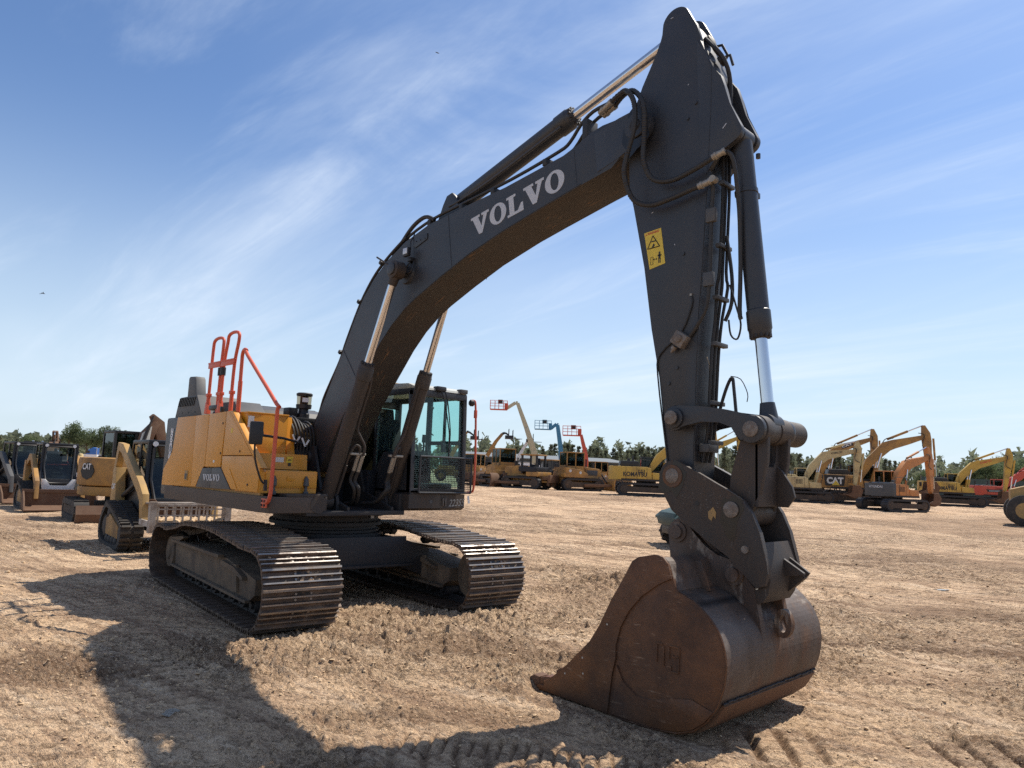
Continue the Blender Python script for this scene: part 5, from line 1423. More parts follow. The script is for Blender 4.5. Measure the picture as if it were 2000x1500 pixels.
# grease and wear around the pins, weld seams, small fittings
M['grease'] = mat('dark_grease', (.010, .009, .008), .22, 0, .25, (.05, .035, .02), 20)
M['bare'] = mat('scuffed_bare_steel', (.16, .145, .13), .42, .5, .6, (.06, .045, .035), 18, thr=(.40, .62))
def blot(cx, cz, r, y, seed, n=26, sag=0):
    rr = random.Random(seed); ph = [rr.uniform(0, 6.28) for _ in range(5)]
    return [(cx+r*(1+.16*math.sin(2*a+ph[0])+.13*math.sin(3*a+ph[1])+.10*math.sin(5*a+ph[2])+.07*math.sin(9*a+ph[3]))*math.cos(a),
             cz+r*(1+.16*math.sin(2*a+ph[0])+.13*math.sin(3*a+ph[1])+.10*math.sin(5*a+ph[2])+.07*math.sin(9*a+ph[3]))*math.sin(a)*(1+sag*(math.sin(a) < 0))) for a in [2*PI*k/n for k in range(n)]]
for cx, cz, r_, y_, par_, sg in ((5.94, 1.83, .115, -.2765, CP, .5), (6.47, 1.59, .10, -.2765, CP, .9), (5.50, 5.03, .155, -BW-.0055, BOOM, .6)):
    part('grease_stain', 'grease', par_, lambda bm: prism(bm, blot(cx, cz, r_, y_, int(cx*100), sag=sg), y_-.0006, y_, 'y'), 0)
rs3 = random.Random(8)
def chips(bm, n, xr, zr, y, smax):
    for k in range(n):
        x_ = rs3.uniform(*xr); z_ = rs3.uniform(*zr); s_ = rs3.uniform(.25, 1)**2*smax; a_ = rs3.uniform(0, PI)
        prism(bm, [(x_+s_*math.cos(a_+t_)*(1 if i_ % 2 else .5), z_+s_*math.sin(a_+t_)*.6) for i_, t_ in enumerate((0, 1.1, 2.2, 3.3, 4.4, 5.4))], y-.0006, y, 'y')
part('paint_chip', 'bare', STK, lambda bm: chips(bm, 70, (5.86, 6.10), (2.2, 5.0), -SW-.0004, .008), 0)['kind'] = 'stuff'
part('paint_chip', 'bare', CP, lambda bm: chips(bm, 60, (6.0, 6.42), (1.56, 1.70), -.2756, .010), 0)['kind'] = 'stuff'
part('paint_chip', 'bare', BOOM, lambda bm: chips(bm, 60, (2.3, 5.0), (4.66, 4.76), -BW-.0004, .007), 0)['kind'] = 'stuff'
part('edge_wear', 'bare', CP, lambda bm: tube(bm, [(a, -.2755, b_) for a, b_ in ((6.16, 1.872), (6.33, 1.787), (6.48, 1.717), (6.57, 1.667))], .0035, 5), 0)
part('edge_wear', 'bare', CP, lambda bm: tube(bm, [(a, -.2755, b_) for a, b_ in ((6.64, 1.572), (6.70, 1.432), (6.755, 1.222), (6.765, 1.142))], .005, 5), 0)
part('weld_seam', 'charcoal', BOOM, lambda bm: tube(bm, [(a, -BW-.001, b_+.012) for a, b_ in bot[2:13]], .006, 5), 0)
part('weld_seam', 'charcoal', STK, lambda bm: tube(bm, [(a-.012, -SW-.001, b_) for a, b_ in right[1:11]], .006, 5), 0)
part('weld_seam', 'bucket', BU, lambda bm: tube(bm, [(a, -BK-.002, b_) for a, b_ in side[16:27]], .007, 5), 0)
# hinges, locks and little stickers on the yellow doors
for D_, x_, z_ in ((D2, -.30, 2.30), (D2, -.30, 1.90), (D3, .30, 1.93), (D4, .60, 1.52)):
    part('door_lock', 'dark', D_, lambda bm: lathe(bm, (x_, RY-.016, z_), (0, -1, 0), [(0, .016), (.006, .015)], 12))
part('warning_sticker', 'white', D2, lambda bm: bx(bm, (-.50, RY-.0165, 1.79), (.05, .002, .035)))
part('warning_sticker', 'sticker', D3, lambda bm: bx(bm, (.0, RY-.0165, 2.20), (.045, .002, .06)))
part('crease', 'yellow', D4, lambda bm: prism(bm, [(.02, 1.70), (.04, 1.70), (.31, 1.455), (.285, 1.455)], RY-.022, RY-.014, 'y', 0, .003))


# ------------------------------------------------------------------ machines parked behind
def rot_for(pxl, theta): return az(pxl)-R(theta)     # theta 0 = facing away, 90 = to the right, 180 = towards the camera
def track_part(root, y, x0, x1, h, wd, m='dark', wheel='cat', nroll=0):
    """one crawler: belt with cleats, frame, end wheels"""
    r = h/2
    path = [(x0+r, 0)]+[(x1-r, 0)]+arc(x1-r, r, r, -70, 70, 6)+[(x1-r, h), (x0+r, h)]+arc(x0+r, r, r, 110, 250, 6)
    def f(bm):
        P = [Vector(p) for p in path]; n = len(P); cen = Vector(((x0+x1)/2, h/2))
        inn = []
        for p in P:
            c_ = Vector((min(max(p.x, x0+r), x1-r), r)); d_ = (p-c_); inn.append(p-d_.normalized()*.15 if d_.length > 1e-6 else p)
        for i in range(n):
            j = (i+1) % n; q_ = [P[i], P[j], inn[j], inn[i]]
            A = [bm.verts.new((v.x, y-wd/2, v.y)) for v in q_]; B = [bm.verts.new((v.x, y+wd/2, v.y)) for v in q_]
            for k in range(4): bm.faces.new((A[k], A[(k+1) % 4], B[(k+1) % 4], B[k]))
            bm.faces.new(A[::-1]); bm.faces.new(B)
        sp_, LT_ = resample(path, int((2*(x1-x0)+h)/.19))
        for k, p in enumerate(sp_):
            c_ = Vector((min(max(p.x, x0+r), x1-r), r)); d_ = (p-c_).normalized(); an = math.atan2(d_.y, d_.x)
            q_ = p+d_*.012
            bx(bm, (q_.x, y, q_.y), (.05, wd, .03), Matrix.Rotation(-an, 3, 'Y'))
    belt = part('crawler_track', m, root, f, 30)
    def g_(bm):
        prism(bm, [(x0+r*1.2, h*.28), (x1-r*1.2, h*.28), (x1-r*1.2, h*.66), (x0+r*1.2, h*.72)], y-wd*.42, y+wd*.42)
    part('roller_frame', 'track_dirt', belt, g_)
    for x_ in (x0+r, x1-r):
        part('track_wheel', 'track_dirt', belt, lambda bm: lathe(bm, (x_, y-wd*.46, r), (0, 1, 0), [(0, r*.3), (.02, r*.62), (.04, r*.74), (wd*.88, r*.74), (wd*.9, r*.62), (wd*.92, r*.3)], 18))
    return belt
def bent(pts, ths):
    """outline of a bent beam along pts with half thicknesses"""
    up = []; dn = []
    n = len(pts)
    for i in range(n):
        a = Vector(pts[max(i-1, 0)]); b_ = Vector(pts[min(i+1, n-1)]); t_ = (b_-a).normalized(); nn = Vector((-t_.y, t_.x)); p = Vector(pts[i])
        up.append(tuple(p+nn*ths[i])); dn.append(tuple(p-nn*ths[i]))
    return up+dn[::-1]
def cab_parts(root, x0, x1, y0, y1, z0, z1, m, gl='glass_dark', split=.42, front_slope=.08, door=True):
    def f(bm):
        p_ = .07
        zs = z0+(z1-z0)*split
        ab(bm, x0, x1, y0, y1, z1-.08, z1, .02)
        ab(bm, x0, x1, y0, y0+.04, z0, zs-.05); ab(bm, x0, x1, y1-.04, y1, z0, zs-.05)
        ab(bm, x0, x0+.04, y0, y1, z0, zs); ab(bm, x1-.04, x1, y0, y1, z0, z0+.35)
        for xx in (x0, x1-p_, (x0+x1)/2-p_/2):
            for yy in (y0, y1-p_): ab(bm, xx, xx+p_, yy, yy+p_, z0, z1-.04)
    c_ = part('cab', m, root, f)
    zs = z0+(z1-z0)*split
    xm = (x0+x1)/2
    for yy in (y0+.025, y1-.03):
        part('window', gl, c_, lambda bm: ab(bm, x0+.06, xm-.03, yy, yy+.005, zs-.05, z1-.08))
        part('window', gl, c_, lambda bm: ab(bm, xm+.03, x1-.06, yy, yy+.005, zs-.05, z1-.08))
    part('window', gl, c_, lambda bm: ab(bm, x0+.02, x0+.025, y0+.06, y1-.06, zs, z1-.08))
    part('window', gl, c_, lambda bm: ab(bm, x1-.03, x1-.025, y0+.06, y1-.06, z0+.35, z1-.08))
    return c_
def digger(name, label, loc, rz, body, boomm, cwm, E, T, S, s=1., tx=-2.0, word=None, wm='black', hood=.35, cab_h=2.95, group='excavators parked in the far row', cabm=None, tail=1.0, rear_word=None, side_panel=None, boom_word=None, bucket=True, hoodm='black', low=False):
    r = thing(name, label, 'excavator', loc, rz, group)
    r.scale = (s, s, s)
    for y_ in (-1.25, 1.25): track_part(r, y_, -2.25, 2.25, .95, .62, 'dark', 'dark')
    part('car_body', 'dark', r, lambda bm: (ab(bm, -.9, .9, -1.0, 1.0, .45, .85, .03), lathe(bm, (0, 0, .85), (0, 0, 1), [(0, .75), (.25, .75)], 24)))
    part('deck', 'dark', r, lambda bm: ab(bm, tx-.2, 1.35, -1.4, 1.4, 1.1, 1.25, .02))
    zt = 2.15
    part('side_body', body, r, lambda bm: prism(bm, [(tx, 1.25), (tx, zt), (-.1, zt), (.2, zt-.1), (.3, 1.25)], -1.42, -.55, 'y', 0, .04))
    part('toolbox', body, r, lambda bm: prism(bm, [(.32, 1.25), (.32, 1.75), (1.25, 1.70), (1.3, 1.25)], -1.42, -.62, 'y', 0, .03))
    part('side_body', body, r, lambda bm: prism(bm, [(tx, 1.25), (tx, zt), (-.45, zt), (-.45, 1.25)], .4, 1.42, 'y', 0, .04))
    cw = part('counterweight', cwm, r, lambda bm: prism(bm, [(tx+.02, -1.42), (tx-.25, -1.40)]+[(tx-.25-.62*math.cos(R(a))*tail, -1.25*math.sin(R(a))) for a in (78, 55, 30, 0, -30, -55, -78)]+[(tx-.25, 1.40), (tx+.02, 1.42)], 1.15, zt+.02, 'z', 0, .06))
    part('engine_hood', hoodm, r, lambda bm: (prism(bm, [(tx-.1, zt), (tx, zt+hood), (-.7, zt+hood), (-.5, zt)], -.9, .9, 'y', 0, .05), ab(bm, tx+.5, tx+.7, -.7, -.55, zt+hood-.02, zt+hood+.2, .02)))
    cab_parts(r, -.35, 1.35, .45, 1.42, 1.28, cab_h, cabm or 'black')
    part('side_grille', 'black', r, lambda bm: [ab(bm, -.75+.11*k, -.70+.11*k, -1.432, -1.421, 1.55, 1.95) for k in range(5)], 0)['kind'] = 'stuff'
    part('door_seam', 'black', r, lambda bm: [ab(bm, x_, x_+.02, -1.428, -1.42, 1.28, zt-.03) for x_ in (tx+.35, -.85, -.1)], 0)['kind'] = 'stuff'
    part('top_rail', 'dark', r, lambda bm: tube(bm, [(.15, -1.3, zt-.1), (.15, -1.3, zt+.5), (-.3, -1.3, zt+.55), (-1.1, -1.3, zt+.5), (-1.1, -1.3, zt)], .022, 6))
    part('mirror', 'black', r, lambda bm: (tube(bm, [(1.25, -1.3, 1.7), (1.35, -1.5, 2.1)], .02, 5), ab(bm, 1.3, 1.36, -1.62, -1.42, 2.05, 2.4, .02)))
    part('exhaust', 'black', r, lambda bm: cyl(bm, (-1.0, .3, zt+hood-.05), (-1.0, .3, zt+hood+.45), .07, n=10))
    part('roof_lamp', 'white', r, lambda bm: (ab(bm, 1.33, 1.40, .6, .72, cab_h-.02, cab_h+.08, .01), ab(bm, 1.33, 1.40, 1.15, 1.27, cab_h-.02, cab_h+.08, .01)))['kind'] = 'stuff'
    ft = (.15, 1.75)
    def f(bm):
        m1 = (ft[0]*.55+E[0]*.45-.12, ft[1]*.45+E[1]*.55)
        m2 = (E[0]*.45+T[0]*.55, E[1]*.45+T[1]*.55)
        prism(bm, bent([ft, m1, E, (E[0]+.35*(T[0]-E[0])/2, E[1]+.42*(T[1]-E[1])/2), m2, T], [.16, .29, .38, .34, .26, .14]), -.24, .24, 'y', 0, .02)
        cyl(bm, (T[0], -.3, T[1]), (T[0], .3, T[1]), .12, n=14)
    bo = part('boom', boomm, r, f)
    Tv = Vector(T); Sv = Vector(S); d_ = (Sv-Tv).normalized(); nn = Vector((-d_.y, d_.x))
    if nn.x > 0: nn = -nn          # towards the cab
    hd = Tv-d_*.85+nn*.05
    def f(bm):
        A = [hd+nn*.08, hd-nn*.12, Tv-d_*.25-nn*.36, Tv+d_*.35-nn*.38, Sv-nn*.14, Sv+d_*.12, Sv+nn*.10, Tv+d_*.5+nn*.20, Tv+nn*.22]
        prism(bm, [tuple(a) for a in A], -.17, .17, 'y', 0, .015)
    st = part('stick', boomm, r, f)
    def hyd(nm, a, b_, y_, r1, m_=boomm):
        a = Vector((a[0], y_, a[1])); b_ = Vector((b_[0], y_, b_[1])); e_ = a.lerp(b_, .58)
        c_ = part(nm, m_, r, lambda bm: cyl(bm, a, e_, r1, n=12)); part('piston_rod', 'chrome', c_, lambda bm: cyl(bm, e_, b_, r1*.5, n=10))
    Em = (E[0]*.8+ft[0]*.2+.02, E[1]*.8+ft[1]*.2)
    for y_ in (-.36, .36): hyd('boom_cylinder', (.95, 1.25), Em, y_, .09)
    hyd('stick_cylinder', (E[0]+.1, E[1]+.55), tuple(hd), 0, .09)
    bc = Tv+d_*.15-nn*.55
    lk = Sv-nn*.45-d_*.25
    hyd('bucket_cylinder', tuple(bc), tuple(lk), 0, .075)
    part('boom_hose', 'hose', r, lambda bm: (tube(bm, [(-.1, -.1, 2.0), (Em[0]-.45, -.1, Em[1]-.3), (E[0]-.1, -.1, E[1]+.5), (E[0]+.5, -.1, E[1]+.62)], .035, 6, 0, 4), tube(bm, [(T[0]-.5, -.28, T[1]+.25), (T[0]-.1, -.32, T[1]+.1), (T[0]-.25, -.3, T[1]-.7), (T[0]+.15, -.25, T[1]-1.0)], .03, 6, 0, 4)))
    if bucket:
        def f(bm):
            tp = Sv+d_*.15
            pr = [(tp.x+.25, tp.y+.05), (tp.x+.5, tp.y-.35), (tp.x+.35, tp.y-.85), (tp.x-.2, tp.y-1.0), (tp.x-.85, tp.y-.75), (tp.x-.4, tp.y-.55), (tp.x-.3, tp.y+.05)]
            prism(bm, pr, -.6, -.56); prism(bm, pr, .56, .6)
            for a, b_ in zip(pr[:5], pr[1:5]):
                mid = Vector(((a[0]+b_[0])/2, 0, (a[1]+b_[1])/2)); dd_ = Vector((b_[0]-a[0], 0, b_[1]-a[1]))
                bx(bm, mid, (dd_.length+.03, 1.12, .04), Matrix.Rotation(-math.atan2(dd_.z, dd_.x), 3, 'Y'))
            for k in range(5): bx(bm, (tp.x-.95, -.5+.25*k, tp.y-.76), (.22, .09, .07), Matrix.Rotation(R(10), 3, 'Y'))
        part('bucket', 'rust_mid', r, f)
    if word:
        text_obj('side_lettering', word, cw if False else r, (-1.85, -1.425, 1.42), (1, 0, 0), (0, 0, 1), 1.75, .34, wm, .006, .03)
    if rear_word:
        text_obj('rear_lettering', rear_word, r, (tx-.26-.62*tail, .75, 1.80), (0, -1, 0), (0, 0, 1), 1.3, .2, 'label_grey', .006, .02)
    if side_panel:
        sp_ = part('side_panel', 'black', r, lambda bm: prism(bm, side_panel, -1.435, -1.422, 'y'))
        return r, sp_
    if boom_word:
        U = Vector((T[0]-E[0], 0, T[1]-E[1])).normalized()
        o_ = Vector((E[0], -.245, E[1]))+U*.5
        bp_ = part('boom_plate', 'black' if boom_word[1] == 'white' else boomm, bo, lambda bm: bx(bm, o_+U*.45+Vector((0, .002, .10)), (1.0, .006, .30), Matrix.Rotation(-math.atan2(U.z, U.x), 3, 'Y')))
        text_obj('boom_lettering', boom_word[0], bp_, o_+Vector((0, -.004, .02)), U, (-U.z, 0, U.x), .9, .17, boom_word[1], .004, .03)
    return r

P0 = lambda pxl, z: at(pxl, z)
# right-hand row, seen from its side with the booms pointing right
digger('cream_excavator', 'cream yellow excavator with pale rounded counterweight, first to the right of the big stick', P0(1566, 58), rot_for(1566, 78), 'cream', 'cream', 'cream', (1.9, 4.05), (4.5, 4.55), (4.3, 1.7), .93, hood=.2, boom_word=('KOBELCO', 'black'), cabm='cream', hoodm='cream')
digger('amber_excavator', 'amber excavator whose arched boom rises behind the cream one', P0(1592, 68), rot_for(1592, 76), 'cat', 'cat', 'cat', (1.8, 4.5), (4.9, 5.6), (4.9, 2.0), 1.06, boom_word=('CAT', 'white'))
r_ = digger('amber_excavator', 'large amber excavator with black side panel and arched boom, left of the orange one', P0(1672, 60), rot_for(1672, 80), 'cat', 'cat', 'cat', (2.1, 4.4), (4.75, 5.2), (5.0, 2.0), 1.10, side_panel=[(-2.35, 1.32), (-2.45, 2.1), (-.95, 2.1), (-1.05, 1.32)], hood=.4)
r_, p_ = r_
text_obj('side_lettering', 'CAT', p_, (-2.25, -1.437, 1.45), (1, 0, 0), (0, 0, 1), 1.15, .5, 'white', .006, .05)
part('logo_triangle', 'sticker', p_, lambda bm: prism(bm, [(-1.9, 1.36), (-1.35, 1.36), (-1.62, 1.72)], -1.447, -1.4435), 0)
part('logo_panel', 'black', r_, lambda bm: ab(bm, .60, .95, -1.43, -1.421, 1.35, 1.7))
digger('orange_excavator', 'orange excavator with dark rear counterweight, turned partly away in front of the row', P0(1742, 49), rot_for(1742, 42), 'orange', 'orange', 'grey_decal', (1.6, 3.75), (4.0, 4.45), (4.2, 1.6), .84, tx=-1.15, tail=.3, rear_word='HYUNDAI', cabm='orange', cab_h=3.2, hood=.12, hoodm='grey_decal')
digger('lemon_excavator', 'yellow excavator marked KOMATSU on its side, right of the orange one', P0(1862, 68), rot_for(1862, 76), 'komatsu', 'komatsu', 'komatsu', (1.7, 3.7), (4.35, 4.5), (4.0, 1.6), 1.04, word='KOMATSU', cabm='komatsu', boom_word=('KOMATSU', 'red'))
r_ = digger('red_excavator', 'small red excavator at the right end of the far row', P0(1952, 74), rot_for(1952, 70), 'red', 'red', 'red', (1.8, 3.2), (3.9, 4.5), (4.2, 1.5), .96, word=None, cabm='red', side_panel=[(-1.55, 1.50), (-1.75, 1.78), (-.15, 1.78), (-.3, 1.50)], hood=.1, cab_h=2.9)
text_obj('side_lettering', 'DOOSAN', r_[1], (-1.45, -1.437, 1.56), (1, 0, 0), (0, 0, 1), 1.0, .15, 'label_grey', .006, .02)
digger('lemon_excavator', 'yellow excavator marked KOMATSU whose tail pokes out left of the big stick', P0(1262, 55), rot_for(1262, 84), 'komatsu', 'komatsu', 'komatsu', (2.2, 3.9), (4.6, 5.1), (5.0, 2.2), 1.0, word='KOMATSU', hood=.42, boom_word=('KOMATSU', 'black'))
digger('lemon_excavator', 'yellow excavator farther back, its boom seen through the bucket linkage', P0(1345, 72), rot_for(1345, 80), 'komatsu', 'komatsu', 'komatsu', (2.1, 4.4), (4.9, 5.7), (5.1, 2.4), 1.0, word=None, hood=.3, boom_word=('KOMATSU', 'black'))

# dozers
def dozer(label, loc, rz, m='cat', canopy=False, s=1., ripper=True, blade=True, hi=0, blue=False, theta=0, group='bulldozers parked in the far row'):
    r = thing('bulldozer', label, 'bulldozer', loc, rz, group); r.scale = (s, s, s)
    for y_ in (-.95, .95): track_part(r, y_, -1.7, 1.75, .95, .52, 'dark', 'cat')
    part('main_frame', m, r, lambda bm: (ab(bm, -1.5, 1.5, -.65, .65, .5, 1.15, .04), ab(bm, -1.6, -.5, -1.2, 1.2, 1.0, 1.35, .05)))
    hd = part('engine_hood', m, r, lambda bm: prism(bm, [(.1, 1.1), (.1, 1.85), (1.6, 1.72), (1.8, 1.6), (1.8, 1.1)], -.55, .55, 'y', 0, .05))
    part('hood_panel', 'grey_decal', hd, lambda bm: ab(bm, .55, 1.45, -.56, -.552, 1.2, 1.6, .004))
    part('exhaust', 'black', hd, lambda bm: (cyl(bm, (.8, .2, 1.8), (.8, .2, 2.45), .06, n=10)))
    if canopy:
        c_ = part('canopy', m, r, lambda bm: ab(bm, -1.35, .25, -.85, .85, 2.75+hi, 2.85+hi, .03))
        for x_ in (-1.2, .1):
            for y_ in (-.75, .75): part('canopy_post', 'black', c_, lambda bm: ab(bm, x_-.07, x_+.07, y_-.07, y_+.07, 1.2, 2.76+hi))
        part('side_deck', 'blue' if False else 'deep', r, lambda bm: ab(bm, -1.4, .2, -1.18, 1.18, 1.35, 1.75, .05))
        part('driver_seat', 'seat', r, lambda bm: (ab(bm, -.9, -.4, -.3, .3, 1.75, 1.95, .04), ab(bm, -1.0, -.85, -.3, .3, 1.9, 2.45, .04)))
        part('deck_label', 'label_grey', r, lambda bm: (ab(bm, -1.1, -.8, -1.19, -1.182, 1.5, 1.6), ab(bm, -.5, -.2, -1.19, -1.182, 1.5, 1.6)))
    else:
        cab_parts(r, -1.25, .25, -.72, .72, 1.3, 2.95+hi, m, 'glass_dark', .38)
        part('fender', m, r, lambda bm: prism(bm, [(-1.5, 1.0), (-1.5, 1.75), (-.2, 1.6), (.35, 1.3), (.35, 1.0)], -1.22, 1.22, 'y', 0, .05))
        f1 = part('fender_emblem', 'label_grey', r, lambda bm: (lathe(bm, (-1.15, -1.225, 1.5), (0, -1, 0), [(0, .11), (.006, .11)], 14), lathe(bm, (-.3, -1.225, 1.38), (0, -1, 0), [(0, .11), (.006, .11)], 14)))
    part('grab_rail', 'black', r, lambda bm: [tube(bm, [(-1.45, y_, 1.3), (-1.45, y_, 2.0), (-1.1, y_, 2.05)], .02, 5) for y_ in (-1.1, 1.1)], 0)['kind'] = 'stuff'
    part('air_cleaner', 'black', hd, lambda bm: (cyl(bm, (1.2, -.2, 1.75), (1.2, -.2, 2.1), .1, n=10), cyl(bm, (1.2, -.2, 2.1), (1.2, -.2, 2.2), .14, n=10)))
    part('body_shade_strip', 'black', r, lambda bm: (ab(bm, -1.5, .4, -1.0, 1.0, .96, 1.02), ab(bm, .12, 1.7, -.57, .57, 1.08, 1.13)))  # black strips stand in for shade under the body and hood
    part('side_grille', 'black', hd, lambda bm: [ab(bm, .2+.08*k, .24+.08*k, -.565, -.553, 1.25, 1.65) for k in range(4)], 0)['kind'] = 'stuff'
    if blade:
        bl = part('blade', m if not ripper else 'rust_mid', r, lambda bm: prism(bm, [(2.45, .05), (2.35, .3), (2.32, .65), (2.40, 1.0), (2.52, 1.15), (2.56, 1.13), (2.47, .95), (2.42, .65), (2.45, .3), (2.56, .05)], -1.7, 1.7, 'y'))
        for y_ in (-1.3, 1.3): part('push_arm', 'rust_mid', bl, lambda bm: bx(bm, (1.2, y_, .45), (2.4, .12, .2), None, .02))
        for y_ in (-.4, .4): part('lift_cylinder', 'dark', bl, lambda bm: cyl(bm, (1.7, y_, 1.5), (2.38, y_*1.4, .55), .06, n=10))
    if ripper:
        part('ripper', 'rust_mid', r, lambda bm: (ab(bm, -2.3, -1.7, -.75, .75, .75, 1.0, .03), [prism(bm, [(-2.3, .95), (-2.15, .95), (-2.1, .35), (-2.3, .25)], y_-.05, y_+.05) for y_ in (-.6, 0, .6)], ab(bm, -2.5, -2.3, -.9, .9, .55, 1.15, .03)))
    return r
dozer('yellow bulldozer just right of the orange cab handrail, leftmost of the dozers', P0(932, 70), rot_for(932, 35), s=1.0)
dozer('tall yellow bulldozer with high cab and rear ripper, second of the dozers from the left', P0(978, 66), rot_for(978, -25), s=1.12, hi=.15)
dozer('yellow bulldozer with a black open canopy and blue-black side deck', P0(1030, 63), rot_for(1030, -62), canopy=True, s=1.08, hi=-.1)
dozer('yellow bulldozer with closed cab and round fender emblems, in front of the dark shed', P0(1128, 63), rot_for(1128, 66), s=1.12, ripper=False)
dozer('small yellow bulldozer with its blade forward, right of the one with emblems', P0(1176, 70), rot_for(1176, 60), s=.95, ripper=False, hi=-.1)
dozer('yellow bulldozer mostly hidden, only its slanted arm showing between two dozers', P0(1082, 76), rot_for(1082, 120), s=1.0, ripper=False, canopy=True)

# boom lifts
def wheels(root, xs, ys, r_, wd, rim='label_grey', name='wheel'):
    for x_ in xs:
        for y_ in ys:
            w_ = part(name, 'rubber', root, lambda bm: lathe(bm, (x_, y_-wd/2, r_), (0, 1, 0), [(0, r_*.6), (.01, r_*.92), (.05, r_), (wd-.05, r_), (wd-.01, r_*.92), (wd, r_*.6)], 20))
            part('rim', rim, w_, lambda bm: lathe(bm, (x_, y_-wd/2-.01, r_), (0, 1, 0), [(0, r_*.5), (.03, r_*.56), (wd-.01, r_*.56), (wd+.02, r_*.5)], 16))
def boom_lift(label, pbase, z, pts, widths, m, bm_, basket_m, jib=None, group='boom lifts raised behind the dozers'):
    """pts: boom joints in the photograph's plane at depth z: pixel coordinates"""
    base = at(pbase, z); rz = az(pbase)-R(90)
    r = thing('boom_lift', label, 'boom lift', base, rz, group)
    k = z/FPX
    def loc_(p): # pixel -> local x (right), z (up)
        return ((p[0]-pbase)*k, (horizon(p[0])-p[1])*k+CAM.z-base.z)
    wheels(r, (-1.2, 1.2), (-1.0, 1.0), .5, .35, m)
    part('chassis', m, r, lambda bm: ab(bm, -1.5, 1.5, -.8, .8, .5, .95, .05))
    part('turntable', m, r, lambda bm: (ab(bm, -1.7, .9, -1.0, 1.0, 1.0, 1.9, .08),))
    Q = [loc_(p) for p in pts]
    for i in range(len(Q)-1):
        a, b_ = Q[i], Q[i+1]
        part('boom_section', bm_ if i < len(Q)-2 else (jib or bm_), r, lambda bm: prism(bm, bent([a, b_], [widths[i]/2, widths[i+1]/2]), -widths[i]/2, widths[i]/2, 'y', 0, .01))
    part('slew_post', m, r, lambda bm: prism(bm, bent([(Q[0][0], 1.2), Q[0]], [.25, .2]), -.2, .2) if abs(Q[0][1]-1.2) > .1 else ab(bm, -.2, .2, -.2, .2, 1.2, 1.8))
    ex, ez = Q[-1]
    bs = part('basket', basket_m, r, lambda bm: (ab(bm, ex-2.2, ex, -.45, .45, ez-.12, ez, .02), ab(bm, ex-.35, ex+.1, -.3, .3, ez, ez+.75, .03)))
    def f(bm):
        for zz_ in (.4, .75, 1.1):
            for y_ in (-.45, .45): tube(bm, [(ex-2.2, y_, ez+zz_), (ex, y_, ez+zz_)], .018, 5)
            tube(bm, [(ex-2.2, -.45, ez+zz_), (ex-2.2, .45, ez+zz_)], .025, 5)
        for xx in (ex-2.2, ex-1.6, ex-1.1, ex-.5, ex):
            for y_ in (-.45, .45): tube(bm, [(xx, y_, ez), (xx, y_, ez+1.1)], .025, 5)
    part('basket_rail', basket_m, bs, f, 0)
    part('control_box', 'dark', bs, lambda bm: ab(bm, ex-1.2, ex-.6, -.4, -.1, ez+.7, ez+1.2, .03))
    return r
boom_lift('tall boom lift with cream telescopic boom and red basket', 1052, 92, [(1046, 905), (1041, 880), (1025, 835), (1006, 787), (1002, 786), (985, 797), (986, 799)], [.9, .75, .6, .45, .4, .4, .3], 'lift_cream', 'lift_cream', 'red', 'red')
boom_lift('boom lift with blue upper boom and grey basket, middle of the three', 1096, 95, [(1096, 905), (1093, 873), (1086, 830), (1084, 828), (1073, 837), (1074, 838)], [.7, .6, .5, .4, .4, .3], 'teal_lift', 'teal_lift', 'teal_lift')
boom_lift('boom lift with short orange and cream boom and red basket, rightmost of the three', 1146, 88, [(1146, 910), (1141, 880), (1137, 865), (1133, 849), (1132, 850)], [.6, .5, .45, .35, .3], 'orange', 'red', 'red')
def telehandler(label, pbase, z, pts, m):
    base = at(pbase, z); rz = az(pbase)-R(90)
    r = thing('telehandler', label, 'telehandler', base, rz, 'telehandlers behind the dozers')
    k = z/FPX
    Q = [((p[0]-pbase)*k, (horizon(p[0])-p[1])*k+CAM.z-base.z) for p in pts]
    wheels(r, (-1.4, 1.4), (-1.0, 1.0), .65, .4, m)
    part('body', m, r, lambda bm: (ab(bm, -2.2, 2.0, -.7, .7, .7, 1.4, .06), ab(bm, -1.8, .2, -1.0, -.3, 1.3, 1.8, .05)))
    cab_parts(r, -.6, .7, .25, 1.0, 1.2, 2.5, 'black')
    for i in range(len(Q)-1):
        w0 = .5-.09*i
        part('boom_section', [m, m, 'black', 'black'][min(i, 3)], r, lambda bm: prism(bm, bent([Q[i], Q[i+1]], [w0/2, w0/2-.03]), -w0/2, w0/2, 'y', 0, .01))
    ex, ez = Q[-1]
    part('fork_carriage', 'black', r, lambda bm: ([ab(bm, ex, ex+.06, y_-.03, y_+.03, ez-.5, ez+.7) for y_ in (-.8, -.4, 0, .4, .8)], [ab(bm, ex+.5, ex+.56, y_-.03, y_+.03, ez-.5, ez+.6) for y_ in (-.8, .8)], ab(bm, ex-.4, ex+.6, -.85, .85, ez-.5, ez-.1), ab(bm, ex, ex+.06, -.85, .85, ez+.3, ez+.36)))
    for y_ in (-.35, .35): part('fork', 'dark', r, lambda bm: prism(bm, [(ex+.1, ez-.5), (ex+1.7, ez-.47), (ex+1.7, ez-.44), (ex+.1, ez-.4)], y_-.06, y_+.06))
telehandler('telehandler with raised brown boom and fork carriage, left of the tall cream lift', 948, 88, [(950, 890), (966, 862), (978, 847), (983, 845), (990, 849)], 'cat')
telehandler('telehandler whose dark boom and forks stick out beside the orange cab handrail', 885, 86, [(880, 890), (896, 860), (908, 843), (912, 843), (922, 850)], 'cat')
telehandler('telehandler with a white boom leaning up to the right of the tall cream lift', 1005, 96, [(1008, 900), (1018, 880), (1028, 862), (1031, 856)], 'white')

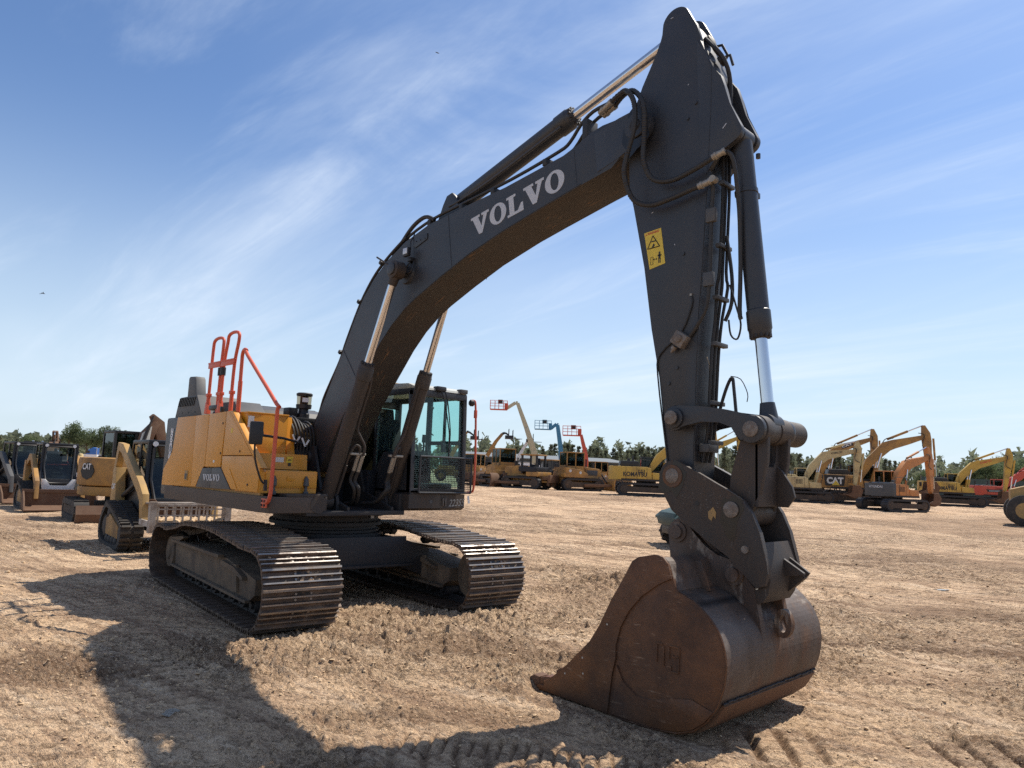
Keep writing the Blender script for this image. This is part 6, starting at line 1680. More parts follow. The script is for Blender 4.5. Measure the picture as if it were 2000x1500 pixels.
# --- left group
def track_loader(label, pxl, z, th, m, door='white', armm=None, bucket_z=.05, s=1., grid=False, arm_up=0, armp=None):
    r = thing('track_loader', label, 'track loader', at(pxl, z), rot_for(pxl, th), 'compact track loaders on the left'); r.scale = (s, s, s)
    armm = armm or m
    for y_ in (-.72, .72):
        hgt = .72
        pth = [(-1.05, .32), (-.75, .02), (.55, .0), (.85, .14), (.92, .36), (.75, .50), (-.35, .80), (-.70, .74)]
        def f(bm):
            P = smooth_path([Vector((a, b_, 0)) for a, b_ in pth], 4, True); P = [(v.x, v.y) for v in P]; n = len(P); c_ = Vector((-.1, .36))
            I = [((p[0]-c_.x)*.88+c_.x, (p[1]-c_.y)*.80+c_.y) for p in P]
            for i in range(n):
                j = (i+1) % n; q_ = [P[i], P[j], I[j], I[i]]
                A = [bm.verts.new((v[0], y_-.2, v[1])) for v in q_]; B = [bm.verts.new((v[0], y_+.2, v[1])) for v in q_]
                for k in range(4): bm.faces.new((A[k], A[(k+1) % 4], B[(k+1) % 4], B[k]))
                bm.faces.new(A[::-1]); bm.faces.new(B)
            sp_, L_ = resample(P, 44)
            for k, p in enumerate(sp_):
                a = sp_[(k-1) % 44]; b_ = sp_[(k+1) % 44]; an = math.atan2((b_-a).y, (b_-a).x); nn = Vector((math.sin(an), -math.cos(an)))
                q_ = p+nn*.018
                for dy in (-.11, .11): bx(bm, (q_.x, y_+dy, q_.y), (.045, .17, .045), Matrix.Rotation(-an, 3, 'Y'))
        tk = part('rubber_track', 'rubber', r, f, 30)
        part('track_frame', 'cat', tk, lambda bm: prism(bm, [(-.55, .2), (.5, .18), (.45, .42), (-.3, .6), (-.6, .5)], y_-.16, y_+.16, 'y', 0, .02))
        for x_, zz_, rr in ((-.72, .36, .22), (.66, .27, .2), (-.45, .12, .1), (-.2, .12, .1), (.05, .12, .1), (.3, .12, .1), (-.42, .62, .12)):
            part('track_roller', 'dark', tk, lambda bm: lathe(bm, (x_, y_-.17, zz_), (0, 1, 0), [(0, rr*.5), (.02, rr), (.32, rr), (.34, rr*.5)], 14))
    part('body', 'black', r, lambda bm: (prism(bm, [(-1.25, .35), (-1.3, 1.45), (-.9, 1.55), (-.6, 1.2), (.75, .95), (.85, .35)], -.48, .48, 'y', 0, .04)))
    part('rear_door', m, r, lambda bm: ab(bm, -1.34, -1.27, -.55, .55, .5, 1.5, .03))
    c_ = part('cab', 'black', r, lambda bm: (ab(bm, -.75, .55, -.5, .5, 2.0, 2.08, .02), [ab(bm, x_, x_+.08, y2, y2+.07, 1.0, 2.02) for x_ in (-.75, -.1, .45) for y2 in (-.5, .43)], prism(bm, [(.45, 1.25), (.75, .8), (.80, .8), (.53, 1.3), (.55, 2.02), (.47, 2.02)], -.5, -.44), prism(bm, [(.45, 1.25), (.75, .8), (.80, .8), (.53, 1.3), (.55, 2.02), (.47, 2.02)], .44, .5), ab(bm, -.75, -.68, -.5, .5, 1.2, 1.5), ab(bm, -.75, .5, -.5, -.46, 1.0, 1.25), ab(bm, -.75, .5, .46, .5, 1.0, 1.25)))
    part('door_window', 'glass_mid', c_, lambda bm: prism(bm, [(.50, 1.98), (.50, 1.3), (.74, .9), (.75, .9), (.51, 1.3), (.51, 1.98)], -.43, .43))
    part('door_frame', 'black', c_, lambda bm: (tube(bm, [(.555, -.40, 1.92), (.555, -.34, 1.97), (.555, .34, 1.97), (.555, .40, 1.92), (.56, .40, 1.3), (.78, .36, .92), (.79, .25, .82), (.79, -.25, .82), (.78, -.36, .92), (.56, -.40, 1.3), (.555, -.40, 1.92)], .028, 6)))
    part('control_lever', 'dark', c_, lambda bm: [cyl(bm, (.25, y2, 1.1), (.3, y2, 1.45), .025, n=8) for y2 in (-.3, .3)])['kind'] = 'stuff'
    part('lap_bar', 'red' if door == 'white' else 'dark', c_, lambda bm: tube(bm, [(-.3, -.35, 1.5), (.15, -.35, 1.4), (.15, .35, 1.4), (-.3, .35, 1.5)], .022, 6))
    for y2 in (-.485, .48): part('window', 'glass_mid', c_, lambda bm: ab(bm, -.66, .44, y2, y2+.005, 1.25, 1.98))
    part('cab_seat', 'seat', c_, lambda bm: (ab(bm, -.45, .1, -.22, .22, .95, 1.15, .03), ab(bm, -.5, -.38, -.22, .22, 1.1, 1.75, .03)))
    for y2 in (-.38, .38): part('head_lamp', 'white', c_, lambda bm: lathe(bm, (.55, y2, 2.0), (1, 0, 0), [(0, .05), (.03, .05)], 12))
    part('front_panel', door, r, lambda bm: (prism(bm, [(-.42, .55), (.42, .55), (.48, .95), (.36, .95), (.22, .74), (-.22, .74), (-.36, .95), (-.48, .95)], .82, .87, 'x', 0, .01)))
    for y2 in (-.62, .62):
        def f(bm):
            prism(bm, bent(armp or [(-1.15, 1.35), (-.55, 1.62), (-.2, 1.62), (.95, .95+arm_up), (1.15, .85+arm_up), (1.28, .35+arm_up)], [.10, .11, .10, .10, .11, .08]), y2-.06, y2+.06, 'y', 0, .015)
        part('lift_arm', armm, r, f)
        part('lift_cylinder', 'dark', r, lambda bm: (cyl(bm, (-.95, y2*.92, .9), (.3, y2*.92, 1.25), .04, n=10)))
        part('tower', m, r, lambda bm: prism(bm, [(-1.3, .7), (-1.25, 1.5), (-1.0, 1.5), (-.8, .8)], y2-.09, y2+.09, 'y', 0, .01))
    bz = bucket_z+arm_up
    if not grid:
        def f(bm):
            pr = [(1.22, bz+.55), (1.24, bz+.1), (1.40, bz), (1.95, bz-.02), (1.95, bz+.01), (1.42, bz+.04), (1.29, bz+.12), (1.27, bz+.55)]
            prism(bm, pr, -.98, .98)
            for y2 in (-.98, .94): prism(bm, [(1.24, bz+.55), (1.24, bz), (1.95, bz-.02), (1.75, bz+.3), (1.4, bz+.55)], y2, y2+.04)
            ab(bm, 1.2, 1.3, -.98, .98, bz+.5, bz+.6)
        bk = part('loader_bucket', 'rust_mid', r, f)
        part('quick_attach', 'dark', r, lambda bm: ab(bm, 1.14, 1.22, -.5, .5, bz+.1, bz+.5, .02))
    else:
        bk = part('rock_bucket', 'muddy_white', r, lambda bm: (ab(bm, 1.24, 1.32, -.62, .66, bz+.46, bz+.50, .01), ab(bm, 1.24, 1.32, -.62, .66, bz+.18, bz+.22), ab(bm, 1.90, 1.94, -.62, .66, bz+.46, bz+.50), ab(bm, 1.90, 1.94, -.62, .66, bz+.14, bz+.18), ab(bm, 1.90, 1.93, -.62, .66, bz+.29, bz+.31), ab(bm, 1.90, 1.93, -.62, .66, bz+.40, bz+.42), ab(bm, 1.84, 1.98, -.70, -.60, bz, bz+.54), ab(bm, 1.84, 1.98, .60, .70, bz, bz+.54), ab(bm, 1.24, 1.9, -.70, -.66, bz+.1, bz+.2), ab(bm, 1.24, 1.9, .66, .70, bz+.1, bz+.2), ab(bm, 1.90, 1.94, -.62, .66, bz-.02, bz+.03)))
        for k in range(9):
            part('tine', 'muddy_white', bk, lambda bm: (tube(bm, [(1.28, -.56+.14*k, bz+.46), (1.26, -.56+.14*k, bz+.12), (1.40, -.56+.14*k, bz+.02), (1.92, -.56+.14*k, bz+.02)], .016, 5), bx(bm, (1.92, -.56+.14*k, bz+.24), (.03, .03, .48))))
        part('rock_load', 'clod', bk, lambda bm: [bmesh.ops.create_icosphere(bm, subdivisions=1, radius=1, matrix=Matrix.Translation((1.45+.09*(k % 5), -.5+.055*k, bz+.16)) @ Matrix.Rotation(k, 4, 'Z') @ Matrix.Diagonal((.16, .13, .10, 1))) for k in range(20)], 0)['kind'] = 'stuff'
        part('quick_attach', 'rust_mid', r, lambda bm: ab(bm, 1.14, 1.22, -.5, .5, bz+.1, bz+.5, .02))
    return r
track_loader('yellow and black track loader facing us, white lower front panel, wide bucket on the ground', 112, 24.2, 172, 'cat', 'white', s=1.03)
track_loader('dark track loader with grey lift arms, left of the white-fronted one', 50, 27.0, 166, 'grey_plastic', 'dark', 'grey_plastic', s=1.05)
r_ = track_loader('nearest track loader with ribbed rubber tracks and pale slatted bucket, behind the big excavator', 327, 15.3, 166, 'yellow_b', 'rust_mid', 'yellow_b', s=1.04, grid=True, bucket_z=.42, armp=[(-1.35, 1.35), (-1.15, 1.95), (-.8, 1.9), (.85, 1.15), (1.12, 1.0), (1.26, .55)])
text_obj('arm_lettering', 'CAT', r_, (-1.22, -.712, 1.05), (1, 0, 0), (0, 0, 1), .3, .12, 'white', .004, .02)
# mini excavator with rounded tail
def mini():
    r = thing('mini_excavator', 'small yellow excavator with rounded tail and folded brown arm, just behind the nearest track loader', 'mini excavator', at(244, 21.2), rot_for(244, 72))
    TR = []
    for y_ in (-.78, .78): TR.append(track_part(r, y_, -1.15, 1.15, .56, .36, 'rubber', 'dark'))
    part('car_body', 'dark', r, lambda bm: (ab(bm, -.5, .5, -.6, .6, .3, .5), cyl(bm, (0, 0, .5), (0, 0, .68), .4)))
    TR.append(part('dozer_blade', 'rust_mid', r, lambda bm: (prism(bm, [(-1.75, .02), (-1.82, .25), (-1.72, .48), (-1.68, .46), (-1.75, .25), (-1.68, .02)], -1.0, 1.0), ab(bm, -1.72, -1.0, -.5, -.4, .2, .3), ab(bm, -1.72, -1.0, .4, .5, .2, .3))))
    for o_ in TR: o_.rotation_euler = (0, 0, R(82)); o_.location = (-.35, 0, 0)
    def f(bm):
        prism(bm, [(.3, -.98), (-.3, -.98)]+[(-.35-.80*math.cos(R(a)), -.98*math.sin(R(a))) for a in (75, 55, 35, 15, -15, -35, -55, -75)]+[(-.3, .98), (.3, .98)], .95, 1.75, 'z', 0, .10)
    tb = part('tail_body', 'cat', r, f)
    part('tail_skirt', 'cat', r, lambda bm: prism(bm, [(.9, -.95), (-.3, -.96)]+[(-.33-.78*math.cos(R(a)), -.96*math.sin(R(a))) for a in (75, 55, 35, 15, -15, -35, -55, -75)]+[(-.3, .96), (.9, .96)], .68, .93, 'z', 0, .03))
    text_obj('tail_lettering', 'CAT', tb, (-1.155, -.28, 1.40), (.42, -.9, 0), (0, 0, 1), .30, .17, 'white', .004, .02)
    part('tail_emblem', 'black', tb, lambda bm: lathe(bm, (-1.035, -.41, 1.36), (-.9, -.42, 0), [(0, .24), (.045, .24)], 8))
    cab_parts(r, -.35, .85, -.05, .92, .95, 2.55, 'black')
    part('front_body', 'cat', r, lambda bm: ab(bm, .1, .95, -.95, -.1, .95, 1.5, .06))
    part('boom', 'rust_mid', r, lambda bm: prism(bm, bent([(.6, .95), (.30, 1.8), (.42, 2.45), (.66, 2.85)], [.12, .2, .18, .1]), -.45, -.25, 'y', 0, .01))
    part('stick', 'rust_mid', r, lambda bm: prism(bm, bent([(.50, 3.05), (.72, 2.82), (1.05, 1.5)], [.06, .16, .08]), -.43, -.27, 'y', 0, .01))
    part('stick_cylinder', 'dark', r, lambda bm: (cyl(bm, (.25, -.52, 2.1), (.40, -.52, 2.7), .05, n=10), cyl(bm, (.40, -.52, 2.7), (.50, -.52, 3.02), .03, n=8)))
    part('arm_link', 'offwhite', r, lambda bm: prism(bm, [(.12, 1.9), (.25, 2.5), (.5, 2.72), (.45, 2.1)], -.50, -.455, 'y', 0, .01))
mini()
r = digger('dark_excavator', 'rusty brown excavator arm and dark cab showing over the roofs of the two left loaders', at(95, 40), rot_for(95, 10), 'cat', 'rust_mid', 'black', (1.3, 2.6), (1.9, 3.0), (2.8, 1.3), .82, hood=.2, group='excavators on the left')
# wheel loader cut off by the left edge
def wheel_loader(label, pxl, z, th, m, bm_='rust_mid', s=1., short=False):
    r = thing('wheel_loader', label, 'wheel loader', at(pxl, z), rot_for(pxl, th)); r.scale = (s, s, s)
    wheels(r, (-1.4, 1.5), (-1.05, 1.05), .72, .5, m)
    part('rear_body', m, r, lambda bm: prism(bm, [(-1.9, .9), (-1.9, 1.7), (-.9, 2.0), (-.6, 1.2), (-.6, .7)] if short else [(-2.5, .8), (-2.45, 1.9), (-.9, 2.0), (-.6, 1.2), (-.6, .7)], -.7, .7, 'y', 0, .08))
    if not short: part('rear_weight', m, r, lambda bm: ab(bm, -2.6, -2.2, -1.1, 1.1, .6, 1.2, .05))
    part('front_frame', m, r, lambda bm: prism(bm, [(.6, .6), (.6, 1.6), (1.4, 1.7), (2.0, .9), (2.0, .5)], -.45, .45, 'y', 0, .05))
    cab_parts(r, -.7, .5, -.7, .7, 1.4, 3.0, 'black')
    for y_ in (-.6, .6): part('lift_arm', m, r, lambda bm: prism(bm, bent([(1.0, 1.7), (2.0, 1.2), (2.7, .5)], [.14, .2, .12]), y_-.08, y_+.08))
    part('loader_bucket', bm_, r, lambda bm: (prism(bm, [(2.6, 1.2), (2.6, .2), (2.9, .05), (3.7, .03), (3.7, .08), (2.95, .12), (2.7, .3), (2.68, 1.2)], -1.35, 1.35), prism(bm, [(2.6, 1.2), (2.6, .1), (3.7, .03), (3.0, 1.1)], -1.36, -1.31), prism(bm, [(2.6, 1.2), (2.6, .1), (3.7, .03), (3.0, 1.1)], 1.31, 1.36)))
    return r
wheel_loader('yellow wheel loader with a rusty bucket, cut off by the left edge of the photo', -52, 52, 110, 'komatsu')
wheel_loader('tan wheeled machine with a big tyre, cut off by the right edge', 2068, 37, 84, 'yellow_b', s=1.1, short=True)

# green utility vehicle behind the bucket linkage
def utv():
    r = thing('utility_vehicle', 'grey green utility vehicle with knobbly tyres, half hidden behind the big bucket linkage', 'utility vehicle', at(1394, 20.0), rot_for(1322, -112))
    for x_ in (-.95, .95):
        for y_ in (-.62, .62):
            w_ = part('wheel', 'rubber', r, lambda bm: (lathe(bm, (x_, y_-.13, .34), (0, 1, 0), [(0, .2), (.01, .30), (.04, .33), (.22, .33), (.25, .30), (.26, .2)], 20), [bx(bm, (x_+.335*math.cos(2*PI*k/16), y_+(.06 if k % 2 else -.06), .34+.335*math.sin(2*PI*k/16)), (.03, .12, .07), Matrix.Rotation(-2*PI*k/16, 3, 'Y')) for k in range(16)]))
            part('rim', 'dark', w_, lambda bm: lathe(bm, (x_, y_-.14, .34), (0, 1, 0), [(0, .14), (.28, .14)], 12))
    part('hood', 'green_plastic', r, lambda bm: prism(bm, [(.55, .55), (.55, 1.08), (.9, 1.05), (1.35, .88), (1.42, .7), (1.38, .55)], -.6, .6, 'y', 0, .05))
    part('fender', 'green_plastic', r, lambda bm: (prism(bm, [(.55, .72), (.7, .86), (1.2, .84), (1.4, .7), (1.4, .76), (1.2, .92), (.7, .94)], -.76, .76, 'y', 0, .01)))
    part('cargo_bed', 'green_plastic', r, lambda bm: (ab(bm, -1.4, -.45, -.65, .65, .7, .76), ab(bm, -1.4, -.45, -.65, -.6, .7, 1.05), ab(bm, -1.4, -.45, .6, .65, .7, 1.05), ab(bm, -1.4, -1.35, -.65, .65, .7, 1.05)))
    part('chassis', 'black', r, lambda bm: (ab(bm, -1.3, 1.3, -.5, .5, .3, .55, .03),))
    part('seat', 'seat', r, lambda bm: (ab(bm, -.4, .1, -.55, .55, .55, .8, .03), ab(bm, -.5, -.38, -.55, .55, .75, 1.2, .03)))
    part('roll_cage', 'black', r, lambda bm: [tube(bm, [(-.45, y_, .7), (-.42, y_, 1.85), (.35, y_, 1.85), (.62, y_, 1.05)], .022, 7) for y_ in (-.6, .6)]+[tube(bm, [(x_, -.6, 1.85), (x_, .6, 1.85)], .022, 7) for x_ in (-.42, .35)], 0)
utv()
# trucks far left
def semi():
    r = thing('semi_truck', 'blue and white semi tractor parked at the far edge of the yard on the left', 'truck', at(180, 175), rot_for(180, -70)); r.scale = (.95,)*3
    wheels(r, (-3.0, -1.8, 1.9), (-1.0, 1.0), .52, .45, 'steel')
    part('frame', 'dark', r, lambda bm: ab(bm, -3.6, 2.4, -.45, .45, .6, .9))
    c_ = part('sleeper_cab', 'blue', r, lambda bm: prism(bm, [(-1.2, .8), (-1.2, 3.6), (-.4, 3.8), (.6, 3.2), (1.0, 2.2), (1.1, .8)], -1.15, 1.15, 'y', 0, .08))
    part('lower_band', 'white', c_, lambda bm: ab(bm, -1.22, 1.12, -1.17, 1.17, 1.2, 2.0))
    part('hood', 'white', r, lambda bm: prism(bm, [(1.1, .8), (1.1, 2.1), (2.4, 1.9), (2.6, .8)], -.85, .85, 'y', 0, .08))
    part('window', 'black', c_, lambda bm: (ab(bm, .2, .9, -1.16, 1.16, 2.3, 2.9), ))
    for y_ in (-1.25, 1.25): part('exhaust_stack', 'chrome', r, lambda bm: cyl(bm, (-1.35, y_*.8, 1.0), (-1.35, y_*.8, 3.9), .09, n=10))
semi()
def pickup(label, pxl, z, th, m='white'):
    r = thing('pickup_truck', label, 'pickup truck', at(pxl, z), rot_for(pxl, th), 'pickups at the back of the yard')
    wheels(r, (-1.7, 1.8), (-.85, .85), .40, .28, 'steel')
    part('body', m, r, lambda bm: (prism(bm, [(-2.8, .5), (-2.8, 1.15), (-.9, 1.15), (-.9, .6), (.9, .6), (.9, 1.15), (2.7, 1.08), (2.8, .9), (2.8, .5)], -.98, .98, 'y', 0, .04), ab(bm, -.9, .9, -.98, .98, .5, 1.15, .04)))
    c_ = part('cab', m, r, lambda bm: prism(bm, [(-.9, 1.15), (-.75, 1.85), (.35, 1.88), (1.0, 1.15)], -.85, .85, 'y', 0, .06))
    part('window', 'black', c_, lambda bm: prism(bm, [(-.78, 1.22), (-.68, 1.75), (.30, 1.78), (.80, 1.22)], -.87, .87))
    part('windscreen', 'black', c_, lambda bm: bx(bm, (.69, 0, 1.52), (.02, 1.5, .75), Matrix.Rotation(R(-42), 3, 'Y')))
pickup('white pickup with blue bonnet parked next to the blue semi', 200, 165, -70)
pickup('white pickup glimpsed between the bucket linkage and the cream excavator', 1526, 78, -40)
part('hood_cover', 'blue', bpy.data.objects['pickup_truck'], lambda bm: ab(bm, 1.0, 2.7, -.9, .9, 1.10, 1.16, .03))

# man in the straw hat, seen from behind
def man():
    base = at(158, 29.0)
    r = thing('person', 'man in white shirt and wide straw hat, standing left of the small excavator', 'person', base, rot_for(158, -20))
    me = bpy.data.meshes.new('body')
    V = [(0, 0, .95), (0, 0, 1.12), (0, 0, 1.32), (0, 0, 1.45), (0, 0, 1.52), (.02, 0, 1.60), (.02, 0, 1.70),
         (0, .10, .90), (.03, .11, .50), (0, .11, .09), (.12, .12, .04),
         (0, -.10, .90), (-.02, -.11, .50), (-.04, -.11, .09), (.09, -.12, .04),
         (0, .18, 1.42), (.0, .24, 1.16), (.14, .22, .96), (.20, .21, .90),
         (0, -.18, 1.42), (.0, -.25, 1.16), (.12, -.23, .95), (.17, -.22, .89)]
    Ed = [(0, 1), (1, 2), (2, 3), (3, 4), (4, 5), (5, 6), (0, 7), (7, 8), (8, 9), (9, 10), (0, 11), (11, 12), (12, 13), (13, 14), (3, 15), (15, 16), (16, 17), (17, 18), (3, 19), (19, 20), (20, 21), (21, 22)]
    rad_ = [.15, .15, .17, .13, .06, .085, .075, .10, .065, .05, .045, .10, .065, .05, .045, .075, .055, .04, .04, .075, .055, .04, .04]
    me.from_pydata(V, Ed, []); o = link(me, 'body', r)
    md = o.modifiers.new('s', 'SKIN'); sb = o.modifiers.new('d', 'SUBSURF'); sb.levels = 1; sb.render_levels = 1
    for v, q_ in zip(me.skin_vertices[0].data, rad_): v.radius = (q_, q_*(1.25 if q_ > .12 else 1))
    me.skin_vertices[0].data[0].use_root = True
    dg = bpy.context.evaluated_depsgraph_get(); m2 = bpy.data.meshes.new_from_object(o.evaluated_get(dg)); o.modifiers.clear(); o.data = m2
    for m_ in ('white_cloth', 'denim', 'skin', 'black'): m2.materials.append(M[m_])
    for p in m2.polygons:
        c_ = p.center
        p.material_index = 2 if (c_.z > 1.51 or (abs(c_.y) > .17 and c_.z < .98 and c_.x > .10)) else (0 if c_.z > .93 else (3 if c_.z < .12 else 1)); p.use_smooth = True
    part('straw_hat', 'straw', r, lambda bm: lathe(bm, (.02, 0, 1.70), (0, 0, 1), [(0, .22), (.012, .23), (.03, .11), (.10, .10), (.14, .07), (.15, .02)], 24))
    part('hair', 'dark', r, lambda bm: lathe(bm, (-.01, 0, 1.60), (0, 0, 1), [(0, .07), (.05, .09), (.10, .09)], 16))
man()

# long dark shed behind the dozers
def shed():
    p0 = at(915, 150); p1 = at(1225, 165); mid = (p0+p1)/2; d_ = (p1-p0); ln = d_.length; rz = math.atan2(d_.y, d_.x)
    r = thing('warehouse', 'long low dark shed with pale grey roof behind the dozers', 'building', (mid.x, mid.y, 0), rz)
    part('wall', 'wall_dark', r, lambda bm: ab(bm, -ln/2, ln/2, 0, 18, 0, 4.7))
    part('roof', 'concrete', r, lambda bm: prism(bm, [(-.6, 4.65), (-.6, 4.85), (9, 5.9), (18.6, 4.85), (18.6, 4.65)], -ln/2-.5, ln/2+.5, 'x'))
    for k in range(int(ln/6)):
        x_ = -ln/2+3+6*k
        part('bay_door', 'concrete' if k % 3 == 1 else 'deep', r, lambda bm: ab(bm, x_-1.7, x_+1.7, -.06, .02, .05, 4.2))
shed()
def shed2():
    p = at(1010, 120); r = thing('site_office', 'small white site cabin showing between the dozer cabs', 'building', p, az(1010)+R(90))
    part('wall', 'white', r, lambda bm: ab(bm, -4, 4, 0, 3, .3, 3.0, .05)); part('roof', 'concrete', r, lambda bm: ab(bm, -4.1, 4.1, -.1, 3.1, 3.0, 3.15))
    for x_ in (-2.5, 0, 2.5): part('window', 'black', r, lambda bm: ab(bm, x_-.5, x_+.5, -.03, .01, 1.4, 2.3))
shed2()
# green net fence on the right
def netfence():
    a = at(1800, 105); b_ = at(2080, 118); d_ = b_-a; ln = d_.length
    r = thing('net_fence', 'tall dark green net fence on posts behind the red and lemon excavators', 'fence', a, math.atan2(d_.y, d_.x))
    part('netting', 'net', r, lambda bm: ab(bm, 0, ln, -.01, .01, .1, 3.3))
    for k in range(8): part('fence_post', 'steel', r, lambda bm: cyl(bm, (ln*k/7, .06, 0), (ln*k/7, .06, 3.5), .05, n=8))
netfence()

# ------------------------------------------------------------------ trees
def tree_mesh(kind, seed):
    rr = np.random.RandomState(seed)
    if kind == 'pine':
        H = 15.; crown = []
        for k in range(44):
            t_ = rr.uniform(0, 1); z_ = H*(.36+.60*t_); rad_ = (2.6*(1-t_)**.75+.5)*rr.uniform(.5, 1.1); an = rr.uniform(0, 2*PI); q_ = rad_*rr.uniform(.2, .85)
            crown.append((q_*math.cos(an), q_*math.sin(an), z_, rr.uniform(.55, 1.25)*(1.2-.5*t_)))
        per, ls, flat = 70, .42, .7
    else:
        H = 11.; crown = []
        for k in range(30):
            th = rr.uniform(0, 2*PI); ph = rr.uniform(-.5, 1.2); q_ = rr.uniform(.35, 1.)
            crown.append((3.3*q_*math.cos(th)*math.cos(ph), 3.3*q_*math.sin(th)*math.cos(ph), H*.58+3.6*q_*math.sin(ph), rr.uniform(.8, 1.7)))
        per, ls, flat = 100, .46, .85
    C_ = np.array(crown)
    n = len(C_)*per
    ci = np.repeat(np.arange(len(C_)), per)
    dirs = rr.normal(size=(n, 3)); dirs /= np.linalg.norm(dirs, axis=1)[:, None]
    rad_ = C_[ci, 3]*np.power(rr.uniform(0, 1, n), .4)
    p = C_[ci, :3]+dirs*rad_[:, None]*np.array([1, 1, flat])
    a = rr.normal(size=(n, 3)); a /= np.linalg.norm(a, axis=1)[:, None]
    b_ = np.cross(a, rr.normal(size=(n, 3))); b_ /= np.linalg.norm(b_, axis=1)[:, None]
    s_ = ls*rr.uniform(.5, 1.2, n)[:, None]
    V = np.stack([p-a*s_*.5, p+b_*s_*.55, p+a*s_*.6], 1).reshape(-1, 3)
    F = np.arange(3*n).reshape(-1, 3)
    cm = bpy.data.meshes.new('crown'); cm.from_pydata(V.tolist(), [], F.tolist()); cm.materials.append(M['pine' if kind == 'pine' else 'leaf'])
    bm = bmesh.new()
    tp = H*.93 if kind == 'pine' else H*.6
    cyl(bm, (0, 0, -.2), (0, 0, tp), .24 if kind == 'pine' else .3, .06, n=8)
    for k in range(10):
        c_ = crown[rr.randint(len(crown))]; z0_ = c_[2]*.72 if kind != 'pine' else c_[2]-.6
        cyl(bm, (0, 0, min(z0_, tp)), (c_[0]*.9, c_[1]*.9, c_[2]), .09, .03, n=5)
    tm = bpy.data.meshes.new('trunk'); bm.to_mesh(tm); bm.free(); tm.materials.append(M['bark'])
    return cm, tm, H
TM_ = {('pine', i): tree_mesh('pine', 10+i) for i in range(5)}
TM_.update({('broad', i): tree_mesh('broad', 40+i) for i in range(4)})
rt = random.Random(12)
def tree(kind, pxl, z, h, label, group):
    cm, tm, H = TM_[(kind, rt.randrange(5 if kind == 'pine' else 4))]
    nm = 'pine_tree' if kind == 'pine' else 'broadleaf_tree'
    p = at(pxl, z, 0)
    r = thing(nm, label, 'tree', p, rt.uniform(0, 6.28), group); s_ = h/H; wd_ = rt.uniform(.9, 1.2); r.scale = (s_*wd_, s_*wd_, s_)
    c_ = link(cm, 'crown', r); t_ = link(tm, 'trunk', r)
def htop(pxl, ytop, z): return (horizon(pxl)-ytop)*z/FPX+CAM.z
G1, G2, G3 = 'trees beyond the yard on the left', 'pine trees beyond the shed', 'trees beyond the net fence on the right'
for pxl, yt, k in ((132, 818, 'broad'), (152, 828, 'broad'), (168, 830, 'broad'), (205, 826, 'broad'), (222, 828, 'broad'), (188, 838, 'broad')):
    z_ = rt.uniform(195, 215); tree(k, pxl, z_, htop(pxl, yt, z_), 'bushy green tree in the tall clump behind the blue truck', G1+', tall clump')
for pxl, yt, lb in ((302, 830, 'slim dark green tree standing alone just left of the yellow counterweight'), (55, 843, 'round green tree rising above the low pines at far left')):
    z_ = 200; tree('broad', pxl, z_, htop(pxl, yt, z_), lb, G1)
for k in range(26):
    pxl = -60+k*15+rt.uniform(-6, 6); z_ = rt.uniform(205, 250); tree('pine', pxl, z_, htop(pxl, 852+rt.uniform(-5, 10), z_), 'dark green pine in the low wood along the left horizon', G1+', low wood')
for k in range(30):
    pxl = 1075+k*9.2+rt.uniform(-4, 4); z_ = rt.uniform(215, 270)
    yt = 868+rt.uniform(-4, 10)+(6 if pxl > 1190 else 0)-(6 if 1088 < pxl < 1120 else 0)
    tree('pine', pxl, z_, htop(pxl, yt, z_), 'grey green pine in the wood behind the long shed', G2)
for pxl, yt in ((938, 876), (950, 878), (985, 874), (1008, 868), (1014, 873), (1030, 875), (1060, 874), (968, 878), (1255, 872), (1275, 874), (1292, 872)):
    z_ = rt.uniform(210, 240); tree('pine', pxl, z_, htop(pxl, yt, z_), 'pine showing in a gap between boom lifts and dozers', G2+', gaps')
for k in range(26):
    pxl = 1395+k*15+rt.uniform(-6, 6); z_ = rt.uniform(170, 215); yt = 896+rt.uniform(-5, 8)
    tree('pine', pxl, z_, htop(pxl, yt, z_), 'pine seen between the arched booms of the right-hand excavators', G3+', between booms')
for pxl, yt in ((1415, 872), (1436, 868), (1448, 878), (1545, 885), (1562, 884), (1630, 886), (1640, 884)):
    z_ = rt.uniform(150, 170); tree('pine', pxl, z_, htop(pxl, yt, z_), 'taller pine rising behind the cream excavator and linkage', G3+', taller')
for k in range(16):
    pxl = 1905+k*11+rt.uniform(-3, 3); z_ = rt.uniform(125, 150); yt = 893+rt.uniform(-4, 8)
    tree('broad', pxl, z_, htop(pxl, yt, z_), 'dense dark tree in the thicket above the red excavator', G3+', thicket')
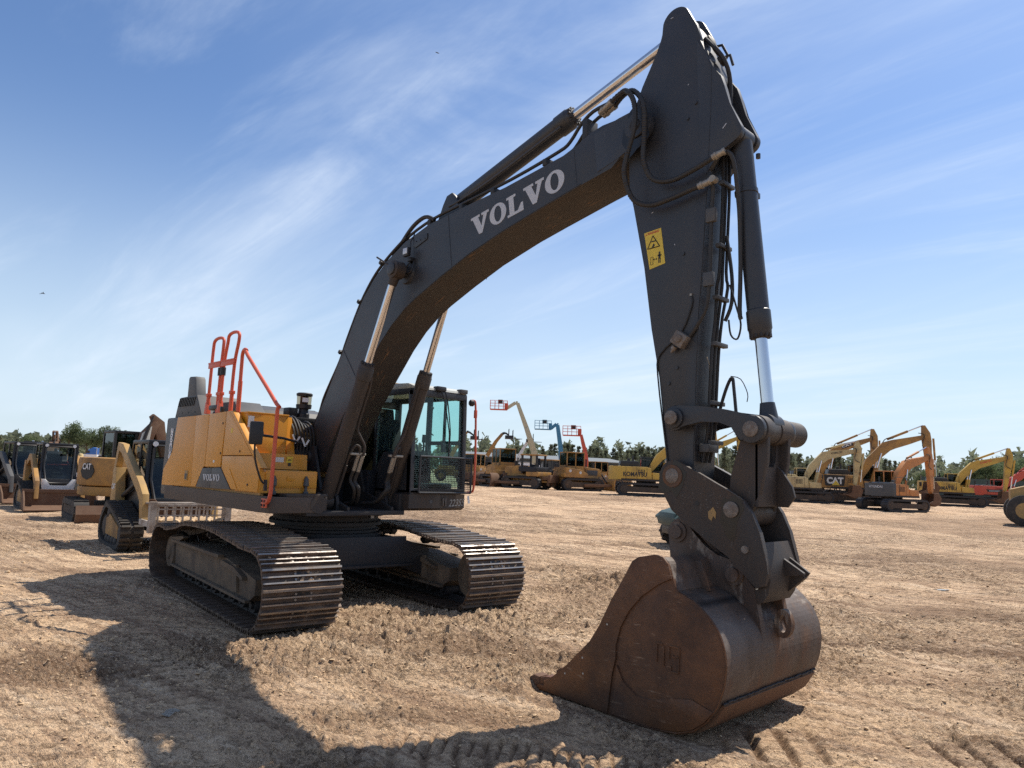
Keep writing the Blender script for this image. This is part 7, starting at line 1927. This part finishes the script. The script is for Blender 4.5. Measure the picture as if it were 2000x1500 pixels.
for k in range(9):
    pxl = 1800+k*12; z_ = rt.uniform(150, 170); tree('broad', pxl, z_, htop(pxl, 918+rt.uniform(-3, 4), z_), 'low dark tree above the net fence left of the thicket', G3+', low')
# unbroken wood right round the yard, beyond the trees one can tell apart
def woods():
    rr = np.random.RandomState(77); n = 110000
    an = rr.uniform(-PI, PI, n); dist = rr.uniform(265, 330, n)
    u_ = (an-az(150)+PI) % (2*PI)-PI
    hgt = np.interp(-u_, [-.3, .0, .35, .5, 1.1], [7.6, 8.5, 11.0, 14.5, 14.5])*(.80+.45*vnoise(an*90, an*0, 3)+.3*vnoise(an*260, an*0+5, 4))
    p = np.stack([CAM.x+dist*np.cos(an), CAM.y+dist*np.sin(an), rr.uniform(0, 1, n)**.6*hgt], -1)
    a = rr.normal(size=(n, 3)); b_ = rr.normal(size=(n, 3)); s_ = 1.5*rr.uniform(.5, 1.2, n)[:, None]
    a /= np.linalg.norm(a, axis=1)[:, None]; b_ /= np.linalg.norm(b_, axis=1)[:, None]
    V = np.stack([p-a*s_, p+b_*s_, p+a*s_], 1).reshape(-1, 3)
    m_ = bpy.data.meshes.new('wood'); m_.from_pydata(V.tolist(), [], np.arange(3*n).reshape(-1, 3).tolist()); m_.materials.append(M['pine'])
    o = link(m_, 'distant_wood'); o['kind'] = 'stuff'; tag(o, 'far band of dark trees along the whole horizon', 'wood')
woods()
# two birds
for pxl, py_, z_ in ((854, 103, 55), (84, 573, 60)):
    D = dv+((pxl-1000)/FPX)*r2-((py_-750)/FPX)*u2; q_ = CAM+D*(z_/D.dot(FW))
    def f(bm):
        lathe(bm, (-.16, 0, 0), (1, 0, 0), [(0, .005), (.06, .03), (.2, .04), (.3, .02), (.34, .005)], 8)
        for s in (-1, 1): prism(bm, [(.02, 0), (-.08, 0), (-.12, s*.22), (-.14, s*.40), (-.06, s*.24)], -.004, .004, 'z')
    bm = bmesh.new(); f(bm); o = finish(bm, 'bird', 'black', None, 30, q_); o.rotation_euler = (.5, .2, 1.0)
    tag(o, 'tiny dark bird flying high above the boom cylinder' if py_ < 200 else 'tiny dark bird low in the blue sky at the left', 'bird')
